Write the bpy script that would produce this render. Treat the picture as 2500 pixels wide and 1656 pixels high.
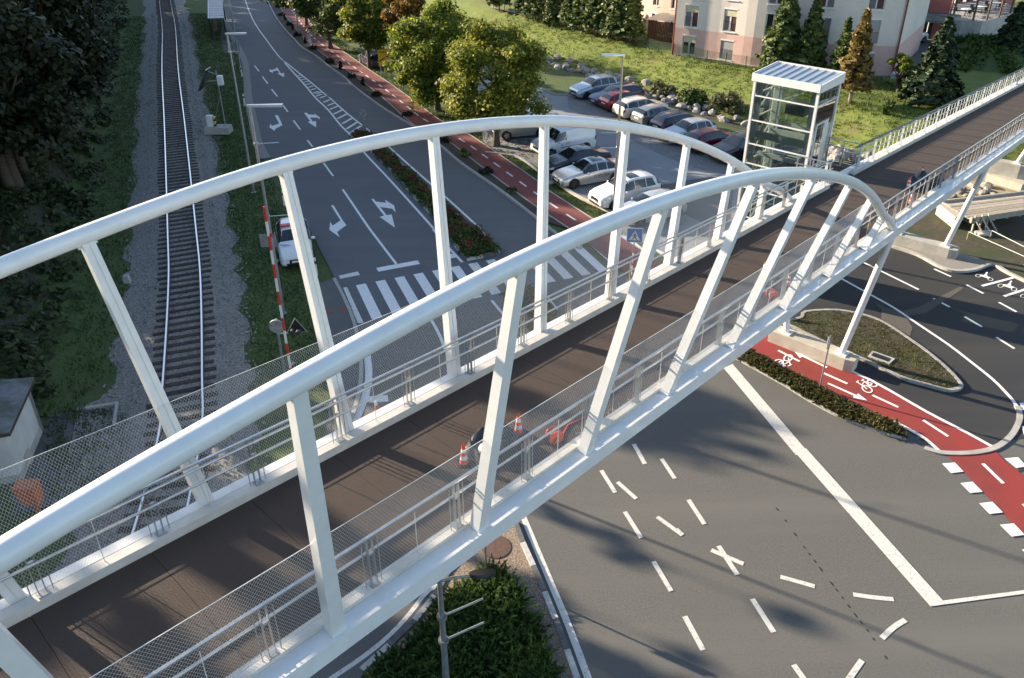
import bpy, bmesh, math, random
import numpy as np
from mathutils import Vector, Matrix
random.seed(7); rng = np.random.default_rng(7)
R = math.radians
scn = bpy.context.scene
C = scn.collection
for o in list(bpy.data.objects): bpy.data.objects.remove(o)

# ------------------------------------------------------------------ camera
CAMH = 19.2; FPX = 1925.5; PITCH = R(27.686); CYP = 651.5; ROLL = R(-0.3266)
cam = bpy.data.objects.new('camera', bpy.data.cameras.new('camera')); C.objects.link(cam)
cam.location = (0, 0, CAMH)
cam.data.sensor_width = 36; cam.data.lens = FPX / 2500 * 36
cam.data.shift_y = -(828 - CYP) / 2500
cam.data.clip_start = 0.5; cam.data.clip_end = 3000
cam.matrix_world = Matrix.Translation((0, 0, CAMH)) @ Matrix.Rotation(R(90) - PITCH, 4, 'X') @ Matrix.Rotation(ROLL, 4, 'Z')
scn.camera = cam

# ------------------------------------------------------------------ light
SUN_AZ = R(-60.5); SUN_EL = R(18)
world = bpy.data.worlds.new('World'); scn.world = world; world.use_nodes = True
wn = world.node_tree; bgn = wn.nodes['Background']
sky = wn.nodes.new('ShaderNodeTexSky'); sky.sky_type = 'NISHITA'; sky.sun_disc = False
sky.sun_elevation = SUN_EL; sky.sun_rotation = SUN_AZ; sky.altitude = 400; sky.air_density = 1.0; sky.dust_density = 1.0; sky.ozone_density = 1.0
wn.links.new(sky.outputs[0], bgn.inputs[0]); bgn.inputs[1].default_value = 0.105
sd = bpy.data.lights.new('sun', 'SUN'); sd.energy = 5.0; sd.angle = R(0.6); sd.color = (1.0, 0.84, 0.62)
sun = bpy.data.objects.new('sun', sd); C.objects.link(sun); sun.location = (-60, 60, 80)
SUNDIR = Vector((math.sin(SUN_AZ) * math.cos(SUN_EL), math.cos(SUN_AZ) * math.cos(SUN_EL), math.sin(SUN_EL)))
sun.rotation_euler = SUNDIR.to_track_quat('Z', 'Y').to_euler()
vs = scn.view_settings; vs.view_transform = 'Standard'; vs.look = 'None'; vs.gamma = 1; vs.use_curve_mapping = False
vs.exposure = 1.5
cy = scn.cycles
cy.max_bounces = 10; cy.diffuse_bounces = 3; cy.glossy_bounces = 3; cy.transmission_bounces = 8; cy.transparent_max_bounces = 12
cy.caustics_reflective = False; cy.caustics_refractive = False; cy.use_denoising = True

# ------------------------------------------------------------------ measuring
def ray(x, y):
    X = x - 1250; Y = y - CYP; c, s = math.cos(ROLL), math.sin(ROLL)
    X, Y = X * c + Y * s, -X * s + Y * c
    return (X, FPX * math.cos(PITCH) - Y * math.sin(PITCH), -Y * math.cos(PITCH) - FPX * math.sin(PITCH))
def G(x, y=None, z=0.0):
    "survey point: where the photograph's pixel meets the level z"
    if y is None: x, y = x
    r = ray(x, y); t = (z - CAMH) / r[2]
    return Vector((r[0] * t, r[1] * t, z))
def zone(X0, Y0, sc): return lambda x, y: (X0 + sc * x, Y0 + sc * y)
S1, S2 = .35911, .15306
Z1 = zone(0, 0, S1); Z2 = zone(800, 0, S1); Z3 = zone(1650, 0, S1); Z4 = zone(0, 550, S1); Z5 = zone(800, 550, S1)
Z6 = zone(1650, 550, S1); Z7 = zone(0, 1096, S1); Z8 = zone(800, 1096, S1); Z9 = zone(1650, 1096, S1)
K1 = zone(640, 440, S2); K2 = zone(640, 680, .25514); K3 = zone(0, 900, .25505); K4 = zone(480, 0, S2); K5 = zone(1000, 560, S2)
Q1 = zone(1370, 180, S2); Q2 = zone(1270, 300, S2); Q3 = zone(1540, 0, S2); Q4 = zone(1840, 0, S2); Q5 = zone(2140, 0, S2)
Q6 = zone(2140, 400, .26786); Q7 = zone(1180, 0, .3125)
ZA = zone(1500, 340, .19133); ZB = zone(1900, 340, .19133); ZC = zone(1500, 620, .19133); ZE = zone(2050, 80, .19133)
def gp(zf, *pts, z=0.0): return [G(zf(*p), z=z) for p in pts]

# bridge frame: u along the deck, v across (+ = far side), h above the girder top
BAZ = R(42.7004); BC = 9.7481; BU0 = 1.0342; BS = 3.20258; BUM = 15.4458; BZ0 = 7.54; BA = -.070818; BB = .00037138; BW = 2.046; BINC = .1672
BD = Vector((math.sin(BAZ), math.cos(BAZ), 0)); BN = Vector((-math.cos(BAZ), math.sin(BAZ), 0))
def deckz(u):
    if u > 30: return deckz(30) + BA * (u - 30)
    if u < 0: return deckz(0) + (BA + 2 * BB * (-BUM)) * u
    return BZ0 + BA * (u - BUM) + BB * (u - BUM) ** 2
def B(u, v, h=0.0):
    p = BD * u + BN * (BC + v); p.z = deckz(u) + h; return p
def BH(u, v, z):
    p = BD * u + BN * (BC + v); p.z = z; return p

# ------------------------------------------------------------------ helpers
def link(o): C.objects.link(o); return o
def tag(o, label=None, cat=None, group=None, kind=None):
    if label: o['label'] = label
    if cat: o['category'] = cat
    if group: o['group'] = group
    if kind: o['kind'] = kind
    return o
def thing(name, label, cat, loc=(0, 0, 0), rz=0.0, group=None):
    o = link(bpy.data.objects.new(name, None)); o.empty_display_size = .3
    o.location = loc; o.rotation_euler = (0, 0, rz)
    return tag(o, label, cat, group)
class MB:
    def __init__(s): s.v = []; s.f = []
    def add(s, vs, fs):
        n = len(s.v); s.v += [tuple(v) for v in vs]; s.f += [tuple(i + n for i in f) for f in fs]; return s
    def box(s, x0, x1, y0, y1, z0, z1):
        return s.add([(x0,y0,z0),(x1,y0,z0),(x1,y1,z0),(x0,y1,z0),(x0,y0,z1),(x1,y0,z1),(x1,y1,z1),(x0,y1,z1)],
                     [(3,2,1,0),(4,5,6,7),(0,1,5,4),(1,2,6,5),(2,3,7,6),(3,0,4,7)])
    def hexa(s, p):  # 8 points, bottom ring then top ring
        return s.add(p, [(3,2,1,0),(4,5,6,7),(0,1,5,4),(1,2,6,5),(2,3,7,6),(3,0,4,7)])
    def beam(s, a, b, w, h, up=(0,0,1)):
        a = Vector(a); b = Vector(b); d = (b - a).normalized(); up = Vector(up)
        if abs(d.dot(up)) > .98: up = Vector((1, 0, 0))
        x = d.cross(up).normalized(); y = x.cross(d)
        q = [(-1,-1),(1,-1),(1,1),(-1,1)]
        return s.hexa([a + x*(i*w/2) + y*(j*h/2) for i, j in q] + [b + x*(i*w/2) + y*(j*h/2) for i, j in q])
    def prism(s, poly, z0, z1):
        n = len(poly); a = sum(poly[i][0]*poly[(i+1)%n][1]-poly[(i+1)%n][0]*poly[i][1] for i in range(n))
        P = list(poly) if a > 0 else list(poly)[::-1]
        return s.add([(p[0],p[1],z0) for p in P] + [(p[0],p[1],z1) for p in P],
                     [tuple(range(n-1,-1,-1)), tuple(range(n,2*n))] + [(i,(i+1)%n,n+(i+1)%n,n+i) for i in range(n)])
    def sheet(s, poly, z):
        n = len(poly); a = sum(poly[i][0]*poly[(i+1)%n][1]-poly[(i+1)%n][0]*poly[i][1] for i in range(n))
        P = list(poly) if a > 0 else list(poly)[::-1]
        return s.add([(p[0],p[1],z) for p in P], [tuple(range(n))])
    def ribbon(s, path, w, z, off=0.0):
        n = len(path); L = []; Rr = []
        for i, p in enumerate(path):
            a = Vector(path[max(i-1,0)][:2]); b = Vector(path[min(i+1,n-1)][:2]); d = (b-a).normalized(); nn = Vector((-d.y, d.x)); p = Vector(p[:2])
            L.append((*(p + nn*(off+w/2)), z)); Rr.append((*(p + nn*(off-w/2)), z))
        return s.add(L+Rr, [(n+i, n+i+1, i+1, i) for i in range(n-1)])
    def curb(s, path, w, z0, z1, off=0.0):
        n = len(path); L = []; Rr = []
        for i, p in enumerate(path):
            a = Vector(path[max(i-1,0)][:2]); b = Vector(path[min(i+1,n-1)][:2]); d = (b-a).normalized(); nn = Vector((-d.y, d.x)); p = Vector(p[:2])
            L.append(p + nn*(off+w/2)); Rr.append(p + nn*(off-w/2))
        for i in range(n-1):
            s.hexa([(*Rr[i],z0),(*Rr[i+1],z0),(*L[i+1],z0),(*L[i],z0),(*Rr[i],z1),(*Rr[i+1],z1),(*L[i+1],z1),(*L[i],z1)])
        return s
    def tube(s, path, r, n=8, cap=True, r1=None):
        path = [Vector(p) for p in path]; m = len(path); base = len(s.v); t0 = (path[1]-path[0]).normalized()
        up = Vector((0,0,1)) if abs(t0.z) < .9 else Vector((1,0,0)); x = t0.cross(up).normalized()
        for i, p in enumerate(path):
            t = (path[min(i+1,m-1)] - path[max(i-1,0)]).normalized(); x = (x - t*x.dot(t)).normalized(); y = t.cross(x)
            rr = r[i] if isinstance(r, (list, tuple)) else (r if r1 is None else r + (r1-r)*i/(m-1))
            for k in range(n):
                a = 2*math.pi*k/n; s.v.append(tuple(p + x*(rr*math.cos(a)) + y*(rr*math.sin(a))))
        for i in range(m-1):
            for k in range(n):
                k2 = (k+1) % n; s.f.append((base+i*n+k, base+i*n+k2, base+(i+1)*n+k2, base+(i+1)*n+k))
        if cap: s.f.append(tuple(base+k for k in range(n-1,-1,-1))); s.f.append(tuple(base+(m-1)*n+k for k in range(n)))
        return s
    def lathe(s, prof, n=16, o=(0,0,0)):
        base = len(s.v)
        for r, z in prof:
            for k in range(n): a = 2*math.pi*k/n; s.v.append((o[0]+r*math.cos(a), o[1]+r*math.sin(a), o[2]+z))
        for i in range(len(prof)-1):
            for k in range(n): k2=(k+1)%n; s.f.append((base+i*n+k, base+i*n+k2, base+(i+1)*n+k2, base+(i+1)*n+k))
        s.f.append(tuple(base+k for k in range(n-1,-1,-1))); m=(len(prof)-1)*n; s.f.append(tuple(base+m+k for k in range(n)))
        return s
    def mesh(s, name, m, off=(0,0,0), smooth=None):
        me = bpy.data.meshes.new(name); ox, oy, oz = off
        me.from_pydata([(v[0]-ox, v[1]-oy, v[2]-oz) for v in s.v], [], s.f)
        for k in (m if isinstance(m, (list, tuple)) else [m]): me.materials.append(M[k] if isinstance(k, str) else k)
        if smooth is not None:
            me.shade_smooth(); me.set_sharp_from_angle(angle=R(smooth))
        me.update(); return me
    def build(s, name, m, parent=None, world=False, smooth=None):
        off = parent.location if (world and parent) else (0, 0, 0)
        o = link(bpy.data.objects.new(name, s.mesh(name, m, off, smooth)))
        if parent: o.parent = parent
        return o
def copy_tree(o, parent=None):
    c = o.copy(); C.objects.link(c)
    if parent: c.parent = parent
    for ch in o.children: copy_tree(ch, c)
    return c
def struct(name, mb, m, parent=None, **k):
    o = mb.build(name, m, parent, **k)
    if not parent: o['kind'] = 'structure'
    return o
def smoothline(pts, n=6):
    P = [Vector(p) for p in pts]; out = []
    for i in range(len(P)-1):
        p0 = P[max(i-1,0)]; p1 = P[i]; p2 = P[i+1]; p3 = P[min(i+2,len(P)-1)]
        for k in range(n):
            t = k/n; out.append(.5*((2*p1)+(p2-p0)*t+(2*p0-5*p1+4*p2-p3)*t*t+(3*p1-p0-3*p2+p3)*t**3))
    out.append(P[-1]); return out
def along(path, dists):
    "points and directions at given distances along a polyline"
    acc = [0]; P = [Vector(p) for p in path]
    for i in range(1, len(P)): acc.append(acc[-1] + (P[i]-P[i-1]).length)
    out = []
    for s in dists:
        i = 1
        while i < len(P)-1 and acc[i] < s: i += 1
        t = (s-acc[i-1])/max(acc[i]-acc[i-1], 1e-6); out.append((P[i-1].lerp(P[i], t), (P[i]-P[i-1]).normalized()))
    return out
def plen(path): return sum((Vector(path[i+1])-Vector(path[i])).length for i in range(len(path)-1))

# ------------------------------------------------------------------ materials
M = {}
def mat(name, col, rough=.7, col2=None, scale=4.0, detail=4.0, bump=0.0, bscale=None, metal=0.0, spec=.5, thr=(.35,.65), col3=None, scale3=.3, thr3=(.45,.6), amt3=1.0, trans=0.0, coat=0.0, vary=0.0, streak=None):
    m = bpy.data.materials.new(name); m.use_nodes = True; nt = m.node_tree; b = nt.nodes['Principled BSDF']; N = nt.nodes.new; L = nt.links.new
    b.inputs['Roughness'].default_value = rough; b.inputs['Metallic'].default_value = metal; b.inputs['Specular IOR Level'].default_value = spec
    b.inputs['Coat Weight'].default_value = coat; b.inputs['Transmission Weight'].default_value = trans
    c4 = lambda c: (*c, 1)
    tc = N('ShaderNodeTexCoord'); src = None
    def noise(sc, det):
        n = N('ShaderNodeTexNoise'); n.inputs['Scale'].default_value = sc; n.inputs['Detail'].default_value = det; n.inputs['Roughness'].default_value = .62
        L(tc.outputs['Object'], n.inputs['Vector']); return n.outputs['Fac']
    def ramp(f, a, b_):
        r = N('ShaderNodeMapRange'); r.inputs['From Min'].default_value = a; r.inputs['From Max'].default_value = b_; L(f, r.inputs['Value']); return r.outputs['Result']
    def mix(f, a, b_):
        x = N('ShaderNodeMix'); x.data_type = 'RGBA'; L(f, x.inputs[0])
        for q, i in ((a, 6), (b_, 7)):
            if isinstance(q, tuple): x.inputs[i].default_value = c4(q)
            else: L(q, x.inputs[i])
        return x.outputs[2]
    cur = col
    if col2: cur = mix(ramp(noise(scale, detail), *thr), col, col2)
    if col3:
        f = ramp(noise(scale3, 3), *thr3)
        if amt3 < 1:
            mm = N('ShaderNodeMath'); mm.operation = 'MULTIPLY'; mm.inputs[1].default_value = amt3; L(f, mm.inputs[0]); f = mm.outputs[0]
        cur = mix(f, cur, col3)
    if streak:
        ang, sc_, scol, th_, am_ = streak
        mp = N('ShaderNodeMapping'); mp.inputs['Rotation'].default_value = (0,0,-R(ang)); mp.inputs['Scale'].default_value = (sc_[0], sc_[1], 1); L(tc.outputs['Object'], mp.inputs['Vector'])
        n_ = N('ShaderNodeTexNoise'); n_.inputs['Scale'].default_value = 1; n_.inputs['Detail'].default_value = 4; L(mp.outputs[0], n_.inputs['Vector']); f = ramp(n_.outputs['Fac'], *th_)
        mm = N('ShaderNodeMath'); mm.operation = 'MULTIPLY'; mm.inputs[1].default_value = am_; L(f, mm.inputs[0]); cur = mix(mm.outputs[0], cur, scol)
    if vary:
        oi = N('ShaderNodeObjectInfo'); hs = N('ShaderNodeHueSaturation'); mr = N('ShaderNodeMapRange'); L(oi.outputs['Random'], mr.inputs['Value'])
        mr.inputs['To Min'].default_value = 1-vary; mr.inputs['To Max'].default_value = 1+vary; L(mr.outputs['Result'], hs.inputs['Value'])
        if isinstance(cur, tuple): hs.inputs['Color'].default_value = c4(cur)
        else: L(cur, hs.inputs['Color'])
        cur = hs.outputs['Color']
    if isinstance(cur, tuple): b.inputs['Base Color'].default_value = c4(cur)
    else: L(cur, b.inputs['Base Color'])
    if bump:
        bp = N('ShaderNodeBump'); bp.inputs['Strength'].default_value = bump; bp.inputs['Distance'].default_value = .03
        L(noise(bscale or scale*3, 5), bp.inputs['Height']); L(bp.outputs['Normal'], b.inputs['Normal'])
    M[name] = m; return m
def leafmat(name, c1, c2, c3=None, rough=.55, tl=.25, sc=.9):
    m = bpy.data.materials.new(name); m.use_nodes = True; nt = m.node_tree; b = nt.nodes['Principled BSDF']; N = nt.nodes.new; L = nt.links.new
    geo = N('ShaderNodeNewGeometry'); tc = N('ShaderNodeTexCoord'); no = N('ShaderNodeTexNoise'); no.inputs['Scale'].default_value = sc; no.inputs['Detail'].default_value = 3
    L(tc.outputs['Object'], no.inputs['Vector'])
    cr = N('ShaderNodeValToRGB'); e = cr.color_ramp.elements; e[0].color = (*c1,1); e[1].color = (*c2,1); e[0].position = .15; e[1].position = .75
    if c3: q = e.new(1.0); q.color = (*c3,1)
    ad = N('ShaderNodeMath'); ad.operation = 'MULTIPLY_ADD'; L(geo.outputs['Random Per Island'], ad.inputs[0]); ad.inputs[1].default_value = .75
    mr = N('ShaderNodeMapRange'); mr.inputs['From Min'].default_value = .35; mr.inputs['From Max'].default_value = .7; mr.inputs['To Min'].default_value = -.15; mr.inputs['To Max'].default_value = .4
    L(no.outputs['Fac'], mr.inputs['Value']); L(mr.outputs['Result'], ad.inputs[2]); L(ad.outputs[0], cr.inputs['Fac']); L(cr.outputs['Color'], b.inputs['Base Color'])
    b.inputs['Roughness'].default_value = rough; b.inputs['Specular IOR Level'].default_value = .3
    if tl:
        t = N('ShaderNodeBsdfTranslucent'); L(cr.outputs['Color'], t.inputs['Color']); mx = N('ShaderNodeMixShader'); mx.inputs[0].default_value = tl
        L(b.outputs[0], mx.inputs[1]); L(t.outputs[0], mx.inputs[2]); L(mx.outputs[0], nt.nodes['Material Output'].inputs['Surface'])
    M[name] = m; return m
def wear(name, base, under, scale=14, thr=(.52,.6), rough=.6, fine=90):
    "paint with worn-through flecks"
    return mat(name, base, rough, col2=under, scale=scale, detail=8, thr=thr, bump=.15, bscale=fine)

mat('asphalt', (.088,.094,.103), .85, streak=(-64,(.06,1.1),(.13,.135,.14),(.48,.7),.6), col2=(.128,.134,.143), scale=15, detail=9, thr=(.34,.66), bump=.25, bscale=60, col3=(.098,.1,.104), scale3=.35, thr3=(.42,.7), amt3=.55)
mat('asphalt_worn', (.094,.092,.087), .85, streak=(-60,(.05,.7),(.145,.14,.132),(.48,.7),.7), col2=(.14,.136,.128), scale=17, detail=9, thr=(.34,.66), bump=.35, bscale=60, col3=(.115,.112,.107), scale3=.4, thr3=(.45,.65), amt3=.6)
mat('asphalt_new', (.022,.023,.026), .75, streak=(-30,(.05,.8),(.06,.056,.05),(.5,.75),.5), col2=(.038,.039,.042), scale=70, detail=6, thr=(.3,.7), bump=.25, bscale=160, col3=(.075,.068,.058), scale3=.22, thr3=(.62,.8), amt3=.5)
mat('asphalt_park', (.2,.21,.225), .85, col2=(.27,.28,.295), scale=50, detail=6, thr=(.3,.7), bump=.25, bscale=140, col3=(.17,.17,.17), scale3=.4, thr3=(.5,.7), amt3=.6)
mat('asphalt_patch', (.085,.088,.092), .85, col2=(.12,.12,.122), scale=50, detail=6, bump=.25, bscale=140, col3=(.14,.13,.115), scale3=.8, thr3=(.5,.75), amt3=.6)
mat('red_path', (.17,.045,.042), .85, col2=(.21,.06,.055), scale=40, detail=6, bump=.2, bscale=150, col3=(.13,.06,.05), scale3=.5, thr3=(.5,.75), amt3=.6)
mat('red_lane', (.24,.03,.026), .8, col2=(.29,.04,.035), scale=50, detail=5, bump=.2, bscale=150, col3=(.2,.035,.03), scale3=.6, thr3=(.45,.7))
wear('paint', (.7,.71,.71), (.3,.305,.31), scale=8, thr=(.57,.74))
wear('paint_fresh', (.82,.82,.82), (.7,.7,.7), scale=9, thr=(.6,.8))
wear('paint_worn', (.62,.61,.58), (.24,.23,.22), scale=8, thr=(.54,.72))
def crackpaint():
    m = mat('paint_cracked', (.68,.66,.62), .7); nt = m.node_tree; b = nt.nodes['Principled BSDF']; N = nt.nodes.new; L = nt.links.new
    tc = N('ShaderNodeTexCoord'); no = N('ShaderNodeTexNoise'); no.inputs['Scale'].default_value = 3; vm = N('ShaderNodeVectorMath'); vm.operation = 'MULTIPLY_ADD'; vm.inputs[1].default_value = (.35,)*3
    L(tc.outputs['Object'], no.inputs['Vector']); L(no.outputs['Color'], vm.inputs[0]); L(tc.outputs['Object'], vm.inputs[2])
    vo = N('ShaderNodeTexVoronoi'); vo.feature = 'DISTANCE_TO_EDGE'; vo.inputs['Scale'].default_value = 4.5; L(vm.outputs[0], vo.inputs['Vector'])
    mr = N('ShaderNodeMapRange'); mr.inputs['From Min'].default_value = .005; mr.inputs['From Max'].default_value = .03; L(vo.outputs['Distance'], mr.inputs['Value'])
    mx = N('ShaderNodeMix'); mx.data_type = 'RGBA'; mx.inputs[6].default_value = (.36,.35,.33,1); mx.inputs[7].default_value = (.66,.64,.6,1); L(mr.outputs['Result'], mx.inputs[0]); L(mx.outputs[2], b.inputs['Base Color'])
crackpaint()
mat('concrete', (.36,.35,.33), .85, col2=(.46,.44,.41), scale=3, bump=.15, bscale=40, col3=(.28,.27,.25), scale3=.9, thr3=(.5,.7), amt3=.6)
mat('concrete_warm', (.44,.4,.33), .85, col2=(.52,.48,.4), scale=2.5, bump=.12, bscale=40, col3=(.36,.33,.28), scale3=.7, thr3=(.5,.7), amt3=.5)
mat('kerb', (.3,.3,.29), .85, col2=(.4,.39,.37), scale=6, bump=.2, bscale=50)
mat('kerb_dark', (.1,.1,.105), .85, col2=(.15,.15,.15), scale=6, bump=.2, bscale=50)
mat('kerb_white', (.55,.55,.53), .8, col2=(.4,.4,.39), scale=7, bump=.2, bscale=50)
mat('mulch', (.035,.026,.02), .95, col2=(.085,.06,.042), scale=25, detail=8, bump=.9, bscale=60, col3=(.05,.05,.035), scale3=1.0, amt3=.6)
mat('grass', (.045,.075,.016), .9, col2=(.08,.12,.028), scale=5, detail=8, bump=.7, bscale=30, col3=(.075,.075,.03), scale3=.25, thr3=(.5,.68), amt3=.7)
mat('grass_bright', (.1,.14,.02), .9, col2=(.17,.2,.035), scale=2.2, detail=8, bump=.9, bscale=16, col3=(.15,.12,.05), scale3=.28, thr3=(.55,.72), amt3=.75)
mat('dirt', (.12,.095,.06), .95, col2=(.19,.15,.1), scale=3, detail=8, bump=.8, bscale=20, col3=(.07,.08,.03), scale3=.5, thr3=(.5,.65), amt3=.8)
mat('dirt_dark', (.045,.04,.028), .95, col2=(.09,.075,.05), scale=4, detail=8, bump=.8, bscale=25, col3=(.04,.055,.018), scale3=.6, thr3=(.45,.6), amt3=.85)
mat('sand', (.3,.24,.15), .95, col2=(.4,.32,.21), scale=3, detail=8, bump=.6, bscale=20, col3=(.22,.19,.13), scale3=.5, thr3=(.5,.65))
mat('gravel', (.125,.113,.1), .95, col2=(.36,.335,.305), scale=11, detail=9, bump=1.0, bscale=40)
mat('gravel_fine', (.2,.19,.175), .95, col2=(.34,.32,.3), scale=60, detail=9, bump=.8, bscale=90)
mat('chips', (.13,.095,.07), .95, col2=(.42,.33,.26), scale=20, detail=9, bump=1.0, bscale=60)
mat('ballast_stone', (.17,.155,.14), .95, col2=(.36,.335,.31), scale=9, bump=.4, vary=.3)
mat('rock', (.22,.21,.2), .9, col2=(.34,.32,.3), scale=3, detail=8, bump=.9, bscale=9, vary=.25, col3=(.1,.11,.07), scale3=1.2, thr3=(.55,.7), amt3=.6)
mat('steel_white', (.8,.8,.79), .34, col2=(.74,.74,.73), scale=2.5, coat=.3, bump=.04, bscale=30, col3=(.6,.585,.55), scale3=.7, thr3=(.6,.82), amt3=.5, streak=(42.7,(.8,.8),(.66,.65,.62),(.6,.75),.35))
mat('kerb_steel', (.6,.57,.52), .55, col2=(.68,.66,.61), scale=3, col3=(.5,.47,.42), scale3=.8, thr3=(.5,.7), amt3=.5)
mat('deck_coat', (.042,.029,.024), .88, col2=(.082,.057,.046), scale=60, detail=8, thr=(.35,.68), bump=.6, bscale=90, col3=(.06,.043,.035), scale3=.7, thr3=(.45,.7), amt3=.7)
mat('joint', (.05,.036,.03), .85)
mat('stainless', (.62,.62,.62), .28, metal=.9, col2=(.5,.5,.5), scale=9)
mat('galvanised', (.42,.44,.46), .45, metal=.75, col2=(.33,.34,.36), scale=9)
mat('wire', (.7,.68,.64), .4, metal=.3)
mat('rubber_rail', (.03,.03,.034), .45)
mat('rail_steel', (.62,.63,.66), .22, metal=1.0)
mat('rail_rust', (.1,.06,.045), .8, col2=(.15,.09,.065), scale=12)
mat('sleeper', (.032,.022,.017), .9, col2=(.07,.05,.038), scale=8, bump=.5, bscale=25, vary=.3)
mat('glass_dark', (.02,.024,.026), .06, spec=.8)
def panes(name, tint, refl):
    m = bpy.data.materials.new(name); m.use_nodes = True; nt = m.node_tree; nt.nodes.remove(nt.nodes['Principled BSDF']); N = nt.nodes.new; L = nt.links.new
    t = N('ShaderNodeBsdfTransparent'); t.inputs[0].default_value = (*tint,1); g = N('ShaderNodeBsdfGlossy'); g.inputs['Roughness'].default_value = .02; g.inputs[0].default_value = (.9,.95,.95,1)
    lw = N('ShaderNodeFresnel'); lw.inputs[0].default_value = 1.6; ad = N('ShaderNodeMath'); ad.inputs[1].default_value = refl; L(lw.outputs[0], ad.inputs[0]); mx = N('ShaderNodeMixShader'); L(ad.outputs[0], mx.inputs[0]); L(t.outputs[0], mx.inputs[1]); L(g.outputs[0], mx.inputs[2]); L(mx.outputs[0], nt.nodes['Material Output'].inputs[0]); M[name] = m
panes('glass_elev', (.8,.85,.83), .05)
mat('elev_white', (.74,.74,.72), .4)
mat('elev_grey', (.55,.57,.58), .5)
mat('elev_dark', (.14,.15,.155), .5)
mat('roof_metal', (.5,.53,.57), .3, metal=.55, col2=(.44,.47,.5), scale=2)
mat('plaster_grey', (.68,.6,.54), .9, col2=(.73,.65,.58), scale=1.2, bump=.1, bscale=60, col3=(.52,.48,.46), scale3=.25, thr3=(.5,.75), amt3=.5)
mat('plaster_pink', (.62,.4,.34), .9, col2=(.67,.45,.39), scale=1.2, bump=.1, bscale=60, col3=(.54,.35,.3), scale3=.3, thr3=(.5,.75), amt3=.5)
mat('plaster_red', (.34,.12,.115), .9, col2=(.4,.15,.14), scale=1.2, bump=.1, bscale=60)
mat('plaster_white', (.6,.6,.6), .9, col2=(.52,.52,.52), scale=1.5, bump=.1, bscale=60, col3=(.42,.42,.41), scale3=.6, thr3=(.5,.75), amt3=.5)
mat('plinth', (.38,.37,.36), .9, col2=(.45,.44,.42), scale=3)
mat('frame_white', (.76,.76,.75), .5)
mat('blind', (.6,.52,.36), .7); mat('blind_grey', (.36,.34,.33), .7)
mat('curtain', (.3,.27,.26), .9, col2=(.16,.13,.13), scale=9); mat('curtain_red', (.17,.06,.055), .9, col2=(.1,.035,.03), scale=9)
mat('iron_dark', (.03,.03,.035), .5)
mat('pipe_red', (.24,.06,.05), .45)
mat('wood_brown', (.1,.05,.028), .8, col2=(.14,.075,.045), scale=9, bump=.3)
mat('wood_pale', (.4,.36,.3), .85, col2=(.5,.45,.38), scale=6, bump=.4, bscale=20, vary=.25)
mat('canvas', (.52,.45,.34), .9, col2=(.58,.51,.4), scale=4)
mat('canvas_green', (.4,.42,.32), .9)
mat('fence_green', (.02,.06,.035), .6)
mat('roof_felt', (.16,.165,.17), .9, col2=(.24,.245,.25), scale=4, detail=8, bump=.4, bscale=40, col3=(.11,.12,.1), scale3=1.2)
mat('fascia_brown', (.07,.045,.035), .7)
mat('sign_white', (.75,.75,.75), .4); mat('sign_red', (.55,.03,.035), .4); mat('sign_blue', (.03,.13,.42), .4); mat('sign_yellow', (.85,.5,.02), .45)
mat('sign_black', (.015,.015,.015), .5); mat('sign_back', (.42,.43,.44), .55, metal=.4, col2=(.25,.26,.27), scale=5)
mat('orange_paint', (.5,.13,.035), .5, col2=(.4,.1,.03), scale=9)
mat('barrier_red', (.6,.05,.035), .4); mat('barrier_white', (.76,.76,.74), .4)
mat('cone_orange', (.75,.09,.03), .5); mat('cone_white', (.78,.78,.78), .45)
mat('black_plastic', (.02,.02,.022), .4); mat('tarp', (.018,.022,.03), .35, col2=(.03,.034,.045), scale=3)
mat('solar', (.012,.014,.03), .12, spec=.8)
mat('bark', (.07,.052,.038), .95, col2=(.12,.095,.07), scale=12, detail=8, bump=.9, bscale=22)
mat('bark_pale', (.2,.165,.13), .95, col2=(.28,.24,.2), scale=12, bump=.7)
mat('rust_lid', (.09,.05,.038), .8, col2=(.13,.075,.055), scale=8, bump=.4)
mat('brick_red', (.2,.085,.06), .9)
mat('tyre', (.018,.018,.019), .85); mat('rim', (.42,.43,.44), .3, metal=.85); mat('rim_dark', (.06,.06,.065), .35, metal=.6)
mat('car_glass', (.012,.016,.02), .05, spec=.9); mat('headlamp', (.55,.58,.6), .08, spec=.9); mat('tail_red', (.35,.012,.015), .2)
mat('plate', (.7,.7,.68), .5); mat('grille', (.012,.012,.013), .4); mat('chrome', (.72,.72,.72), .12, metal=1.0)
for nm, c, met in (('car_silverblue',(.42,.47,.52),.55),('car_navy',(.012,.02,.06),.3),('car_red',(.22,.012,.018),.25),('car_pearl',(.66,.64,.58),.2),('car_grey',(.24,.26,.26),.5),('car_ice',(.5,.54,.57),.45),('car_wine',(.17,.01,.025),.3),('car_black',(.012,.013,.017),.2),('car_white',(.72,.73,.73),0),('car_silver',(.48,.5,.53),.6),('car_night',(.02,.025,.032),.35),('car_sand',(.42,.41,.38),.5)):
    mat(nm, c, .3, metal=met, coat=.8)
leafmat('leaf_lime', (0.081,0.126,0.019), (0.252,0.298,0.036), (0.597,0.459,0.058), tl=0.50)
leafmat('leaf_yellow', (.1,.125,.018), (.3,.31,.045), (.55,.48,.07), tl=.5)
leafmat('leaf_green', (0.037,0.068,0.016), (0.094,0.131,0.026), (0.206,0.206,0.037), tl=0.40)
leafmat('leaf_rust', (0.112,0.072,0.016), (0.256,0.136,0.024), (0.352,0.208,0.032), tl=0.45)
leafmat('leaf_dark', (.008,.013,.006), (.02,.028,.01), (.04,.04,.016), tl=.15)
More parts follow.
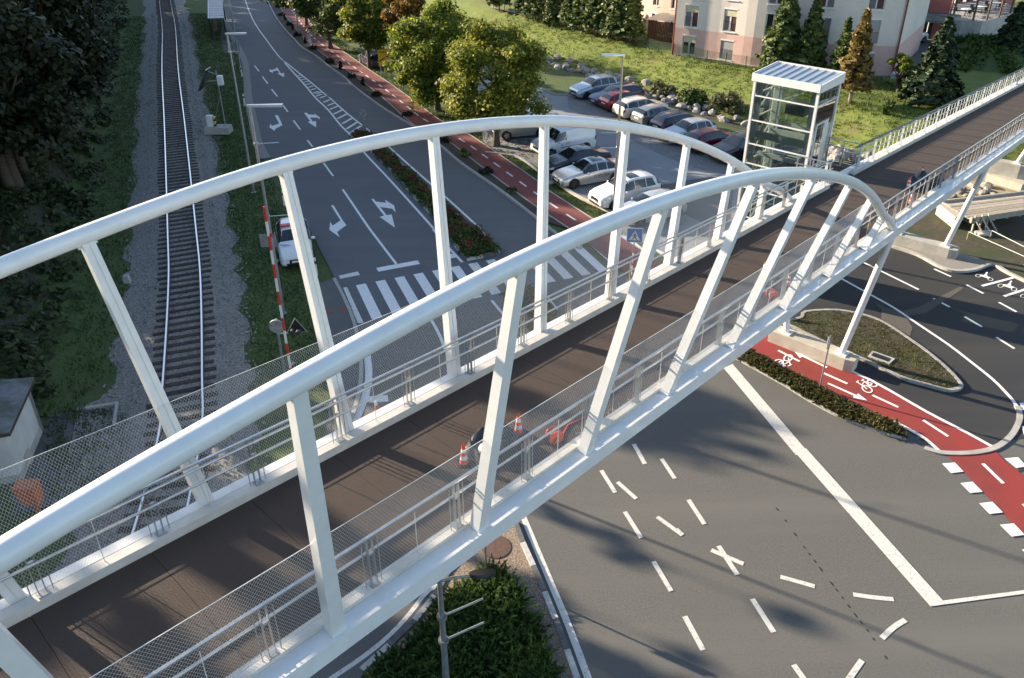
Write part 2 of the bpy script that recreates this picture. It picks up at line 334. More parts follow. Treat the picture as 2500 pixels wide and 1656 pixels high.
leafmat('leaf_forest', (.013,.019,.008), (.03,.036,.013), (.055,.055,.02), tl=.12, sc=.35)
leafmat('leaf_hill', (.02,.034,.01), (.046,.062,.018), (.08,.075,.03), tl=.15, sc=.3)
leafmat('needle', (0.015,0.033,0.015), (0.042,0.068,0.027), (0.105,0.120,0.045), tl=.1, sc=1.4)
leafmat('needle_olive', (0.056,0.090,0.025), (0.140,0.178,0.046), (0.330,0.330,0.101), tl=0.25, sc=1.4)
leafmat('needle_rust', (.13,.09,.025), (.26,.18,.05), (.36,.27,.08), tl=.3, sc=1.4)
leafmat('leaf_wine', (0.058,0.018,0.016), (0.130,0.039,0.031), (0.208,0.078,0.052), tl=0.30)
leafmat('leaf_willow', (0.084,0.091,0.042), (0.182,0.182,0.091), (0.308,0.280,0.154), tl=0.35)
leafmat('leaf_juniper', (0.034,0.074,0.017), (0.101,0.171,0.034), (0.257,0.314,0.063), tl=0.30, sc=1.2)
leafmat('leaf_grass', (0.051,0.085,0.017), (0.136,0.187,0.034), (0.289,0.289,0.085), tl=0.50, sc=.3)
leafmat('leaf_weed', (.035,.065,.014), (.085,.12,.028), (.14,.16,.045), tl=.25)
leafmat('flower_red', (.16,.03,.025), (.32,.05,.045), (.42,.2,.14), tl=.25)
leafmat('leaf_hedge', (.06,.06,.02), (.14,.125,.04), (.24,.2,.07), tl=.3)
# ------------------------------------------------------------------ terrain
TRACK = smoothline([(-62,150),(-51.65,123.1),(-42.6,101),(-34.0,78.9),(-26.54,60.3),(-19.08,41.5),(-16.5,34.9),(-13.55,26.6),(-12.2,22.5),(-10.9,16),(-9.9,8),(-9.4,-6),(-9.6,-24)], 8)
CREEK = [(-30,150),(-12,112),(-2,95),(3.5,85.2),(5.8,82),(8,79.8),(9.4,78),(11.2,74.8),(12.6,72),(15.4,68.3),(18.1,64),(21,59),(24,53),(26.5,47),(28.5,41),(31,34),(37,22),(48,0),(60,-40)]
def sdist(path, X, Y):
    "signed distance to a polyline (+ = right of travel), numpy"
    best = np.full(X.shape, 1e9); sg = np.zeros(X.shape)
    for (x0, y0), (x1, y1) in zip([tuple(p)[:2] for p in path[:-1]], [tuple(p)[:2] for p in path[1:]]):
        dx, dy = x1-x0, y1-y0; L2 = dx*dx+dy*dy+1e-9
        t = np.clip(((X-x0)*dx+(Y-y0)*dy)/L2, 0, 1); ex = X-(x0+t*dx); ey = Y-(y0+t*dy); d = np.hypot(ex, ey)
        m = d < best; best = np.where(m, d, best); sg = np.where(m, np.sign(dy*ex-dx*ey)*-1, sg)
    return best*np.where(sg == 0, 1, sg)
def sm(t): t = np.clip(t, 0, 1); return t*t*(3-2*t)
def lump(X, Y): return np.sin(X*.9+np.sin(Y*.7)*1.3)*.5+np.sin(Y*1.1+X*.35)*.5
def terrain(X, Y):
    X = np.asarray(X, float); Y = np.asarray(Y, float)
    st = sdist([(p[0],p[1]) for p in TRACK[::3]], X, Y)      # travelling towards the camera: right of travel = left in view
    hl = np.where(X < 0, -st, -1)
    z = np.full(X.shape, -.06)
    h = np.clip(hl-5.5, 0, 60); hz = 45*(1-np.exp(-h/45*.75))*(.45+.55*sm((Y-36)/24)) ; z = z + hz + (h > 0)*lump(X*.6, Y*.6)*np.clip(h*.1, 0, .5)
    s = sdist(CREEK, X, Y)
    side = np.where(Y < 46, 0, 1)
    top = 1.2
    bank = np.where(s > 1.0, -.75+(top+.75)*sm((s-1.0)/6.5), -.75)
    bank = np.where(s < -0.4, -.06-.69*sm((s+3.0)/2.6), bank)
    bank = bank + np.where((s > 1) & (s < 8), lump(X*1.3, Y*1.3)*.1, 0)
    near = sm((Y-49)/9)
    z = np.where((s > -3.0) & (X > -25), z*(1-near)+bank*near, z)
    return z
def tz(x, y): return float(terrain(np.array([x]), np.array([y]))[0])
gx = np.concatenate([[-1500,-500,-200], np.arange(-110,125,1.25), [200,500,1500]]); gy = np.concatenate([[-1500,-300,-80], np.arange(-30,215,1.25), [300,600,1500]])
GX, GY = np.meshgrid(gx, gy); GZ = terrain(GX, GY)
nx = len(gx); me = bpy.data.meshes.new('ground')
idx = np.arange(len(gx)*len(gy)).reshape(len(gy), nx)
fc = np.stack([idx[:-1,:-1], idx[:-1,1:], idx[1:,1:], idx[1:,:-1]], -1).reshape(-1, 4)
me.from_pydata(np.stack([GX.ravel(), GY.ravel(), GZ.ravel()], 1).tolist(), [], fc.tolist())
for k in ('grass', 'grass_bright', 'dirt_dark'): me.materials.append(M[k])
fx = GX.ravel()[fc].mean(1); fy = GY.ravel()[fc].mean(1); cs = sdist(CREEK, fx, fy); ts = np.where(fx < 0, -sdist([(p[0],p[1]) for p in TRACK[::3]], fx, fy), 0)
mi = np.where(ts > 6.5, 2, np.where((cs > .8) & (fy > 44), 1, np.where((cs > -1.4) & (cs <= .8) & (fy > 40), 2, 0)))
me.polygons.foreach_set('material_index', mi.astype(np.int32)); me.shade_smooth(); me.update()
ground = link(bpy.data.objects.new('ground', me)); ground['kind'] = 'structure'

# ------------------------------------------------------------------ roads
_zc = [0]
def zn(z): _zc[0] = (_zc[0]+1) % 14; return z+_zc[0]*.0005
def V2(L): return [(p[0], p[1]) for p in L]
road_left = V2(gp(K4,(380,-150),(430,0),(450,150),(500,310),(600,520),(700,730),(800,920),(835,1030),(850,1150),(870,1350),(890,1568)) + gp(Z1,(1785,970),(1840,1070),(1900,1180)) + gp(K1,(640,590),(690,720),(850,960),(960,1180),(1060,1370),(1140,1530)) + gp(K2,(700,10),(795,210),(885,430),(945,700),(955,900),(935,1100),(885,1290),(800,1450)))
road_left += [(-6.2,14.5),(-9.5,9.5),(-13,5),(-24,-4),(-40,-14)]
verge_r = gp(K4,(1080,-120),(1125,0),(1180,120),(1270,290),(1420,490),(1560,640),(1690,770),(1900,900),(2100,1060),(2352,1240)) + gp(Z2,(200,610),(400,755),(575,860),(760,990),(900,1110),(1050,1215),(1200,1320),(1420,1490)) + gp(Z5,(1560,70),(1640,120),(1720,165))
verge_r = V2(verge_r)
hedge_l = gp(Z6,(405,905),(560,990),(740,1090),(900,1190),(1080,1290),(1250,1360),(1420,1420),(1565,1455))
road_poly = road_left + [(-60,-40),(60,-40),(70,10),(40,22),(26,25)] + V2(gp(Z6,(2160,1520),(1790,1540),(1480,1335),(1200,1200),(900,1050),(500,855))) + V2(gp(Z5,(1990,330),(1830,250))) + verge_r[::-1]
mb = MB().sheet(road_poly, 0.0); road = struct('road', mb, 'asphalt')
# the crossing area nearest the camera: older, browner wearing course
cr = [(-6.0,14.0)] + V2(gp(Z5,(60,900),(250,700),(420,640))) + V2(gp(K5,(1100,1180),(2350,870))) + V2(gp(Z5,(1700,300),(1880,330))) + V2(gp(Z6,(200,780),(405,905),(560,990),(740,1090),(900,1190),(1080,1290),(1250,1360),(1420,1420),(1565,1455),(1750,1545))) + [(22,24),(30,20),(34,-30),(-30,-30),(-12,2)]
struct('junction', MB().sheet(cr, .004), 'asphalt_worn')
# lighter strip of verge beside the main road
struct('gravel_shoulder', MB().ribbon(smoothline([(p[0],p[1],0) for p in road_left[1:13]],3), .75, -.015, off=-.3), 'gravel_fine')
# pavement by the level crossing
pave = V2(gp(K2,(540,60),(690,15),(790,210),(880,430),(940,700),(950,900),(930,1100),(880,1290),(840,1370),(700,1330),(600,900),(560,500)))
pavement = struct('pavement', MB().prism(pave, -.05, .1), 'asphalt_patch')
MB().curb([(p[0],p[1]) for p in smoothline(gp(K2,(690,15),(790,210),(880,430),(940,700),(950,900),(930,1100),(880,1290),(840,1370)),4)], .16, -.02, .125).build('kerb', 'kerb', pavement)
for q in (((735,290),(805,290),(815,330),(745,335)), ((610,325),(665,320),(675,360),(622,365))):
    MB().prism(V2(gp(K2,*q)), .08, .104).build('tactile_tile', 'brick_red', pavement)

# dark planting strip and its kerb, then the red path
path_l = gp(K4,(1180,-160),(1265,0),(1400,230),(1530,400),(1640,540),(1850,740),(2000,860),(2200,1000)) + gp(Z2,(50,430),(200,530),(400,690),(580,850),(800,955),(900,1025),(1100,1180),(1430,1420),(1640,1559))
path_r = gp(K4,(1460,-160),(1545,0),(1640,110),(1830,390),(2000,600),(2200,740)) + gp(Z2,(0,280),(130,370),(300,490),(450,590),(600,700),(770,825),(930,900),(1130,1030),(1430,1240),(1500,1300),(1780,1480),(1900,1559))
strip = verge_r[:18] + V2(path_l)[::-1]
planting = struct('planting_strip', MB().prism(strip, -.05, .05), 'mulch')
MB().curb([(p[0],p[1]) for p in smoothline([(*p,0) for p in verge_r],3)], .16, -.03, .13).build('kerb', 'kerb', planting)
MB().curb(V2(smoothline(path_l,3)), .08, 0, .085).build('edging', 'kerb', planting)
redp = V2(path_l) + V2(gp(Z5,(1990,300),(2060,330))) + V2(gp(Z5,(2270,260),(2140,180))) + V2(path_r)[::-1]
bike_path = struct('red_path', MB().sheet(redp, .06), 'red_path')
MB().curb(V2(smoothline(path_r,3)), .08, 0, .08).build('edging', 'kerb', bike_path)
def dashes(zf, segs, w, z, parent, m='paint', name='dash'):
    for a, b in segs:
        MB().ribbon([G(zf(*a))[:2], G(zf(*b))[:2]], w, zn(z)).build(name, m, parent)
# dashes down the red path: evenly along its middle
mid = smoothline([(Vector(a)+Vector(b))/2 for a, b in zip(along(path_l, np.linspace(0, plen(path_l), 30)), along(path_r, np.linspace(0, plen(path_r), 30))) for a, b in [(a[0], b[0])]], 3)
L = plen(mid)
for s in np.arange(6, L-1, 2.0):
    (a, _), (b, _) = along(mid, [s, s+1.0]); MB().ribbon([a[:2], b[:2]], .13, .064).build('dash', 'paint', bike_path)

# ------------------------------------------------------------------ road paint
def line(zf, pts, w, m='paint', z=.008, name='line', parent=road, sm_=3):
    P = gp(zf, *pts); P = smoothline(P, sm_) if len(P) > 2 and sm_ else P
    return MB().ribbon(V2(P), w, zn(z)).build(name, m, parent)
def patch(zf, pts, m='paint', z=.008, name='marking', parent=road): return MB().sheet(V2(gp(zf, *pts)), zn(z)).build(name, m, parent)
line(K4, [(740,-120),(775,0),(830,160),(900,320),(990,470),(1100,620),(1210,770),(1310,900),(1370,960)], .13, name='centre_line')
# hatched wedge: two edge lines and the bars between
la = gp(K4,(1370,960),(1480,1090),(1600,1220),(1760,1400),(1900,1568)) + gp(Z2,(0,745),(90,855),(165,930),(240,1030),(400,1200),(600,1420),(720,1555))
lb = gp(K4,(1370,960),(1500,1060),(1650,1180),(1850,1340),(2100,1550)) + gp(Z2,(0,655),(130,770),(250,865),(305,910),(400,985),(550,1120),(710,1260),(850,1385),(1040,1559))
MB().ribbon(V2(smoothline(la,3)), .15, .008).build('edge_line', 'paint', road)
MB().ribbon(V2(smoothline(lb,3)), .15, .008).build('edge_line', 'paint', road)
for (a, b) in [((1612,1210),(1660,1200)),((1640,1240),(1695,1228)),((1670,1278),(1735,1262)),((1705,1315),(1780,1300)),((1735,1355),(1815,1335)),((1775,1400),(1855,1375)),((1820,1440),(1900,1415)),((1860,1490),(1945,1460)),((1905,1540),(1995,1505))]:
    dashes(K4, [(a,b)], .22, .008, road, name='hatch_bar')
for (a, b) in [((0,720),(42,703)),((15,745),(72,722)),((40,778),(102,748)),((68,808),(132,775)),((100,842),(165,805)),((128,878),(200,832)),((150,908),(225,858)),((170,930),(250,880))]:
    dashes(Z2, [(a,b)], .24, .008, road, name='hatch_bar')
for (a, b) in [((-28,697),(12,680)),((-55,668),(-18,655)),((-80,640),(-45,628))]: dashes(Z2, [(a,b)], .24, .008, road, name='hatch_bar')
dashes(K4, [((925,1050),(995,1142)),((1050,1225),(1135,1338)),((1195,1425),(1290,1545))], .13, .008, road)
dashes(Z1, [((1915,705),(1957,762)),((1995,820),(2042,883)),((2090,955),(2125,1000)),((2200,1110),(2265,1198)),((2330,1290),(2400,1390))], .13, .008, road)
line(K1, [(1285,150),(1700,760),(2140,1340)], .14, sm_=0)
def arrow(zf, polys): 
    for q in polys: patch(zf, q, name='arrow')
arrow(K1, [((1098,405),(1140,402),(1282,640),(1345,720),(1195,830),(1235,912),(1072,795),(1088,665),(1125,730),(1250,645))])
arrow(K1, [((1742,305),(1780,302),(1812,345),(1980,365),(1955,315),(2105,405),(2130,522),(2075,458),(1882,430),(1985,562),(2065,550),(2118,760),(1872,588),(1945,570))])
arrow(Z1, [((1868,785),(1890,785),(1920,852),(1868,880),(1870,893),(1832,868),(1838,842),(1848,858),(1898,842))])
arrow(Z1, [((2068,770),(2085,768),(2098,780),(2140,782),(2135,772),(2172,798),(2175,815),(2160,802),(2108,800),(2125,828),(2148,824),(2150,868),(2092,830),(2110,826))])
arrow(K4, [((1262,1085),(1290,1085),(1345,1175),(1398,1165),(1392,1235),(1285,1172),(1325,1168),(1290,1125),(1205,1148),(1225,1175),(1155,1135),(1175,1103),(1185,1122),(1265,1105))])
dashes(K4, [((590,322),(710,320)),((605,448),(735,446))], .12, .008, road, name='bus_stop_line')
# zebra crossing and stop lines
patch(Z5, [(75,345),(205,316),(220,340),(85,366)], 'paint_worn', name='stop_line')
patch(Z5, [(330,292),(612,240),(628,265),(345,318)], name='stop_line')
patch(K5, [(635,400),(705,395),(745,455),(640,470)], name='stop_line'); line(K5, [(590,260),(840,530)], .15, sm_=0); line(K5, [(375,0),(640,330)], .15, sm_=0)
A0 = G(Z5(200,408)); A1 = G(Z5(332,383)); stp = (A1-A0).normalized(); bl = (G(Z5(310,640))-A0).normalized()
c0 = A0 - stp*.06
for k in range(0, 17):
    if k == 8: continue
    w_ = .5; p = c0 + stp*(k*.995); ll = 3.55 if k < 8 else 3.5
    q = [p, p+stp*w_, p+stp*w_+bl*ll, p+bl*ll]
    MB().sheet(V2(q), .008).build('zebra_stripe', 'paint_cracked' if k in (6,7,9,10,11) else 'paint', road)
patch(Z5, [(105,425),(132,423),(245,665),(205,668)], 'paint_worn', name='zebra_stripe')
line(K2, [(1000,700),(1018,850),(1018,980),(990,1120),(935,1270),(880,1385)], .3, z=.012)
patch(K2, [(1015,1130),(1200,1118),(1210,1180),(1025,1192)], z=.012)
line(Z5, [(695,630),(735,700),(770,770),(800,850)], .14, z=.012); line(K5, [(1310,1140),(1560,1440)], .14, z=.012, sm_=0)
line(K5, [(2180,1070),(2350,1280)], .14, z=.012, sm_=0)
# markings of the wide junction
for a, b in [((1860,148),(1955,300)),((1970,228),(2098,342)),((2020,430),(2132,608)),((2240,465),(2400,580)),((2215,768),(2335,970))]: dashes(Z8, [(a,b)], .15, .012, road, 'paint_worn')
for a, b in [((85,348),(195,515)),((0,548),(45,590)),((520,1022),(665,1248)),((60,1140),(185,1370)),((800,1470),(880,1580)),((290,662),(418,858)),((240,690),(460,785)),((-285,-30),(-210,105))]: dashes(Z9, [(a,b)], .16, .012, road, 'paint_worn')
line(Z9, [(710,872),(830,905),(945,938)], .15, 'paint_worn', .012); line(Z9, [(1205,992),(1340,1012),(1480,1025)], .15, 'paint_worn', .012)
line(Z9, [(1400,1290),(1480,1215),(1560,1165)], .15, 'paint_worn', .012); line(Z9, [(1170,1575),(1215,1510),(1265,1440)], .15, 'paint_worn', .012)
dashes(ZC, [((2115-600,1290),(2115-560,1345))], .15, .012, road, 'paint_worn'); dashes(Z8, [((2270,70),(2360,205))], .15, .012, road, 'paint_worn')
patch(Z6, [(325,975),(385,945),(915,1565),(815,1565)], 'paint_cracked', .014, 'wide_line'); patch(Z9, [(782,-5),(885,0),(1815,1035),(2400,960),(2400,985),(1822,1062),(1730,1075)], 'paint_cracked', .0165, 'wide_line')
line(Z8, [(1330,465),(1520,920),(1640,1210),(1770,1559),(1800,1640)], .2, 'paint_worn', .012, name='edge_line')
line(Z8, [(830,915),(690,960),(560,1120),(420,1270),(250,1410),(30,1559),(-60,1620)], .14, 'paint_worn', .012, name='edge_line')
# dotted sealing joint in the asphalt
J = gp(Z9,(680,400),(770,525),(880,680),(1000,840),(1110,985),(1215,1125),(1320,1260),(1460,1470)); Lj = plen(J); mbj = MB()
for s_ in np.arange(0, Lj-.2, .28):
    if rng.random() < .65: (a,_),(b,_) = along(J, [s_, s_+.06+rng.random()*.1]); mbj.ribbon([a[:2],b[:2]], .035, .013)
mbj.build('joint_seal', 'sign_black', road)

# ------------------------------------------------------------------ parking lot
pk = V2(gp(Q2,(-560,480),(-250,520),(0,575),(290,790),(480,980),(590,960),(740,1080),(1000,1230),(1380,1410))) + V2(gp(ZA,(0,1180),(400,1340),(700,1480))) + V2(gp(ZC,(740,560),(1000,300))) + [(17,38),(21,42),(21.5,47)] + V2(gp(Z3,(470,930),(240,880))) + [(15.8,58.4),(13.6,62.6),(11.6,67.2),(9.6,70.6),(7.8,71.6)] + V2(gp(Z2,(1640,648),(1550,648),(1480,620),(1380,560),(1200,520),(1000,560))) 
parking = struct('parking_lot', MB().sheet(pk, .012), 'asphalt_park')
def paver_mat():
    m = mat('pavers', (.17,.175,.19), .9); nt = m.node_tree; b = nt.nodes['Principled BSDF']; N = nt.nodes.new; L = nt.links.new
    tc = N('ShaderNodeTexCoord'); mp = N('ShaderNodeMapping'); mp.inputs['Rotation'].default_value = (0,0,R(28)); br = N('ShaderNodeTexBrick'); br.inputs['Scale'].default_value = 1; br.inputs['Brick Width'].default_value = .3; br.inputs['Row Height'].default_value = .16; br.inputs['Mortar Size'].default_value = .022
    br.inputs['Color1'].default_value = (.2,.21,.225,1); br.inputs['Color2'].default_value = (.28,.285,.3,1); br.inputs['Mortar'].default_value = (.07,.075,.065,1)
    L(tc.outputs['Object'], mp.inputs['Vector']); L(mp.outputs[0], br.inputs['Vector']); L(br.outputs['Color'], b.inputs['Base Color'])
    bp = N('ShaderNodeBump'); bp.inputs['Strength'].default_value = .8; bp.inputs['Distance'].default_value = .02; bp.invert = True; L(br.outputs['Fac'], bp.inputs['Height']); L(bp.outputs[0], b.inputs['Normal'])
paver_mat()
MB().sheet(V2(gp(Q2,(0,575),(290,790),(480,980),(590,960),(740,1080),(1000,1230),(1380,1410),(2050,1790),(2600,1640),(2250,1240),(1600,980),(1300,620),(900,400),(300,330),(-100,320))), .018).build('paver_bays', 'pavers', parking)
MB().sheet([(5.0,69.2),(7.8,71.6),(9.6,70.6),(11.6,67.2),(13.6,62.6),(16.6,57.0)] + V2(gp(Z3,(240,860),(470,930))) + [(21.3,46.5),(20.4,44.6)] + V2(gp(ZA,(1640,480),(1180,420),(700,250),(300,60))) + V2(gp(Z2,(1980,890),(1640,740))), .018).build('paver_bays', 'pavers', parking)
MB().sheet(V2(gp(ZA,(560,590),(1240,480),(1520,560),(1480,1020),(1180,1100),(850,940),(560,700))), .022).build('dark_bay', 'asphalt_patch', parking)
kp = gp(Q2,(-560,480),(-250,520),(0,575),(290,790),(480,980)); MB().curb(V2(smoothline(kp,3)), .12, 0, .12).build('kerb', 'kerb', parking)
kp = gp(Q2,(480,980),(590,960),(740,1080),(1000,1230),(1380,1410),(1700,1560)); MB().curb(V2(smoothline(kp,3)), .2, 0, .13).build('kerb', 'concrete_warm', parking)
kp = gp(Z2,(1200,520),(1380,560),(1480,620),(1550,648),(1640,648)); MB().curb(V2(kp), .14, 0, .12).build('kerb', 'kerb', parking)

# ------------------------------------------------------------------ flower bed in the median
fb = gp(Z2,(160,935),(200,905),(250,905),(310,925)) + gp(Z2,(400,1030),(550,1170),(710,1320),(850,1440),(960,1559)) + gp(K5,(1090,0),(1300,240),(1450,375)) + gp(K5,(1290,425),(1110,460),(910,500),(800,360),(620,130)) + gp(Z2,(720,1480),(560,1310),(420,1150),(280,1020))
median = struct('median_island', MB().prism(V2(fb), -.05, .1), 'mulch')
fo = [tuple(p) for p in fb] + [tuple(fb[0])]; Lf = plen(fo); k = 0
for s_ in np.arange(0, Lf-.95, .95):
    (a,_),(b,_) = along(fo, [s_, s_+.93]); k += 1
    MB().curb([a[:2], b[:2]], .16, -.02, .15).build('kerb_stone', 'kerb_white' if k % 2 else 'kerb_dark', median)
fb2 = gp(K5,(1490,1070),(1700,1040),(1990,985),(2080,1060),(2300,1350),(2352,1560)) + gp(Z5,(1500,820),(1380,760),(1290,640))
median2 = struct('median_island', MB().prism(V2(fb2), -.05, .1), 'mulch')
fo = [tuple(p) for p in fb2] + [tuple(fb2[0])]
for k, s_ in enumerate(np.arange(0, plen(fo)-.95, .95)):
    (a,_),(b,_) = along(fo, [s_, s_+.93]); MB().curb([a[:2], b[:2]], .16, -.02, .15).build('kerb_stone', 'kerb_dark' if k % 2 else 'kerb', median2)

# ------------------------------------------------------------------ triangular island bottom centre
isl = gp(Z8,(1270,500),(1340,690),(1420,860),(1500,1050),(1580,1255),(1660,1480),(1710,1620)) + gp(Z8,(100,1640),(190,1559),(400,1370),(580,1200),(740,1000),(800,880),(900,740),(1000,640),(1150,540))
island = struct('traffic_island', MB().prism(V2(isl), -.05, .09), 'chips')
fo = [tuple(p) for p in isl] + [tuple(isl[0])]
for k, s_ in enumerate(np.arange(0, plen(fo)-.98, .98)):
    (a,_),(b,_) = along(fo, [s_, s_+.96]); MB().curb([a[:2], b[:2]], .17, -.02, .13).build('kerb_stone', 'kerb_white' if k % 2 else 'kerb_dark', island)
mh = G(Z8(1148,682)); MB().lathe([(.47,.08),(.47,.105),(.43,.112),(.2,.114)], 28, mh).build('manhole_cover', 'rust_lid', island, world=False)

# ------------------------------------------------------------------ new road, bike lane and islands on the right
hedge_top = gp(Z6,(480,862),(680,975),(880,1078),(1085,1190),(1285,1290),(1450,1360),(1530,1410),(1565,1455))
nr = V2(gp(Z6,(1500,145),(1640,200),(1790,285),(1900,318),(2030,310),(2145,275),(2260,330),(2500,440))) + [(48,36),(48,24)] + V2(gp(Z6,(2600,1560),(2300,1700))) + [(20,23)] + V2(gp(Z6,(1790,1545),(1480,1335),(1200,1195),(900,1050),(500,855))) + [(9,33),(12,38.5),(17,40.5)]
new_road = struct('new_road', MB().sheet(nr, .016), 'asphalt_new')
lane_l = gp(Z6,(480,845),(900,1050),(1200,1200),(1480,1335),(1640,1430),(1790,1540)); lane_r = gp(Z6,(620,715),(1000,910),(1330,1060),(1700,1270),(1950,1400),(2160,1515))
lane2 = gp(Z9,(1850,55),(1960,165),(2090,300),(2225,440),(2300,530),(2400,620),(2700,900)); lane2r = gp(Z9,(2180,25),(2240,90),(2320,150),(2420,230),(2900,640))
bl_poly = gp(Z5,(1990,300),(2060,330)) + [Vector((8.2,31.5,0))] + lane_l + lane2 + lane2r[::-1] + lane_r[::-1] + [Vector((10.6,33.4,0))] + gp(Z5,(2270,260),(2140,180))
bike_lane = struct('bike_lane', MB().sheet(V2(bl_poly), .024), 'red_lane')
def bl(fn, *a, **k): return fn(*a, parent=bike_lane, m='paint_fresh', z=.03, **k)
bl(line, Z6, [(620,715),(1000,910),(1330,1060),(1700,1270),(1950,1400),(2160,1515)], .14, name='edge_line')
bl(line, Z6, [(1480,1335),(1600,1400),(1700,1460),(1790,1540)], .14, name='edge_line')
for a, b in [((695,855),(840,930)),((1005,1010),(1165,1082)),((1335,1160),(1512,1242)),((1680,1330),(1850,1440))]: dashes(Z6, [(a,b)], .12, .03, bike_lane, 'paint_fresh')
dashes(Z9, [((2085,105),(2225,240)),((2360,380),(2500,520))], .13, .03, bike_lane, 'paint_fresh')
bl(patch, Z6, [(798,855),(885,880),(870,890),(1032,968),(1022,976),(860,898),(842,908)], name='arrow')
bl(patch, Z6, [(1035,1075),(1030,1084),(1210,1165),(1203,1178),(1300,1197),(1238,1148),(1228,1160)], name='arrow')
def bicycle(zf, o, ex, ey, parent, s=1.0):
    "bicycle symbol painted flat: two wheel rings, frame, handlebar"
    O = G(zf(*o)); X = (G(zf(*ex))-O); Y = (G(zf(*ey))-O)
    pt = lambda a, b: (O + X*a + Y*b)[:2]
    m_ = MB()
    for cxx in (.24, .76):
        ring = [pt(cxx+.2*math.cos(t), .27+.25*math.sin(t)) for t in np.linspace(0, 2*math.pi, 20)]
        m_.ribbon(ring, .06, .038)
    for q in ([(.24,.27),(.4,.62),(.68,.62),(.5,.27),(.24,.27)], [(.5,.27),(.36,.72)], [(.28,.75),(.46,.75)], [(.76,.27),(.66,.88)], [(.54,.88),(.72,.9)]):
        m_.ribbon([pt(*p) for p in q], .055, zn(.0385))
    m_.build('bicycle_symbol', 'paint_fresh', parent)
bicycle(Z6, (648,936), (783,874), (693,1006), bike_lane); bicycle(Z6, (1383,1080), (1316,1157), (1263,1015), bike_lane)
for q in ([(1808,105),(1895,98),(1955,160),(1868,170)], [(1932,238),(2015,228),(2085,298),(1998,305)], [(2060,375),(2150,365),(2222,438),(2130,448)], [(2200,522),(2295,512),(2370,590),(2280,602)], [(2232,70),(2325,62),(2385,125),(2310,135)], [(2350,690),(2450,680),(2540,770),(2440,785)]):
    patch(Z9, q, 'paint_fresh', .03, 'crossing_block', bike_lane)
# giveway kerb line sweeping round at the junction
sw = smoothline(gp(Z6,(1690,1520),(1790,1548),(1900,1556),(2030,1550),(2150,1525),(2230,1480),(2290,1420),(2330,1340),(2335,1280),(2300,1210),(2240,1140),(2150,1050),(2000,930),(1850,815),(1650,680),(1480,565),(1310,470),(1130,370)), 3)
MB().ribbon(V2(sw[-26:]), .14, .036).build('edge_line', 'paint_fresh', new_road); MB().curb(V2(sw[:-25]), .2, .0, .06).build('flush_kerb', 'concrete', new_road)
def nl(a, b, w=.13): dashes(Z6, [(a,b)], w, .022, new_road, 'paint_fresh')
nl((1280,258),(1650,440)); nl((1755,300),(1870,352)); nl((1975,408),(2090,467)); nl((1750,500),(1862,560)); nl((2195,527),(2315,592)); nl((1962,625),(2080,694)); nl((2178,765),(2300,842)); nl((2080,416),(2292,360),.15); nl((2230,486),(2420,425),.15)
def motorbike(o, ex, ey):
    O = G(Z6(*o)); X = G(Z6(*ex))-O; Y = G(Z6(*ey))-O; pt = lambda a, b: (O+X*a+Y*b)[:2]; m_ = MB()
    for cxx in (.15, .85): m_.ribbon([pt(cxx+.13*math.cos(t), .2+.2*math.sin(t)) for t in np.linspace(0,2*math.pi,16)], .035, .0315)
    m_.sheet([pt(.25,.25),(pt(.7,.2)),pt(.8,.45),pt(.6,.5),pt(.52,.8),pt(.42,.8),pt(.4,.5),pt(.2,.45)], .032)
    m_.sheet([pt(.46+.06*math.cos(t), .95+.13*math.sin(t)) for t in np.linspace(0,2*math.pi,10)[:-1]], .0325)
    m_.build('motorcycle_symbol', 'paint_fresh', new_road)
motorbike((2030,350),(2150,385),(2060,310)); motorbike((2180,420),(2310,455),(2220,370)); motorbike((2335,490),(2450,530),(2370,440))
for q in ([(2335,1210),(2420,1215),(2420,1260),(2350,1262)], [(2350,1370),(2420,1365),(2420,1420),(2365,1430)]): patch(Z6, q, 'paint_fresh', .022, 'crossing_block', new_road)
patch(Z6, [(1340,520),(1400,580),(1395,640),(1590,760),(1610,700),(1560,620),(1700,600),(1960,430),(1930,420),(1650,560),(1520,590),(1420,560)], mat('dust', (.085,.078,.068), .9, col2=(.11,.1,.088), scale=12), .019, 'dust_track', new_road)
# teardrop island under the bridge, with kerb
tear = gp(Z6,(715,670),(850,640),(880,600),(1100,590),(1300,630),(1420,680),(1560,770),(1700,870),(1820,970),(1890,1040),(1930,1090),(1935,1110),(1900,1128),(1830,1130),(1700,1095),(1570,1060),(1430,1000),(1300,935),(1100,850),(940,775),(800,705))
teardrop = struct('teardrop_island', MB().prism(V2(tear), -.02, .11), 'dirt_dark')
MB().curb(V2(smoothline([*tear, tear[0]],3)), .14, 0, .13).build('kerb', 'kerb', teardrop)
GF = gp(Z6,(1460,150),(1640,210),(1790,290),(1900,322),(2030,312),(2145,275),(2050,235),(1900,195),(1740,165),(1600,110),(1480,80)); gravel_bed = struct('gravel_bed', MB().prism(V2(GF), -.02, .1), 'gravel_fine')
MB().curb(V2(smoothline(gp(Z6,(1460,150),(1640,210),(1790,290),(1900,322),(2030,312),(2145,275),(2260,335),(2500,450)),4)), .18, 0, .15).build('kerb', 'concrete', gravel_bed)
rough = V2(gp(Z6,(1500,60),(1740,165),(1900,195),(2050,235),(2145,272),(2260,330),(2500,440))) + [(50,37),(44,52),(33,50),(27,46)] + V2(gp(Z6,(1700,-60)))
struct('building_site', MB().sheet(rough, .03), 'dirt_dark')
hb = hedge_l + hedge_top[::-1]
hedge_bed = struct('hedge_bed', MB().prism(V2(hb), -.02, .1), 'dirt_dark'); MB().curb(V2(smoothline(hedge_l,3)), .14, 0, .13).build('kerb', 'concrete', hedge_bed)
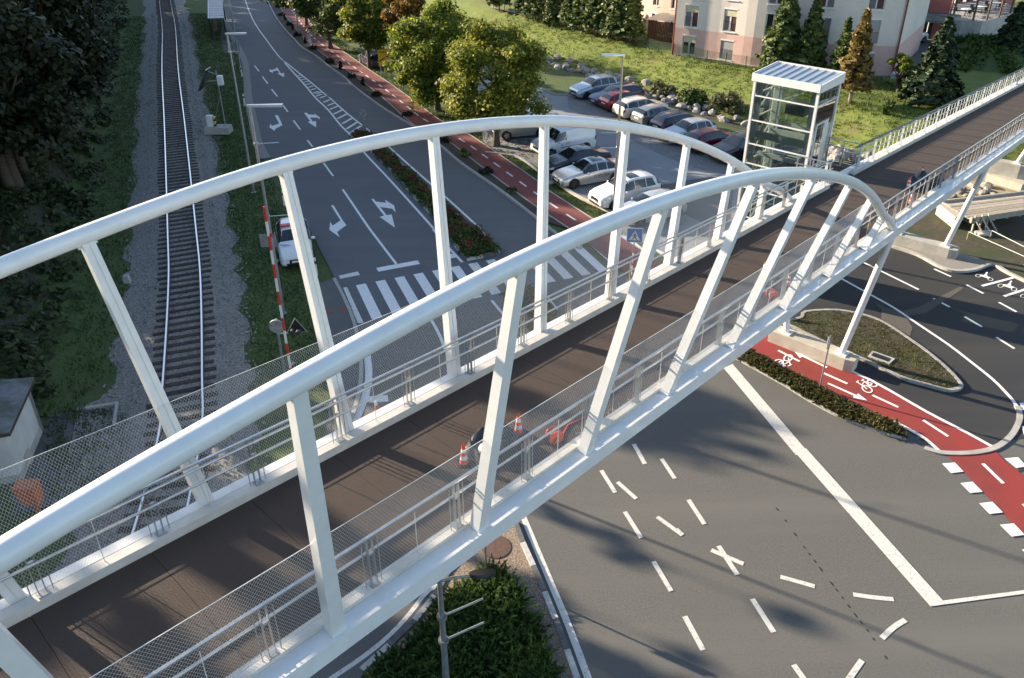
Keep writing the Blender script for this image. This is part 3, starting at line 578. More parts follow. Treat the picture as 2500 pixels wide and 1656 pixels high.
gq = gp(Z6,(1335,858),(1490,912),(1450,948),(1305,895), z=.12); dg = struct('drain_frame', MB().prism(V2(gq), .06, .16), 'concrete')
for i in range(12):
    t = (i+.9)/13; a = gq[0].lerp(gq[3], .22); b = gq[0].lerp(gq[3], .8); e = gq[1]-gq[0]
    MB().beam(a+e*(t*.82+.06)+Vector((0,0,.048)), b+e*(t*.82+.06)+Vector((0,0,.048)), .035, .02).build('grate_bar', 'iron_dark', dg)
# paving and gravel near the signal cabin and level crossing
struct('cabin_yard', MB().sheet(V2(gp(K3,(400,420),(740,410),(700,600),(660,720),(560,1100),(500,1300),(-200,1500),(-200,900))), -.02), 'asphalt_patch')
struct('gravel_yard', MB().sheet(V2(gp(K3,(680,390),(1000,270),(1200,300),(1300,420),(1150,800),(1050,1100),(700,1300),(480,1350),(560,1080),(690,650),(740,410))), -.03), 'gravel')
MB().sheet(V2(gp(K3,(1170,1050),(1450,1000),(1700,1300),(1300,1568),(900,1568))), -.03).build('gravel_apron', 'gravel').__setitem__('kind','structure')
yk = gp(K3,(820,390),(1125,340),(1095,540)); struct('yard_kerb', MB().curb(V2(yk), .12, -.05, .1), 'concrete')
# ------------------------------------------------------------------ footbridge
UT = {1:3.72,2:7.46,3:11.26,4:15.02,5:18.55,6:21.86,7:24.77,8:27.21}; HT = {1:5.31,2:5.73,3:5.76,4:5.40,5:4.67,6:3.67,7:2.44,8:1.09}
ub = lambda k: BU0 + BS*k
for k, kk in ((0,5),(-1,6),(-2,7),(-3,8)): UT[k] = ub(k) + .64 - (UT[kk]-ub(kk)); HT[k] = HT[kk]
bridge = thing('footbridge', 'long white steel arch footbridge with brown deck crossing the road and railway', 'footbridge', B(0,0,-7))
def bp(mb, name, m, parent=bridge, smooth=None):
    off = bridge.location
    o = link(bpy.data.objects.new(name, mb.mesh(name, m, off, smooth))); o.parent = parent
    return o
U_END = 78.0; U_START = -22.0
# deck panels
u = U_START; i = 0
u = U_START-.04
while u < U_END:
    q = []; gp_ = .004 if u < 34 else .012
    for (uu, vv) in ((u+gp_,-1.66),(u+1.925-gp_,-1.66),(u+1.925-gp_,1.66),(u+gp_,1.66)): q.append(B(uu,vv,-.3))
    t = [p+Vector((0,0,.2)) for p in q]
    bp(MB().hexa(q+t), 'deck_panel', 'deck_coat'); u += 1.925; i += 1
q = MB()
for a in np.arange(U_START, U_END, 2.0):
    b = min(a+2.0, U_END); q.hexa([B(a,-1.72,-.42),B(b,-1.72,-.42),B(b,1.72,-.42),B(a,1.72,-.42),B(a,-1.72,-.13),B(b,-1.72,-.13),B(b,1.72,-.13),B(a,1.72,-.13)])
bp(q, 'deck_plate', 'joint')
def long_box(name, m, ua, ub_, v0, v1, h0, h1, step=2.0):
    q = MB(); us = list(np.arange(ua, ub_, step)) + [ub_]
    for a, b in zip(us[:-1], us[1:]):
        q.hexa([B(a,v0,h0),B(b,v0,h0),B(b,v1,h0),B(a,v1,h0),B(a,v0,h1),B(b,v0,h1),B(b,v1,h1),B(a,v1,h1)])
    return bp(q, name, m)
for s in (-1, 1):
    v = lambda a, b: (a*s, b*s) if s > 0 else (b*s, a*s)
    spans = [(U_START, U_END)] if s < 0 else [(U_START, 32.6), (35.35, U_END)]
    for a, b in spans:
        long_box('kerb', 'kerb_steel', a, b, *v(1.65,1.868), -.22, .095)
    long_box('girder', 'steel_white', U_START, U_END, *v(1.875,2.197), -.355, .012)
    # arch tube
    pts = []
    for k in range(-3, 9): pts.append(B(UT[k], s*(BW+BINC*HT[k]), HT[k]+.13))
    e0 = B(29.4, s*2.03, .06); e1 = B(28.4, s*2.1, .68); f0 = B(2*(ub(2.5))-28.8, s*2.03, .06); f1 = B(2*ub(2.5)-27.8, s*2.1, .68)
    path = smoothline([f0, f1] + pts + [e1, e0, B(29.75, s*2.02, -.24)], 9)
    arch = bp(MB().tube(path, .153, 20), 'arch', 'steel_white', smooth=60)
    for s_ in np.arange(3, plen(path)-2, 5.6):
        (p_, d_), = along(path, [s_]); bp(MB().tube([p_-d_*.012, p_+d_*.012], .1555, 20), 'weld_seam', 'steel_white', arch, 60)
    # hangers
    for k in range(-3, 9):
        b0 = B(ub(k), s*2.0, -.02); t0 = B(UT[k], s*(BW+BINC*HT[k]), HT[k]+.1); ax = (t0-b0).normalized()
        xx = (BD - ax*BD.dot(ax)).normalized(); yy = ax.cross(xx); q = MB()
        def ring(p, w, d): return [p+xx*a+yy*b for a, b in ((-w,-d),(w,-d),(w,d),(.012,d),(.012,d-.014),(-.012,d-.014),(-.012,d),(-w,d))]
        r0 = ring(b0, .125, .118); r1 = ring(t0, .1, .085); n = 8
        if (yy.dot(BN))*s > 0:   # groove faces the deck side
            r0 = [b0*2-p for p in r0]; r1 = [t0*2-p for p in r1]
        q.add(r0+r1, [tuple(range(n-1,-1,-1)), tuple(range(n,2*n))] + [(i_,(i_+1)%n,n+(i_+1)%n,n+i_) for i_ in range(n)])
        hg = bp(q, 'hanger', 'steel_white')
        bp(MB().beam(t0-ax*.10-xx*.15, t0-ax*.10+xx*.15, .05, .12, up=ax), 'gusset', 'steel_white', hg); bp(MB().beam(b0+ax*.022-xx*.15, b0+ax*.022+xx*.15, .27, .016, up=ax), 'foot_plate', 'steel_white', hg)
    # railing
    ux = [1.34+1.925*j for j in range(-12, 40)]
    rail = link(bpy.data.objects.new('railing', None)); rail.parent = bridge; tag(rail, label='steel railing with double handrail on the %s side of the deck' % ('road junction' if s < 0 else 'lift tower'))
    segs = [(-21.5, 77.5)] if s < 0 else [(-21.5, 32.7), (35.35, 77.5)]
    VR = 1.775*s
    def railpart(mb, name, m, smooth=None):
        return bp(mb, name, m, rail, smooth)
    for ua, ue in segs:
        us = list(np.arange(ua, ue, 1.925)) + [ue]
        railpart(MB().tube([B(a, VR-.05*s, 1.1) for a in us], .028, 8), 'handrail', 'stainless', 60)
        q = MB()
        for a, b in zip(us[:-1], us[1:]): q.beam(B(a, VR+.02*s, 1.17), B(b, VR+.02*s, 1.17), .05, .035)
        railpart(q, 'top_bar', 'stainless' if s > 0 else 'stainless')
        railpart(MB().tube([B(a, VR-.06*s, .78) for a in us], .026, 8), 'mid_rail', 'stainless', 60)
        railpart(MB().tube([B(a, VR+.01*s, .17) for a in us], .008, 5), 'bottom_cable', 'galvanised')
    if s > 0:
        for ua, ue in ((35.35, 77.5),):
            us = list(np.arange(ua, ue, 1.925)) + [ue]; q = MB()
            for a, b in zip(us[:-1], us[1:]): q.beam(B(a, VR+.02*s, 1.205), B(b, VR+.02*s, 1.205), .1, .03)
            railpart(q, 'grip_strip', 'rubber_rail')
    for u_ in ux:
        if not any(a-.1 <= u_ <= b+.1 for a, b in segs): continue
        q = MB()
        for du in (-.055, .055): q.beam(B(u_+du, VR+.02*s, .0), B(u_+du, VR+.0*s, 1.16), .012 if (u_ < 29 or s < 0) else .035, .06, up=BN)
        q.beam(B(u_-.09, VR, .103), B(u_+.09, VR, .103), .16, .016)
        q.beam(B(u_-.06, VR, .78), B(u_+.06, VR, .78), .05, .05)
        railpart(q, 'post', 'galvanised' if (u_ < 29 or s < 0) else 'steel_white')
        q = MB()
        for du in (-.16, .16):
            q.tube([B(u_+du, VR+.01*s, .06), B(u_+du, VR+.01*s, 1.06)], .009, 5)
        railpart(q, 'panel_edge', 'galvanised')
        for f in ((.5,) if u_ < 29 else (.36, .68)):
            um_ = u_+1.925*f
            if any(a <= um_ <= b for a, b in segs): railpart(MB().tube([B(um_, VR+.01*s, .0), B(um_, VR+.01*s, 1.05)], .008 if (u_ < 29 or s < 0) else .013, 5), 'stay_rod', 'wire' if (u_ < 29 or s < 0) else 'steel_white')
    # wire net: diagonals between kerb and top cable, in the plane of the hangers
    uA, uB_ = -12.0, 25.3; Hn = 2.28
    def net_pt(u_, h): return B(u_+.03*h, s*(1.9+(BW+BINC*Hn-1.9-.14)*h/Hn), h)
    q = MB(); cell = .056; r_ = .0019; run = Hn*.62
    us = np.arange(uA-run, uB_, cell)
    for dr in (1, -1):
        for u_ in us:
            a, b = (u_, u_+run)
            h0, h1 = .05, Hn
            # clip to span
            lo = max(a, uA); hi = min(b, uB_)
            if hi-lo < .05: continue
            if dr > 0: ha = h0+(lo-a)/run*(h1-h0); hb_ = h0+(hi-a)/run*(h1-h0)
            else: ha = h1-(lo-a)/run*(h1-h0); hb_ = h1-(hi-a)/run*(h1-h0)
            pa = net_pt(lo, ha); pb = net_pt(hi, hb_); d_ = (pb-pa).normalized(); x_ = d_.cross(Vector((0,0,1))).normalized(); y_ = x_.cross(d_)
            o3 = [x_*r_, x_*(-r_*.5)+y_*(r_*.87), x_*(-r_*.5)-y_*(r_*.87)]
            q.add([pa+e for e in o3]+[pb+e for e in o3], [(0,1,4,3),(1,2,5,4),(2,0,3,5)])
    net = bp(q, 'wire_net', 'wire'); net['kind'] = 'stuff'
    us = list(np.arange(uA, uB_, 1.6)) + [uB_]
    bp(MB().tube([net_pt(a, Hn) for a in us], .006, 5), 'net_cable', 'wire')
    bp(MB().tube([net_pt(uB_, Hn), B(26.6, s*2.05, .9), B(26.9, s*1.98, .05)], .006, 5), 'net_cable', 'wire')
# piers: pairs of splayed round columns on concrete footing beams
def pier(u_, hb, zf, parent=bridge):
    top = {-1: BH(u_+.05, -2.04, deckz(u_)-.345), 1: BH(u_+.05, 2.04, deckz(u_)-.345)}
    for s in (-1, 1):
        b = BH(u_, s*1.22, zf); col = bp(MB().tube([b, top[s]], .135, 16), 'pier_column', 'steel_white', smooth=60)
        q = MB(); e = BD*.24; g = BN*.24
        q.hexa([b-e-g, b+e-g, b+e+g, b-e+g] + [p+Vector((0,0,.05)) for p in (b-e-g, b+e-g, b+e+g, b-e+g)])
        bp(q, 'base_plate', 'steel_white', col)
    c0 = BH(u_, -1.85, 0); c1 = BH(u_, 1.85, 0); e = BD*.36
    poly = [c0-e*.75, c0+e*.75, c0+e+BN*.35, c1+e, c1-e, c0-e+BN*.35]
    bp(MB().prism([(p.x,p.y) for p in poly], -.1, zf), 'footing', 'concrete_warm' if u_ < 32 else 'concrete')
    bp(MB().hexa([B(u_-.14,-1.95,-.62),B(u_+.14,-1.95,-.62),B(u_+.14,1.95,-.62),B(u_-.14,1.95,-.62),B(u_-.14,-1.95,-.43),B(u_+.14,-1.95,-.43),B(u_+.14,1.95,-.43),B(u_-.14,1.95,-.43)]), 'cross_beam', 'steel_white')
pier(29.55, 0, .6); pier(43.2, 0, .62); pier(56.8, 0, 1.5); pier(69.5, 0, 1.5); pier(-10.5, 0, .6)

# ------------------------------------------------------------------ lift tower
EU0, EU1, EV0, EV1, EZ = 34.08, 36.35, 3.42, 6.42, 9.95
lift = thing('lift_tower', 'glass lift tower with white frame and ribbed metal roof beside the footbridge', 'lift tower', BH((EU0+EU1)/2, (EV0+EV1)/2, 0))
def lp(mb, name, m, parent=lift, smooth=None):
    o = link(bpy.data.objects.new(name, mb.mesh(name, m, lift.location, smooth))); o.parent = parent; return o
def hx(u0,u1,v0,v1,z0,z1): return MB().hexa([BH(u0,v0,z0),BH(u1,v0,z0),BH(u1,v1,z0),BH(u0,v1,z0),BH(u0,v0,z1),BH(u1,v0,z1),BH(u1,v1,z1),BH(u0,v1,z1)])
lp(hx(EU0-.25,EU1+.25,EV0-.25,EV1+.25,-.05,.16), 'plinth', 'concrete')
lp(hx(EU0+.02,EU0+.06,EV0+.3,EV1-.3,7.25,7.6), 'spandrel', 'elev_grey'); lp(hx(EU1-.06,EU1-.02,EV0+.3,EV1-.3,7.25,7.6), 'spandrel', 'elev_grey')
for (uu, vv) in ((EU0,EV0),(EU0,EV1),(EU1,EV0),(EU1,EV1)):
    lp(hx(uu-.055,uu+.055,vv-.055,vv+.055,.16,EZ), 'column', 'elev_white')
    iu = .16 if uu == EU0 else -.16; iv = .16 if vv == EV0 else -.16
    lp(hx(min(uu+iu*.5,uu+iu*1.5),max(uu+iu*.5,uu+iu*1.5),min(vv+iv*.5,vv+iv*2.0),max(vv+iv*.5,vv+iv*2.0),.16,EZ-.02), 'inner_post', 'elev_grey')
levels = [.2, 1.55, 3.2, 4.7, 5.95, 6.92, 8.06, 9.22, EZ-.05]
for z in levels[1:-1]:
    for name, bx_ in (('u0',(EU0-.045,EU0+.045,EV0+.07,EV1-.07)),('u1',(EU1-.045,EU1+.045,EV0+.07,EV1-.07)),('v1',(EU0+.07,EU1-.07,EV1-.045,EV1+.045))):
        lp(hx(*bx_, z-.028, z+.028), 'crossbar', 'elev_white')
    if z < 6.0 or z > 8.5: lp(hx(EU0+.07,EU1-.07,EV0-.045,EV0+.045,z-.028,z+.028), 'crossbar', 'elev_white')
for a, b in zip(levels[:-1], levels[1:]):
    lp(hx(EU0-.012,EU0+.0,EV0+.08,EV1-.08,a+.045,b-.045), 'glass_pane', 'glass_elev')
    lp(hx(EU1-.0,EU1+.012,EV0+.08,EV1-.08,a+.045,b-.045), 'glass_pane', 'glass_elev')
    lp(hx(EU0+.08,EU1-.08,EV1,EV1+.012,a+.045,b-.045), 'glass_pane', 'glass_elev')
    if b < 6.0 or a > 8.0: lp(hx(EU0+.08,EU1-.08,EV0-.012,EV0,a+.045,b-.045), 'glass_pane', 'glass_elev')
# lift shaft: guide rails, cabin, landing door
for vv in (EV0+.75, EV1-.6): lp(hx(EU1-.5,EU1-.42,vv,vv+.1,.2,EZ-.3), 'guide_rail', 'elev_grey')
cab = lp(hx(EU0+.35,EU1-.55,EV0+.35,EV1-.75,.4,2.6), 'cabin', 'elev_grey')
lp(hx(EU0+.5,EU1-.6,EV0+.7,EV0+1.6,8.5,8.95), 'machine_housing', 'elev_dark'); lp(hx(EU0+.6,EU0+.75,EV0+.5,EV1-.3,6.2,6.4), 'motor_beam', 'elev_grey'); lp(hx(EU1-.6,EU1-.4,EV0+.3,EV1-.3,6.9,7.3), 'motor_beam', 'elev_grey')
for dz in (8.4, 6.4, 4.2, 2.0):
    q = MB().beam(BH(EU0+.3,EV1-.15,dz), BH(EU1-.25,EV1-.15,dz+1.2), .06, .06); lp(q, 'brace', 'elev_white')
    q = MB().beam(BH(EU1-.15,EV1-.4,dz+.2), BH(EU1-.15,EV0+.4,dz+1.3), .07, .07); lp(q, 'brace', 'elev_grey')
dzl = deckz(35.2)-.02
lp(hx(EU0+.35,EU0+1.25,EV0-.03,EV0+.02,dzl+.02,dzl+2.15), 'door', 'elev_grey'); lp(hx(EU0+.5,EU0+.78,EV0-.05,EV0-.031,dzl+.15,dzl+2.05), 'door_glass', 'glass_dark'); lp(hx(EU0+.84,EU0+1.12,EV0-.05,EV0-.031,dzl+.15,dzl+2.05), 'door_glass', 'glass_dark')
lp(hx(EU0+1.3,EU0+1.7,EV0-.03,EV0+.02,dzl+.02,dzl+2.15), 'control_panel', 'elev_grey')
# roof: sloping ribbed sheet with white fascia
ro = MB(); A_ = [(EU0-.1,EV0-.1),(EU1+.1,EV0-.1),(EU1+.1,EV1+.1),(EU0-.1,EV1+.1)]
zr = lambda uu, vv: EZ+.22+(uu-EU0)/(EU1-EU0)*.10
roof = lp(MB().hexa([BH(uu,vv,EZ-.02) for uu,vv in A_]+[BH(uu,vv,zr(uu,vv)) for uu,vv in A_]), 'roof', 'roof_metal')
for i_ in range(9):
    vv = EV0-.02+(EV1-EV0+.04)*i_/8; lp(MB().beam(BH(EU0-.06,vv,zr(EU0-.06,vv)+.022), BH(EU1+.06,vv,zr(EU1+.06,vv)+.022), .05, .05), 'roof_seam', 'roof_metal', roof)
for a, b in zip(A_, A_[1:]+A_[:1]):
    mid_ = ((a[0]+b[0])/2-(EU0+EU1)/2, (a[1]+b[1])/2-(EV0+EV1)/2); 
    q = MB().hexa([BH(*a,EZ-.06),BH(*b,EZ-.06),BH(b[0]+.05*np.sign(mid_[0])*(abs(mid_[0])>.5),b[1]+.05*np.sign(mid_[1])*(abs(mid_[1])>.5),EZ-.06),BH(a[0]+.05*np.sign(mid_[0])*(abs(mid_[0])>.5),a[1]+.05*np.sign(mid_[1])*(abs(mid_[1])>.5),EZ-.06)]+
                  [BH(*a,zr(*a)+.07),BH(*b,zr(*b)+.07),BH(b[0]+.05*np.sign(mid_[0])*(abs(mid_[0])>.5),b[1]+.05*np.sign(mid_[1])*(abs(mid_[1])>.5),zr(*b)+.07),BH(a[0]+.05*np.sign(mid_[0])*(abs(mid_[0])>.5),a[1]+.05*np.sign(mid_[1])*(abs(mid_[1])>.5),zr(*a)+.07)])
    lp(q, 'fascia', 'elev_white', roof)
# landing between deck and lift
lz = dzl
bp(MB().hexa([BH(33.0,1.7,lz-.22),BH(36.6,1.7,lz-.22),BH(36.6,3.3,lz-.22),BH(33.0,3.3,lz-.22),BH(33.0,1.7,lz-.06),BH(36.6,1.7,lz-.06),BH(36.6,3.3,lz-.06),BH(33.0,3.3,lz-.06)]), 'landing', 'deck_coat')
for uu, nm in ((32.75,'near'),(36.1,'far')):
    lr = link(bpy.data.objects.new('landing_railing', None)); lr.parent = bridge
    v0, v1 = (1.8, 3.4)
    for z in (1.15, .8): bp(MB().tube([BH(uu,v0,lz+z),BH(uu,v1,lz+z)], .03, 8), 'handrail', 'stainless', lr, 60)
    for vv in (1.85, 2.6, 3.3): bp(hx(uu-.03,uu+.03,vv-.03,vv+.03,lz-.1,lz+1.15), 'post', 'galvanised', lr)
    q = MB()
    for a, b in ((1.95,2.5),(2.7,3.2)):
        q.tube([BH(uu,a,lz+.1),BH(uu,b,lz+.1),BH(uu,b,lz+.68),BH(uu,a,lz+.68),BH(uu,a,lz+.1)], .014, 5)
        for z in np.arange(.2,.66,.1): q.tube([BH(uu,a,lz+z),BH(uu,b,lz+z)], .006, 4)
    bp(q, 'infill_panel', 'wire', lr)
# ------------------------------------------------------------------ hotel with curved front
HB = 1.2
def facade(thing_, curve, z0, z1, zband, wins, depth, mats):
    """wall grid along a curve with real openings; wins = (s0, s1, z0, z1, kind)"""
    P = [Vector((p[0], p[1], 0)) for p in curve]; L = plen(P)
    S = sorted(set([0, L] + [round(x, 3) for w in wins for x in w[:2]] + [round(x, 3) for x in np.arange(0, L, .9)]))
    Zs = sorted(set([z0, zband, z1] + [x for w in wins for x in w[2:4]]))
    pts = along(P, S); nrm = []
    for p, d in pts: nrm.append(Vector((d.y, -d.x, 0)))
    base = link(bpy.data.objects.new('wall', None)); base.parent = thing_
    inside = lambda s, z: any(w[0]-1e-4 < s < w[1]+1e-4 and w[2] < z < w[3] for w in wins)
    for lo, hi, m, nm in ((z0, zband, mats[0], 'lower_wall'), (zband, z1, mats[1], 'upper_wall')):
        if hi <= lo: continue
        mb = MB()
        for i in range(len(S)-1):
            for za, zb in zip(Zs[:-1], Zs[1:]):
                if za < lo-1e-6 or zb > hi+1e-6 or inside((S[i]+S[i+1])/2, (za+zb)/2): continue
                a, b = pts[i][0], pts[i+1][0]; mb.add([(a.x,a.y,za),(b.x,b.y,za),(b.x,b.y,zb),(a.x,a.y,zb)], [(0,1,2,3)])
        for w in wins:
            if not (lo-1e-6 <= (w[2]+w[3])/2 <= hi+1e-6): continue
            (a, da), (b, db) = along(P, [w[0], w[1]]); n_ = Vector((da.y, -da.x, 0)); ai = a-n_*.2; bi = b-n_*.2
            for q in (((a,w[2]),(ai,w[2]),(ai,w[3]),(a,w[3])), ((bi,w[2]),(b,w[2]),(b,w[3]),(bi,w[3])), ((a,w[2]),(b,w[2]),(bi,w[2]),(ai,w[2])), ((ai,w[3]),(bi,w[3]),(b,w[3]),(a,w[3]))):
                mb.add([(p.x,p.y,z) for p, z in q], [(0,1,2,3)])
        mb.build(nm, m, base, world=False).location = -thing_.location
    for w in wins: window(thing_, P, *w)
    return L
def window(th, P, s0, s1, z0, z1, kind):
    (a, da), (b, db) = along(P, [s0, s1]); n_ = Vector((da.y, -da.x, 0)).normalized(); e = (b-a); wl = e.length; e = e/wl
    o = a - n_*.14 - th.location; o.z = 0
    T = lambda x, y, z: o + e*x + n_*y + Vector((0,0,z-th.location.z))
    def bx(x0,x1,y0,y1,za,zb): return MB().hexa([T(x0,y0,za),T(x1,y0,za),T(x1,y1,za),T(x0,y1,za),T(x0,y0,zb),T(x1,y0,zb),T(x1,y1,zb),T(x0,y1,zb)])
    fr = MB()
    for q in ((0,.07,z0,z1),(wl-.07,wl,z0,z1),(wl/2-.07,wl/2+.07,z0+.07,z1-.07)): fr.v, fr.f = (lambda m: (m.v, m.f))(fr.add(*(lambda m: (m.v, m.f))(bx(q[0],q[1],-.03,.04,q[2],q[3]))))
    for q in ((z0,z0+.08),(z1-.07,z1)): fr.add(*(lambda m: (m.v, m.f))(bx(.07,wl-.07,-.03,.04,*q)))
    w = fr.build('window', 'frame_white', th)
    for x0, x1 in ((.075,wl/2-.075),(wl/2+.075,wl-.075)): bx(x0,x1,-.01,.0,z0+.085,z1-.075).build('pane', 'glass_dark' if 'c' not in kind else ('curtain_red' if (x0 < .1) == ('l' in kind) else 'curtain'), w)
    if 'b' in kind: bx(.03,wl-.03,.042,.07,z0+.05,z1-.02).build('roller_blind', 'blind_grey', w)
    elif 'h' in kind: bx(.03,wl-.03,.042,.07,z1-.75,z1-.02).build('roller_blind', 'blind', w)
    bx(-.03,wl+.03,.045,.16,z1-.13,z1+.0).build('blind_box', 'frame_white', w)
    bx(-.06,wl+.06,.02,.24,z0-.07,z0-.004).build('sill', 'frame_white', w)
    g = MB()
    for z in (z0+.1, z0+.95): g.add(*(lambda m: (m.v, m.f))(bx(.02,wl-.02,.14,.16,z,z+.025)))
    for x in np.arange(.06, wl-.03, .13): g.add(*(lambda m: (m.v, m.f))(bx(x,x+.014,.143,.157,z0+.12,z0+.95)))
    g.build('guard_rail', 'iron_dark', w)
hotel = thing('hotel', 'curved four storey hotel with grey walls over a pink ground floor', 'hotel', (24.0,74.6,HB))
hc = smoothline([(16.3,80.2,0),(20.1,77.6,0),(22.72,75.25,0),(25.73,73.62,0),(28.44,72.33,0),(31.23,71.53,0),(34.3,71.12,0)], 5)
def s_of(pt):
    best = (1e9, 0); acc = 0
    for i in range(len(hc)-1):
        a, b = Vector(hc[i][:2]), Vector(hc[i+1][:2]); d = b-a; t = max(0, min(1, (Vector(pt)-a).dot(d)/d.length_squared)); r = (a+d*t-Vector(pt)).length
        if r < best[0]: best = (r, acc+t*d.length)
        acc += d.length
    return best[1]
cols = [s_of(p) for p in ((17.55,79.2),(20.43,76.6),(23.84,73.9),(27.72,71.96),(31.83,70.72))]
kinds = [['h','h','b','c','b'], ['hc','hc','','clx','bc'], ['c','c','c','cl','c'], ['','c','','c','']]
wins = []
for r_, (za, zb) in enumerate(((1.35,3.25),(3.98,6.15),(6.88,9.05),(9.78,11.9))):
    for j, s_ in enumerate(cols): wins.append((s_-.68, s_+.68, za, zb, kinds[min(r_,3)][j]))
wins[0] = (*wins[0][:4], 'h'); wins[1] = (*wins[1][:4], 'b')
facade(hotel, hc, HB-.6, 13.0, 3.8, wins, 10, ('plaster_pink','plaster_grey'))
# body behind, end walls, roof slab
end = hc[-1]; st_ = hc[0]
bk = [(p[0],p[1]) for p in hc]; 
q = MB(); q.prism([(hc[-1][0]-.02,hc[-1][1]+.01),(45.2,84.2),(40,97),(24,97),(hc[0][0]+.02,hc[0][1]+.03)] , HB-.6, 12.98); 
lw0 = Vector((16.3,80.2)); 
def strip_wall(name, a, b, z0, z1, m, th=.25, parent=hotel):
    return MB().beam(Vector((a[0],a[1],(z0+z1)/2)), Vector((b[0],b[1],(z0+z1)/2)), th, z1-z0).build(name, m, parent, world=True)
# side wall towards the courtyard (right) and back return (left)
strip_wall('end_wall', (34.36,71.2), (41.5,81.5), HB-.6, 3.8, 'plaster_pink'); strip_wall('end_wall', (34.36,71.2), (41.5,81.5), 3.81, 13, 'plaster_grey')
strip_wall('end_wall', (16.35,80.35), (18.6,89.5), HB-.6, 13, 'plaster_grey')
MB().prism([(p[0],p[1]) for p in hc] + [(41.5,81.5),(36,97),(18.7,89.5)], 13.0, 13.3).build('roof', 'roof_felt', hotel, world=True)
MB().ribbon([(p[0]+.12,p[1]-.16) for p in hc], .5, 1.24).build('foundation_strip', 'plinth', hotel, world=True)
for (x, y, m) in ((34.42,71.0,'pipe_red'),(16.2,80.05,'pipe_red')):
    MB().tube([(x,y,HB),(x,y,13.2)], .075, 8).build('downpipe', m, hotel, world=True, smooth=60)
# rear left wing
lw = smoothline([(12.6,99.5,0),(14.8,94.6,0),(16.4,91.4,0),(18.6,88.6,0)], 4); Lw = plen(lw)
wing = thing('hotel_wing', 'rear hotel wing with long tree shadows on its pale wall', 'hotel wing', (15.6,93,HB))
wl_ = []
for s_ in (2.2, 5.4, 8.6, 11.4):
    for za, zb, k_ in ((1.35,3.25,''),(3.98,6.15,'h'),(6.88,9.05,'c')):
        if s_+.6 < Lw: wl_.append((s_-.5, s_+.5, za, zb, k_))
facade(wing, lw, HB-.6, 13, HB-.2, wl_, 8, ('plinth','plaster_pink'))
MB().prism([(p[0],p[1]) for p in lw] + [(24,97),(20,108)], 13.0, 13.3).build('roof', 'roof_felt', wing, world=True)

# ------------------------------------------------------------------ entrance building behind, with canopy and terrace
annex = thing('annex_building', 'red and grey annex with flat entrance canopy and dark glazed doors', 'building', (44.5,87,HB))
strip_wall('wall', (41.5,81.6), (44.0,86.4), 1.0, 12, 'plaster_grey', .3, annex)
strip_wall('wall', (42.6,89.2), (44.3,87.2), 1.0, 12, 'plaster_grey', .3, annex)
strip_wall('wall', (43.9,87.4), (46.3,86.0), 4.0, 12, 'plaster_red', .3, annex); strip_wall('wall', (45.25,86.75), (46.3,86.05), 1.0, 4.0, 'plaster_red', .3, annex)
MB().prism([(41.9,82.6),(43.4,81.8),(47.2,85.2),(46.0,86.6),(43.6,87.6)], 3.75, 3.95).build('canopy', 'roof_felt', annex, world=True)
for i in range(3):
    a = Vector((43.95,87.3,0)).lerp(Vector((45.2,86.6,0)), i/3+.02); b = Vector((43.95,87.3,0)).lerp(Vector((45.2,86.6,0)), (i+1)/3-.02)
    d_ = MB().beam(a+Vector((0,0,2.45)), b+Vector((0,0,2.45)), .06, 2.4).build('glass_door', 'glass_dark', annex, world=True)
    MB().beam(a+Vector((-.03,-.05,2.45)), a+Vector((.03,-.09,2.45)), .06, 2.4).build('door_frame', 'frame_white', annex, world=True)
MB().tube([(46.35,85.85,1.2),(46.35,85.85,12)], .08, 8).build('downpipe', 'pipe_red', annex, world=True)
terr = thing('terrace', 'raised terrace with grey retaining wall and dark railing behind the hotel', 'terrace', (50,87,HB))
tp = [(46.4,86.2),(47.5,85.5),(49.4,84.9),(51.6,86.6),(58,92),(58,104),(47,100)]
MB().prism(tp, .9, 3.3).build('retaining_wall', 'concrete', terr, world=True)
rp = [Vector((46.5,86.3,3.3)),Vector((47.5,85.6,3.3)),Vector((49.4,85.0,3.3)),Vector((51.5,86.6,3.3)),Vector((57,91.4,3.3))]; Lr = plen(rp)
MB().tube([p+Vector((0,0,1.0)) for p in rp], .03, 6).build('handrail', 'iron_dark', terr, world=True)
for s_ in np.arange(0, Lr, .14):
    (p, _), = along(rp, [s_]); MB().beam(p, p+Vector((0,0,1.0)), .016, .016).build('baluster', 'iron_dark', terr, world=True)
for x, y in ((46.9,86.2),(48.6,85.3),(50.2,85.6),(52.5,87.4),(55,89.7)): MB().beam((x,y,3.3),(x,y,6.4), .14, .14).build('pergola_post', 'wood_brown', terr, world=True)
for a, b in (((46.8,86.2,6.3),(50.3,85.5,6.3)),((50.2,85.6,6.3),(57,91.4,6.3))): MB().beam(a, b, .14, .22).build('pergola_beam', 'wood_brown', terr, world=True)
rb = thing('rear_building', 'dark glazed rear building beyond the terrace at top right', 'building', (56,98,HB))
strip_wall('wall', (46.5,93), (62,101), 1.0, 3.4, 'plaster_red', .3, rb)
for i in range(9):
    a = Vector((46.5,93,0)).lerp(Vector((62,101,0)), i/9+.01); b = Vector((46.5,93,0)).lerp(Vector((62,101,0)), (i+1)/9-.02)
    w_ = MB().beam(a+Vector((0,0,4.7)), b+Vector((0,0,4.7)), .1, 2.6).build('window', 'glass_dark', rb, world=True)
    MB().beam(a+Vector((0,0,4.7)), a+(b-a)*.06+Vector((0,0,4.7)), .16, 2.62).build('mullion', 'frame_white', rb, world=True)
strip_wall('wall', (46.5,93), (62,101), 6.05, 12, 'plaster_grey', .3, rb)
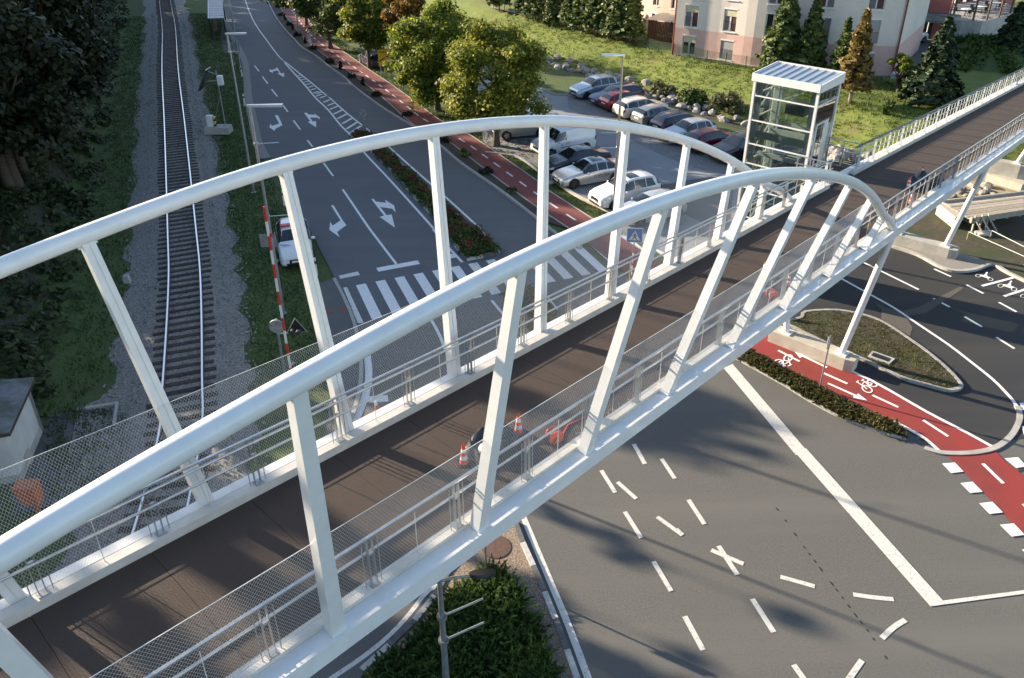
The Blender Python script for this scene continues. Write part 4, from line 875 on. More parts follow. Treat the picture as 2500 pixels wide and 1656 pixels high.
for i, (x, y) in enumerate(((49.2,88.2),(51.8,89.8),(54.6,92))):
    t = thing('terrace_table', ['leftmost','middle','rightmost'][i]+' round table with chairs on the terrace', 'table', (x,y,3.3), group='terrace tables')
    MB().lathe([(.5,.7),(.5,.74)], 16).build('table_top', 'frame_white', t); MB().lathe([(.2,0),(.04,.04),(.04,.7)], 10).build('table_leg', 'iron_dark', t)
    for a in (0.4, 2.5, 4.6):
        cx, cy = .85*math.cos(a), .85*math.sin(a); ch = MB(); ch.box(cx-.2,cx+.2,cy-.2,cy+.2,.43,.48)
        for sx in (-.18,.18):
            for sy in (-.18,.18): ch.box(cx+sx-.015,cx+sx+.015,cy+sy-.015,cy+sy+.015,0,.43)
        ch.box(cx+.17*math.cos(a)-.18,cx+.17*math.cos(a)+.18,cy+.17*math.sin(a)-.03,cy+.17*math.sin(a)+.03,.5,.85); ch.build('chair', 'black_plastic', t)
# courtyard asphalt and paths by the hotel
struct('courtyard', MB().sheet([(34.7,71.0),(36.5,69.6),(40,73.5),(44,80),(46.2,85.4),(43.9,87),(41.6,81.4)], 1.225), 'asphalt_patch')
pth = V2(gp(ZE,(1100,840),(1280,960),(1560,830),(1600,790),(1380,740),(1200,760), z=1.1)); struct('paved_path', MB().prism(pth, .4, 1.24), 'concrete')
pz = V2(gp(Q5,(1880,270),(2100,280),(2080,420),(1960,640),(2080,700),(2500,760),(2500,640),(2250,560),(2200,260), z=1.9)); struct('garden_path', MB().prism(pz, .6, 1.55), 'concrete')
MB().lathe([(1.7,1.2),(1.7,1.62),(1.3,1.66)], 28, G(Q5(1980,680), z=1.5)*1.0 - Vector((0,0,1.5))).build('garden_path_circle', 'concrete').__setitem__('kind','structure')
# planted slope below the terrace
hm = MB(); ring = [(46.6,85.3),(49.6,84.2),(51.5,83.5),(53.5,80.5),(54,76),(50.5,71.8),(45.5,70.8),(41.5,72.8),(43.2,78)]
ctr = (47.5,79.0,2.6); n = len(ring); hm.add([(*p,1.1) for p in ring] + [((p[0]*.5+ctr[0]*.5),(p[1]*.5+ctr[1]*.5),2.1) for p in ring] + [ctr], [(i,(i+1)%n,n+(i+1)%n,n+i) for i in range(n)] + [(n+i,n+(i+1)%n,2*n) for i in range(n)])
struct('planted_slope', hm, 'grass', smooth=80)

# ------------------------------------------------------------------ garden things by the hotel
gz = thing('garden_pavilion', 'dark brown wooden pavilion with beige canvas roof beside the hotel wing', 'pavilion', G(Q3(520,640), z=1.2))
gz.rotation_euler.z = R(-28)
for sx in (-1.4,1.4):
    for sy in (-1.1,1.1): MB().box(sx-.06,sx+.06,sy-.06,sy+.06,0,2.3).build('post', 'wood_brown', gz)
for i in range(16): MB().box(-1.4+i*.175,-1.4+i*.175+.15,-1.13,-1.1,.05,2.1).build('board', 'wood_brown', gz)
for i in range(12): MB().box(-1.44,-1.41,-1.05+i*.178,-1.05+i*.178+.15,.05,2.1).build('board', 'wood_brown', gz)
MB().add([(-1.7,-1.4,2.25),(1.7,-1.4,2.25),(1.7,1.4,2.25),(-1.7,1.4,2.25),(-.3,0,2.85),(.3,0,2.85)], [(0,1,5,4),(1,2,5),(2,3,4,5),(3,0,4),(3,2,1,0)]).build('roof', 'canvas', gz)
um_ = thing('closed_parasol', 'closed pale parasol standing against the brown pavilion', 'parasol', G(Q3(365,650), z=1.2))
MB().tube([(0,0,0),(0,0,2.3)], .025, 8).build('pole', 'iron_dark', um_); MB().lathe([(.05,.35),(.3,.5),(.22,1.0),(.12,1.7),(.05,2.15),(.02,2.3)], 10).build('canopy', 'canvas_green', um_, smooth=50); MB().lathe([(.28,0),(.28,.06),(.05,.1)], 12).build('base', 'concrete', um_)
ph = thing('play_house', 'small red brown wooden play house with pitched roof behind the fence', 'play house', G(Q3(1890,990), z=1.1), R(-30))
for sx in (-.75,.75):
    for sy in (-.6,.6): MB().box(sx-.05,sx+.05,sy-.05,sy+.05,0,1.25).build('post', 'wood_brown', ph)
for z in (.35,.8): MB().box(-.75,.75,-.63,-.57,z,z+.08).build('rail', 'wood_brown', ph)
MB().box(-.02,.06,-.62,-.56,.1,1.2).build('rail', 'wood_brown', ph)
for s in (-1,1): MB().hexa([(0,-.85,1.85),(0,.85,1.85),(s*1.0,.85,1.15),(s*1.0,-.85,1.15),(0,-.85,1.9),(0,.85,1.9),(s*1.0,.85,1.2),(s*1.0,-.85,1.2)]).build('roof_panel', 'roof_felt', ph)
MB().add([(-.85,-.8,1.25),(.85,-.8,1.25),(0,-.8,1.83),(-.85,-.75,1.25),(.85,-.75,1.25),(0,-.75,1.83)], [(0,1,2),(5,4,3),(0,3,4,1),(1,4,5,2),(2,5,3,0)]).build('gable', 'wood_brown', ph)
bd = thing('white_boulder', 'white boulder at the foot of the hotel corner downpipe', 'boulder', G(Q5(265,1245), z=1.2))
def rock_mesh(seed, sub=2, sx=1, sy=1, sz=.75):
    r = random.Random(seed); bm = bmesh.new(); bmesh.ops.create_icosphere(bm, subdivisions=sub, radius=1)
    ph_ = [(r.uniform(1,3), r.uniform(1,3), r.uniform(1,3), r.uniform(0,6)) for _ in range(4)]
    planes = [(Vector((r.gauss(0,1),r.gauss(0,1),r.gauss(0,1))).normalized(), r.uniform(.55,.9)) for _ in range(7)]
    for v in bm.verts:
        c = v.co.copy()
        for nn, dd in planes:
            k = c.dot(nn)
            if k > dd: c -= nn*(k-dd)
        c *= 1+.05*sum(math.sin(a*c.x*2+b*c.y*2+e*c.z*2+f) for a, b, e, f in ph_); v.co = (c.x*sx, c.y*sy, c.z*sz)
    me = bpy.data.meshes.new('rock'); bm.to_mesh(me); bm.free(); return me
def put_rock(me_, m, loc, sc, rz, name='boulder', parent=None):
    if not me_.materials: me_.materials.append(M[m])
    o = link(bpy.data.objects.new(name, me_)); o.location = loc; o.scale = (sc,)*3 if not isinstance(sc, tuple) else sc; o.rotation_euler = (random.uniform(-.3,.3), random.uniform(-.3,.3), rz)
    if parent: o.parent = parent
    return o
wr = rock_mesh(91); put_rock(wr, 'plaster_white', (0,0,.25), .45, .6, 'stone', bd)
# green wire fence along the top of the bank
fpth = [Vector((*p,0)) for p in ((12.9,85.2),(15.9,80.5),(17.6,78.4),(19.5,76.4),(21.3,74.8),(23.2,73.2),(25.2,71.6))]
fence = thing('wire_fence', 'green wire mesh fence in front of the hotel ground floor', 'fence', (19,77,HB))
nb = int(plen(fpth)/2.0)
fp_ = [p for p, _ in along(fpth, np.linspace(0, plen(fpth), nb+1))]
for i, p in enumerate(fp_):
    z = tz(p.x, p.y); MB().box(p.x-.03,p.x+.03,p.y-.03,p.y+.03,z-.1,z+1.15).build('post', 'fence_green', fence, world=True)
    if i < nb:
        b = fp_[i+1]; zb = tz(b.x, b.y); g = MB()
        for h in np.arange(.05, 1.1, .1): g.beam((p.x,p.y,z+h),(b.x,b.y,zb+h), .018, .02)
        for t in np.linspace(.05,.95,14): c_ = p.lerp(b,t); zc = z+(zb-z)*t; g.beam((c_.x,c_.y,zc),(c_.x,c_.y,zc+1.1), .01, .01)
        g.build('mesh_panel', 'fence_green', fence, world=True)
fpth = gp(Q7,(80,60),(300,110),(500,160),(700,205),(940,260),(1165,320), z=1.2)
f2 = thing('rail_fence', 'low rusty post and rail fence behind the conifer row', 'fence', G(Q7(600,190), z=1.2))
np_ = 22; fp_ = [p for p, _ in along(fpth, np.linspace(0, plen(fpth), np_+1))]
for i, p in enumerate(fp_):
    MB().box(p.x-.04,p.x+.04,p.y-.04,p.y+.04,1.0,2.1).build('post', 'wood_brown', f2, world=True)
    if i < np_: MB().beam(p+Vector((0,0,.85)), fp_[i+1]+Vector((0,0,.85)), .05, .05).build('rail', 'concrete_warm', f2, world=True)
f3 = thing('garden_fence', 'thin green wire fence on the lawn beside the ramp', 'fence', G(ZE(500,1000), z=1.1))
fp_ = gp(ZE,(100,900),(350,990),(560,1060),(810,1000),(1090,960),(1200,830), z=1.1)
for i, p in enumerate(fp_):
    MB().box(p.x-.025,p.x+.025,p.y-.025,p.y+.025,.9,2.1).build('post', 'fence_green', f3, world=True)
    if i < len(fp_)-1:
        g = MB()
        for h in (.3,.6,.9): g.beam(p+Vector((0,0,h)), fp_[i+1]+Vector((0,0,h)), .01, .01)
        g.build('wire', 'fence_green', f3, world=True)
lawn_path = V2(gp(Q7,(60,45),(300,100),(600,165),(900,215),(1180,300),(1180,320),(900,245),(600,185),(300,118),(60,60), z=1.2)); struct('gravel_path', MB().sheet(lawn_path, 1.23), 'gravel_fine')

# ------------------------------------------------------------------ signal cabin by the railway
cb = thing('signal_cabin', 'small white railway cabin with grey felt roof and brown eaves', 'cabin', (-18.6,21.8,0))
a = Vector((-17.76,23.54,0)); b = Vector((-17.04,20.84,0)); e = (a-b).normalized(); n_ = Vector((-e.y, e.x, 0)); wd = 3.2
pl = [b, a, a+n_*wd, b+n_*wd]
MB().prism([(p.x,p.y) for p in pl], -.05, 2.06).build('wall', 'plaster_white', cb, world=True)
MB().prism([(p.x,p.y) for p in (b-e*.03-n_*.03, a+e*.03-n_*.03, a+e*.03+n_*(wd+.03), b-e*.03+n_*(wd+.03))], -.05, .28).build('plinth', 'concrete', cb, world=True)
ov = [b-e*.22-n_*.25, a+e*.22-n_*.25, a+e*.22+n_*(wd+.25), b-e*.22+n_*(wd+.25)]
MB().prism([(p.x,p.y) for p in ov], 2.07, 2.2).build('eaves', 'fascia_brown', cb, world=True)
zz_ = [2.21,2.21,2.5,2.5]
MB().hexa([Vector((p.x,p.y,2.205)) for p in ov] + [Vector((p.x,p.y,z+.03)) for p, z in zip(ov, zz_)]).build('roof', 'roof_felt', cb, world=True)
dd = b+n_*1.6-e*.02; MB().beam(dd+n_*.45+Vector((0,0,1.0)), dd-n_*.45+Vector((0,0,1.0)), .06, 1.9).build('door', 'elev_grey', cb, world=True)
MB().tube([a-n_*.06-e*.1+Vector((0,0,.05)), a-n_*.06-e*.1+Vector((0,0,2.0))], .04, 6).build('downpipe', 'galvanised', cb, world=True)
MB().box(-17.55,-17.2,21.3,21.9,0,.5).build('cable_box', 'concrete', cb, world=True)
# orange signal box on a bent stand
ob = thing('crossing_signal', 'orange metal signal head on a leaning stand near the cabin', 'signal', G(K3(385,1420)))
tp_ = G(K3(330,1270), z=1.1) - ob.location
MB().tube([(0,0,0),(tp_.x,tp_.y,1.1)], .07, 8).build('stand', 'orange_paint', ob)
MB().hexa([(tp_.x-.28,tp_.y-.16,1.05),(tp_.x+.2,tp_.y-.16,1.05),(tp_.x+.2,tp_.y+.18,1.05),(tp_.x-.28,tp_.y+.18,1.05),(tp_.x-.42,tp_.y-.2,1.75),(tp_.x+.22,tp_.y-.2,1.75),(tp_.x+.22,tp_.y+.24,1.75),(tp_.x-.42,tp_.y+.24,1.75)]).build('housing', 'orange_paint', ob)
MB().box(tp_.x-.44,tp_.x+.24,tp_.y-.22,tp_.y+.26,1.75,1.8).build('lid', 'orange_paint', ob)
MB().lathe([(.2,0),(.2,.05)], 10).build('base', 'concrete', ob)
# ------------------------------------------------------------------ railway
TR = [Vector((p[0],p[1],0)) for p in TRACK]; LT = plen(TR)
bed = MB(); n = len(TR); prof = [(-2.75,-.07),(-2.0,.0),(-1.3,.06),(1.3,.06),(2.1,.0),(3.0,-.07)]
for i, p in enumerate(TR):
    d = (TR[min(i+1,n-1)]-TR[max(i-1,0)]).normalized(); nn = Vector((d.y,-d.x,0))
    for o_, z in prof: w_ = p+nn*(o_*(1+.12*math.sin(i*1.7)*(abs(o_)>2.2))); bed.v.append((w_.x,w_.y,z))
for i in range(n-1):
    for k in range(5): bed.f.append((i*6+k, i*6+k+1, (i+1)*6+k+1, (i+1)*6+k))
ballast = struct('ballast_bed', bed, 'gravel')
track = thing('railway_track', 'single railway track on ballast running past the wooded slope', 'railway track', (TR[40].x,TR[40].y,0))
for s in (-1, 1):
    q = MB(); q2 = MB(); prev = None
    P = []
    for i, p in enumerate(TR):
        d = (TR[min(i+1,n-1)]-TR[max(i-1,0)]).normalized(); P.append((p+Vector((d.y,-d.x,0))*(s*.755), Vector((d.y,-d.x,0))))
    for (p, m_), (p2, m2) in zip(P[:-1], P[1:]):
        c = lambda pp, mm, w, z: Vector((pp.x+mm.x*w, pp.y+mm.y*w, z))
        q.hexa([c(p,m_,-.036,.215),c(p,m_,.036,.215),c(p2,m2,.036,.215),c(p2,m2,-.036,.215),c(p,m_,-.036,.235),c(p,m_,.036,.235),c(p2,m2,.036,.235),c(p2,m2,-.036,.235)])
        q2.hexa([c(p,m_,-.065,.09),c(p,m_,.065,.09),c(p2,m2,.065,.09),c(p2,m2,-.065,.09),c(p,m_,-.03,.214),c(p,m_,.03,.214),c(p2,m2,.03,.214),c(p2,m2,-.03,.214)])
    r_ = q2.build('rail', 'rail_rust', track, world=True); o_ = q.build('rail_head', 'rail_steel', r_); o_.data.transform(Matrix.Translation(-track.location))
sl = MB().box(-1.28,1.28,-.12,.12,-.05,.095).mesh('sleeper', 'sleeper')
for p, d in along(TR, np.arange(28, LT-8, .62)):
    o = link(bpy.data.objects.new('sleeper', sl)); o.parent = track; o.location = p-track.location; o.rotation_euler.z = math.atan2(d.y,d.x)-math.pi/2+random.uniform(-.03,.03); o.scale = (random.uniform(.94,1.05), random.uniform(.8,1.1), 1)
# loose stones
sv = np.array([(1,0,0),(-1,0,0),(0,1,0),(0,-1,0),(0,0,1),(0,0,-1)], float); sf = np.array([(0,2,4),(2,1,4),(1,3,4),(3,0,4),(2,0,5),(1,2,5),(3,1,5),(0,3,5)])
def stones(name, P, smin, smax, m, parent=None):
    k = len(P); S = rng.uniform(smin, smax, (k,1,1))*rng.uniform(.6,1.3,(k,6,3)); A = rng.uniform(0,6.28,k); ca, sa = np.cos(A), np.sin(A)
    v = sv[None]*S; x = v[...,0]*ca[:,None]-v[...,1]*sa[:,None]; y = v[...,0]*sa[:,None]+v[...,1]*ca[:,None]; v = np.stack([x,y,v[...,2]],-1)+np.asarray(P)[:,None,:]
    f = (sf[None]+(np.arange(k)*6)[:,None,None]).reshape(-1,3); me = bpy.data.meshes.new(name); me.from_pydata(v.reshape(-1,3).tolist(), [], f.tolist()); me.materials.append(M[m])
    o = link(bpy.data.objects.new(name, me)); o['kind'] = 'stuff'
    if parent: o.parent = parent
    return o
pts = []
smp = along(TR, np.sort(rng.uniform(40, LT-6, 22000)))
for p, d in smp:
    o_ = rng.normal(0, 1.55); 
    if abs(o_) > 3.1 or abs(abs(o_)-.755) < .07: continue
    nn = Vector((d.y,-d.x,0)); z = .03 if abs(o_) < 1.3 else (.05 if abs(o_) < 2 else .0); w_ = p+nn*o_; pts.append((w_.x, w_.y, z-.01))
st_o = stones('ballast_stones', pts, .04, .085, 'ballast_stone'); tag(st_o, 'grey crushed stone ballast between and beside the rails', 'ballast')
# concrete marker and the level crossing furniture
mk_ = thing('track_marker', 'small white concrete marker stone in the grass beside the track', 'marker', G(Z4(868,385)))
MB().hexa([(-.16,-.14,-.05),(.16,-.14,-.05),(.16,.14,-.05),(-.16,.14,-.05),(-.13,-.11,.34),(.13,-.11,.34),(.1,.1,.4),(-.1,.1,.4)]).build('stone', 'concrete', mk_)
# ------------------------------------------------------------------ street lamps
def lamp(name, label, base, h, armdir, arm=1.2, style='flat', m='galvanised', brackets=(), bdir=None, bl=1.0):
    t = thing(name, label, 'street lamp', base, group='street lamps'); ad = Vector((*armdir,0)).normalized()
    MB().tube([(0,0,0),(0,0,h*.55),(0,0,h)], [.095,.075,.05], 10).build('pole', m, t, smooth=60)
    MB().lathe([(.16,0),(.16,.03),(.1,.05),(.1,.4)], 10).build('base_sleeve', m, t)
    top = Vector((0,0,h)); e = top+ad*arm
    if style == 'flat':
        hd = MB(); x = ad; y = Vector((-ad.y,ad.x,0))
        hd.hexa([top-x*.12-y*.07, e-y*.15, e+y*.15, top-x*.12+y*.07] + [p+Vector((0,0,.09)) for p in (top-x*.12-y*.06, e-y*.12, e+y*.12, top-x*.12+y*.06)])
        hd.build('lamp_head', m, t)
        MB().hexa([top+x*.35-y*.09-Vector((0,0,.004)), e-x*.06-y*.12-Vector((0,0,.004)), e-x*.06+y*.12-Vector((0,0,.004)), top+x*.35+y*.09-Vector((0,0,.004))] + [p+Vector((0,0,.003)) for p in (top+x*.35-y*.09-Vector((0,0,.004)), e-x*.06-y*.12-Vector((0,0,.004)), e-x*.06+y*.12-Vector((0,0,.004)), top+x*.35+y*.09-Vector((0,0,.004)))]).build('lens', 'headlamp', t)
    else:
        MB().tube([top-Vector((0,0,.05)), top+ad*.25+Vector((0,0,.02)), top+ad*(arm-.48)+Vector((0,0,.04))], .035, 8).build('arm', m, t, smooth=60)
        hd = MB(); x = ad; y = Vector((-ad.y,ad.x,0)); c = top+ad*(arm-.5)+Vector((0,0,.05)); N_ = 8; ring = []
        for z, sc in ((-.05,.7),(0,1),(.06,.75)):
            ring.append([c+x*(.25+.27*math.cos(a))+y*(.11*math.sin(a)*sc)+Vector((0,0,z)) for a in np.linspace(0,2*math.pi,N_*2+1)[:-1]])
        k = N_*2; hd.add(sum(ring,[]), [tuple(range(k-1,-1,-1)), tuple(range(2*k,3*k))] + [(j*k+i,j*k+(i+1)%k,(j+1)*k+(i+1)%k,(j+1)*k+i) for j in range(2) for i in range(k)]); hd.build('lamp_head', 'iron_dark', t, smooth=40)
    for z in brackets:
        b = Vector((*bdir,0)).normalized(); MB().tube([b*.05+Vector((0,0,z)), b*bl+Vector((0,0,z+.02))], .022, 8).build('sign_bracket', 'stainless', t); MB().lathe([(.11,z-.05),(.11,z+.05)], 10).build('clamp', m, t)
    return t
lamp('street_lamp', 'grey street lamp on the grass beside the striped crossing barrier', G(692,765), 9.95, (1,.05), 1.35, brackets=(7.0,5.0,8.35), bdir=(1,.12), bl=.95)
lamp('street_lamp', 'grey street lamp behind the solar panel mast by the road', G(620,470), 9.9, (1,.05), 1.1, brackets=(8.9,), bdir=(.8,.1), bl=.5)
lamp('street_lamp', 'distant grey lamp post beside the bus shelter', G(K4(705,1100)), 9.5, (1,0), 1.2)
lamp('street_lamp', 'thin dark lamp post on the far red path', G(K4(1630,520)), 9, (-1,0), 1.1)
lamp('street_lamp', 'grey street lamp standing in the car park behind the arch', G(1498,520), 9.35, (-1,.06), 1.15, brackets=(5.0,4.1), bdir=(-1,-.06), bl=1.0, m='stainless')
lamp('street_lamp', 'street lamp with curved arm and two sign brackets on the juniper island', G(1103,1860), 6.2, (.98,.1), 1.12, style='cobra', brackets=(5.1,4.35), bdir=(.9,.45), bl=.95)
fp = thing('flag_pole', 'thin white pole rising behind the roadside trees', 'pole', (-9.5,84,.0)); MB().tube([(0,0,0),(0,0,9)], .05, 8, r1=.03).build('pole', 'steel_white', fp); MB().lathe([(.2,0),(.2,.1)], 10).build('base', 'concrete', fp)
# ------------------------------------------------------------------ signs
def sgn_pole(t, h, r=.03, m='galvanised'): MB().tube([(0,0,0),(0,0,h)], r, 8).build('post', m, t); MB().lathe([(.12,-.02),(.12,.06),(.05,.09)], 10).build('footing', 'concrete', t)
def face(t, name, m, pts, face_dir, off=.0, th=.012, z0=0.0):
    "flat panel: pts (x across, z up) in the plane facing face_dir"
    f = Vector((*face_dir,0)).normalized(); x = Vector((-f.y, f.x, 0))   # x to the viewer's right when looking at it: -x
    P = [x*p[0] + Vector((0,0,p[1]+z0)) + f*off for p in pts]; n = len(P)
    return MB().add([p for p in P]+[p+f*th for p in P], [tuple(range(n)), tuple(range(2*n-1,n-1,-1))]+[(i,n+i,n+(i+1)%n,(i+1)%n) for i in range(n)]).build(name, m, t)
def rect(w, z0, z1, x=0): return [(x-w/2,z0),(x+w/2,z0),(x+w/2,z1),(x-w/2,z1)]
tocam = lambda p: (-p[0]-0.0, -p[1])
b = G(K4(1815,745)); t = thing('crossing_warning_sign', 'red bordered triangular warning sign with striped countdown board by the red path', 'road sign', b)
sgn_pole(t, 2.6); f = (.28,-1)
face(t, 'triangle', 'sign_red', [(-.5,1.72),(.5,1.72),(.04,2.6),(-.04,2.6)], f, .04); face(t, 'triangle_field', 'sign_white', [(-.34,1.81),(.34,1.81),(0,2.42)], f, .054)
for q in (rect(.22,1.86,1.94), rect(.22,1.97,2.02), rect(.14,2.05,2.12), rect(.05,2.12,2.18,-.06)): face(t, 'train_symbol', 'sign_black', q, f, .068, .006)
face(t, 'countdown_board', 'sign_white', rect(.34,.35,1.68), f, .04)
for k in range(3): face(t, 'stripe', 'sign_red', [(-.17,.8+k*.25),(.17,1.0+k*.25),(.17,1.1+k*.25),(-.17,.9+k*.25)], f, .054, .006)
b = G(Z2(256,918)); t = thing('keep_sign', 'round sign seen from behind on its post at the tip of the flower bed', 'road sign', b)
sgn_pole(t, 2.05); f = (.2,1); c_ = [( .32*math.cos(a), 1.72+.32*math.sin(a)) for a in np.linspace(0,2*math.pi,25)[:-1]]
face(t, 'disc_back', 'sign_back', c_, (-.2,-1), .04); face(t, 'disc_face', 'sign_blue', c_, f, .04-.075)
face(t, 'marker_board', 'sign_back', rect(.3,.15,1.35), (-.2,-1), .04)
b = G(Z2(405,520)); t = thing('direction_sign', 'large yellow direction sign with black arrow in front of the trees', 'road sign', b); f = (.25,-1)
for dx in (-.55, .55): MB().tube([(dx,0,0),(dx,0,2.4)], .04, 8).build('post', 'galvanised', t)
f = (.3,-1)
face(t, 'board', 'sign_black', rect(1.55,1.0,2.65), f, .05); face(t, 'board_field', 'sign_yellow', rect(1.48,1.04,2.61), f, .064)
face(t, 'arrow', 'sign_black', [(-.72,1.55),(-.68,1.46),(.2,1.92),(.26,1.83),(.44,2.1),(.12,2.11),(.17,2.02)][::-1], f, .078, .006)
face(t, 'warning_triangle', 'sign_red', [(-.2,1.72),(.16,1.72),(-.02,2.04)], f, .086, .006); face(t, 'warning_field', 'sign_white', [(-.12,1.76),(.08,1.76),(-.02,1.94)], f, .094, .006)
def text(t, s, size, m, loc, rot, ext=.003, name='lettering', align='CENTER'):
    cu = bpy.data.curves.new('txt', 'FONT'); cu.body = s; cu.size = size; cu.extrude = ext; cu.align_x = align; cu.align_y = 'CENTER'
    o = bpy.data.objects.new('txt', cu); link(o); bpy.context.view_layer.update()
    me = bpy.data.meshes.new_from_object(o.evaluated_get(bpy.context.evaluated_depsgraph_get())); bpy.data.objects.remove(o)
    me.materials.clear(); me.materials.append(M[m]); w = link(bpy.data.objects.new(name, me)); w.parent = t; w.location = loc; w.rotation_euler = rot; return w
fv = Vector((*f,0)).normalized(); xa = math.atan2(fv.x, -fv.y)
text(t, 'Celje', .3, 'sign_black', (fv.x*.09-.3, fv.y*.09-.09, 2.38), (R(90),0,xa))
b = G(ZC(215,350)); t = thing('pedestrian_sign', 'blue square pedestrian crossing sign on a red and white striped post', 'road sign', b)
for k in range(10): MB().tube([(0,0,k*.18),(0,0,k*.18+.179)], .035, 10).build('post_band', 'barrier_red' if k % 2 else 'barrier_white', t)
MB().tube([(0,0,1.8),(0,0,2.95)], .03, 8).build('post', 'galvanised', t); f = (-.1,-1)
face(t, 'panel', 'sign_white', rect(.78,2.2,2.98), f, .035); face(t, 'panel_field', 'sign_blue', rect(.72,2.23,2.95), f, .049); face(t, 'triangle', 'sign_white', [(-.28,2.33),(.28,2.33),(0,2.86)], f, .063, .006)
face(t, 'walker_body', 'sign_black', [(-.04,2.5),(.04,2.5),(.05,2.66),(-.03,2.68)], f, .071, .005)
for q in ([(-.14,2.36),(-.1,2.36),(.02,2.52),(-.03,2.54)], [(.08,2.36),(.13,2.36),(.04,2.54),(0,2.5)], [(-.12,2.54),(-.1,2.52),(-.02,2.63),(-.03,2.67)], [(.1,2.54),(.12,2.56),(.04,2.67),(.03,2.63)]): face(t, 'walker_limb', 'sign_black', q, f, .071, .005)
face(t, 'walker_head', 'sign_black', [(.035*math.cos(a), 2.72+.035*math.sin(a)) for a in np.linspace(0,6.28,11)[:-1]], f, .071, .005)
b = G(Z6(975,1120)); t = thing('sign_post', 'bare grey sign post standing in the hedge by the bike lane', 'post', b); sgn_pole(t, 2.6, .035); MB().box(-.06,.06,.03,.07,1.95,2.5).build('edge_on_sign', 'sign_back', t)
b = G(Z8(1078,840)); t = thing('sign_post', 'thin grey post on the gravel tip of the juniper island', 'post', b); sgn_pole(t, 2.3, .03); face(t, 'sign_plate', 'sign_back', rect(.4,1.75,2.25), (0,-1), .03)
b = G(K1(270,1290)); t = thing('parking_sign', 'grey rectangular sign board seen from behind near the white car', 'road sign', b); sgn_pole(t, 1.7); face(t, 'board_back', 'sign_back', rect(.85,.85,1.6,-.4), (0,-1), .035); face(t, 'board_face', 'sign_white', rect(.8,.87,1.58,-.4), (0,-1), .0)
b = G(K4(605,1030)); t = thing('notice_board', 'small grey roadside board seen from behind near the lamp posts', 'road sign', b); sgn_pole(t, 2.3); face(t, 'board_back', 'sign_back', rect(.9,1.2,2.25,.35), (0,-1), .035)
# white roadside guide posts
for i, (p, lab) in enumerate(((K4(728,1220),'white guide post by the grass verge below the far lamp post'),(K1(360,405),'white guide post in the grass behind the white service car'),(K1(870,1520),'white guide post in front of the white service car'),(Z1(1665,720),'white guide post between the two grey lamp posts'),(K4(640,860),'farthest white guide post beside the gravel shoulder'))):
    b = G(p); t = thing('guide_post', lab, 'guide post', b, group='guide posts')
    MB().hexa([(-.06,-.05,0),(.06,-.05,0),(.06,.05,0),(-.06,.05,0),(-.055,-.045,.95),(.055,-.045,.95),(.055,.04,1.02),(-.055,.04,1.02)]).build('post_body', 'frame_white', t); MB().box(-.061,.061,-.052,.052,.68,.84).build('black_band', 'sign_black', t); MB().box(-.03,.03,-.056,-.053,.7,.82).build('reflector', 'sign_red', t)
# level crossing barrier, raised
b = Vector((-8.62,25.3,0)); br = thing('crossing_barrier', 'raised red and white striped level crossing barrier boom', 'barrier', b)
MB().box(-.3,.3,-.25,.25,0,1.05).build('drive_box', 'sign_back', br); MB().box(-.32,.32,-.27,.27,1.05,1.1).build('box_lid', 'frame_white', br)
topv = Vector((0,0,8.3)); 
for k in range(13): MB().box(-.04,.04,-.03,.03,1.0+k*.565,1.0+(k+1)*.565-.002).build('boom_section', 'barrier_white' if k % 2 == 1 else 'barrier_red', br)
MB().lathe([(.05,0),(.05,.1),(.02,.14)], 8, (.09,0,7.2)).build('boom_lamp', 'sign_red', br)
MB().box(-.1,.1,.1,.35,.4,1.6).build('counterweight', 'iron_dark', br)
b = G(K2(190,420)); s2 = thing('crossing_light', 'grey post with triangular signal screens seen from behind beside the barrier', 'signal', G(K2(215,900)))
MB().tube([(0,0,0),(0,0,2.6)], .06, 8).build('post', 'galvanised', s2)
MB().tube([(0,0,1.9),(.55,.1,1.95)], .03, 6).build('arm', 'galvanised', s2)
tri = [(-.5,2.0),(.5,2.0),(0,2.85)]
face(s2, 'screen_frame', 'sign_back', [(x+.75,z-.1) for x, z in [(-.42,1.98),(.42,1.98),(0,2.7)]], (.2,-1), .02); face(s2, 'screen', 'sign_black', [(x+.75,z-.1) for x, z in [(-.37,2.01),(.37,2.01),(0,2.63)]], (.2,-1), .035)
for dx in (-.2,.2): MB().tube([(.75*1.0+dx*.6,-.02,2.08),(.75+dx*.6,-.25,2.08)], .09, 10).build('lamp_hood', 'iron_dark', s2)
MB().tube([(0,0,2.3),(0,-.08,2.3)], .3, 20).build('round_plate', 'sign_back', s2)
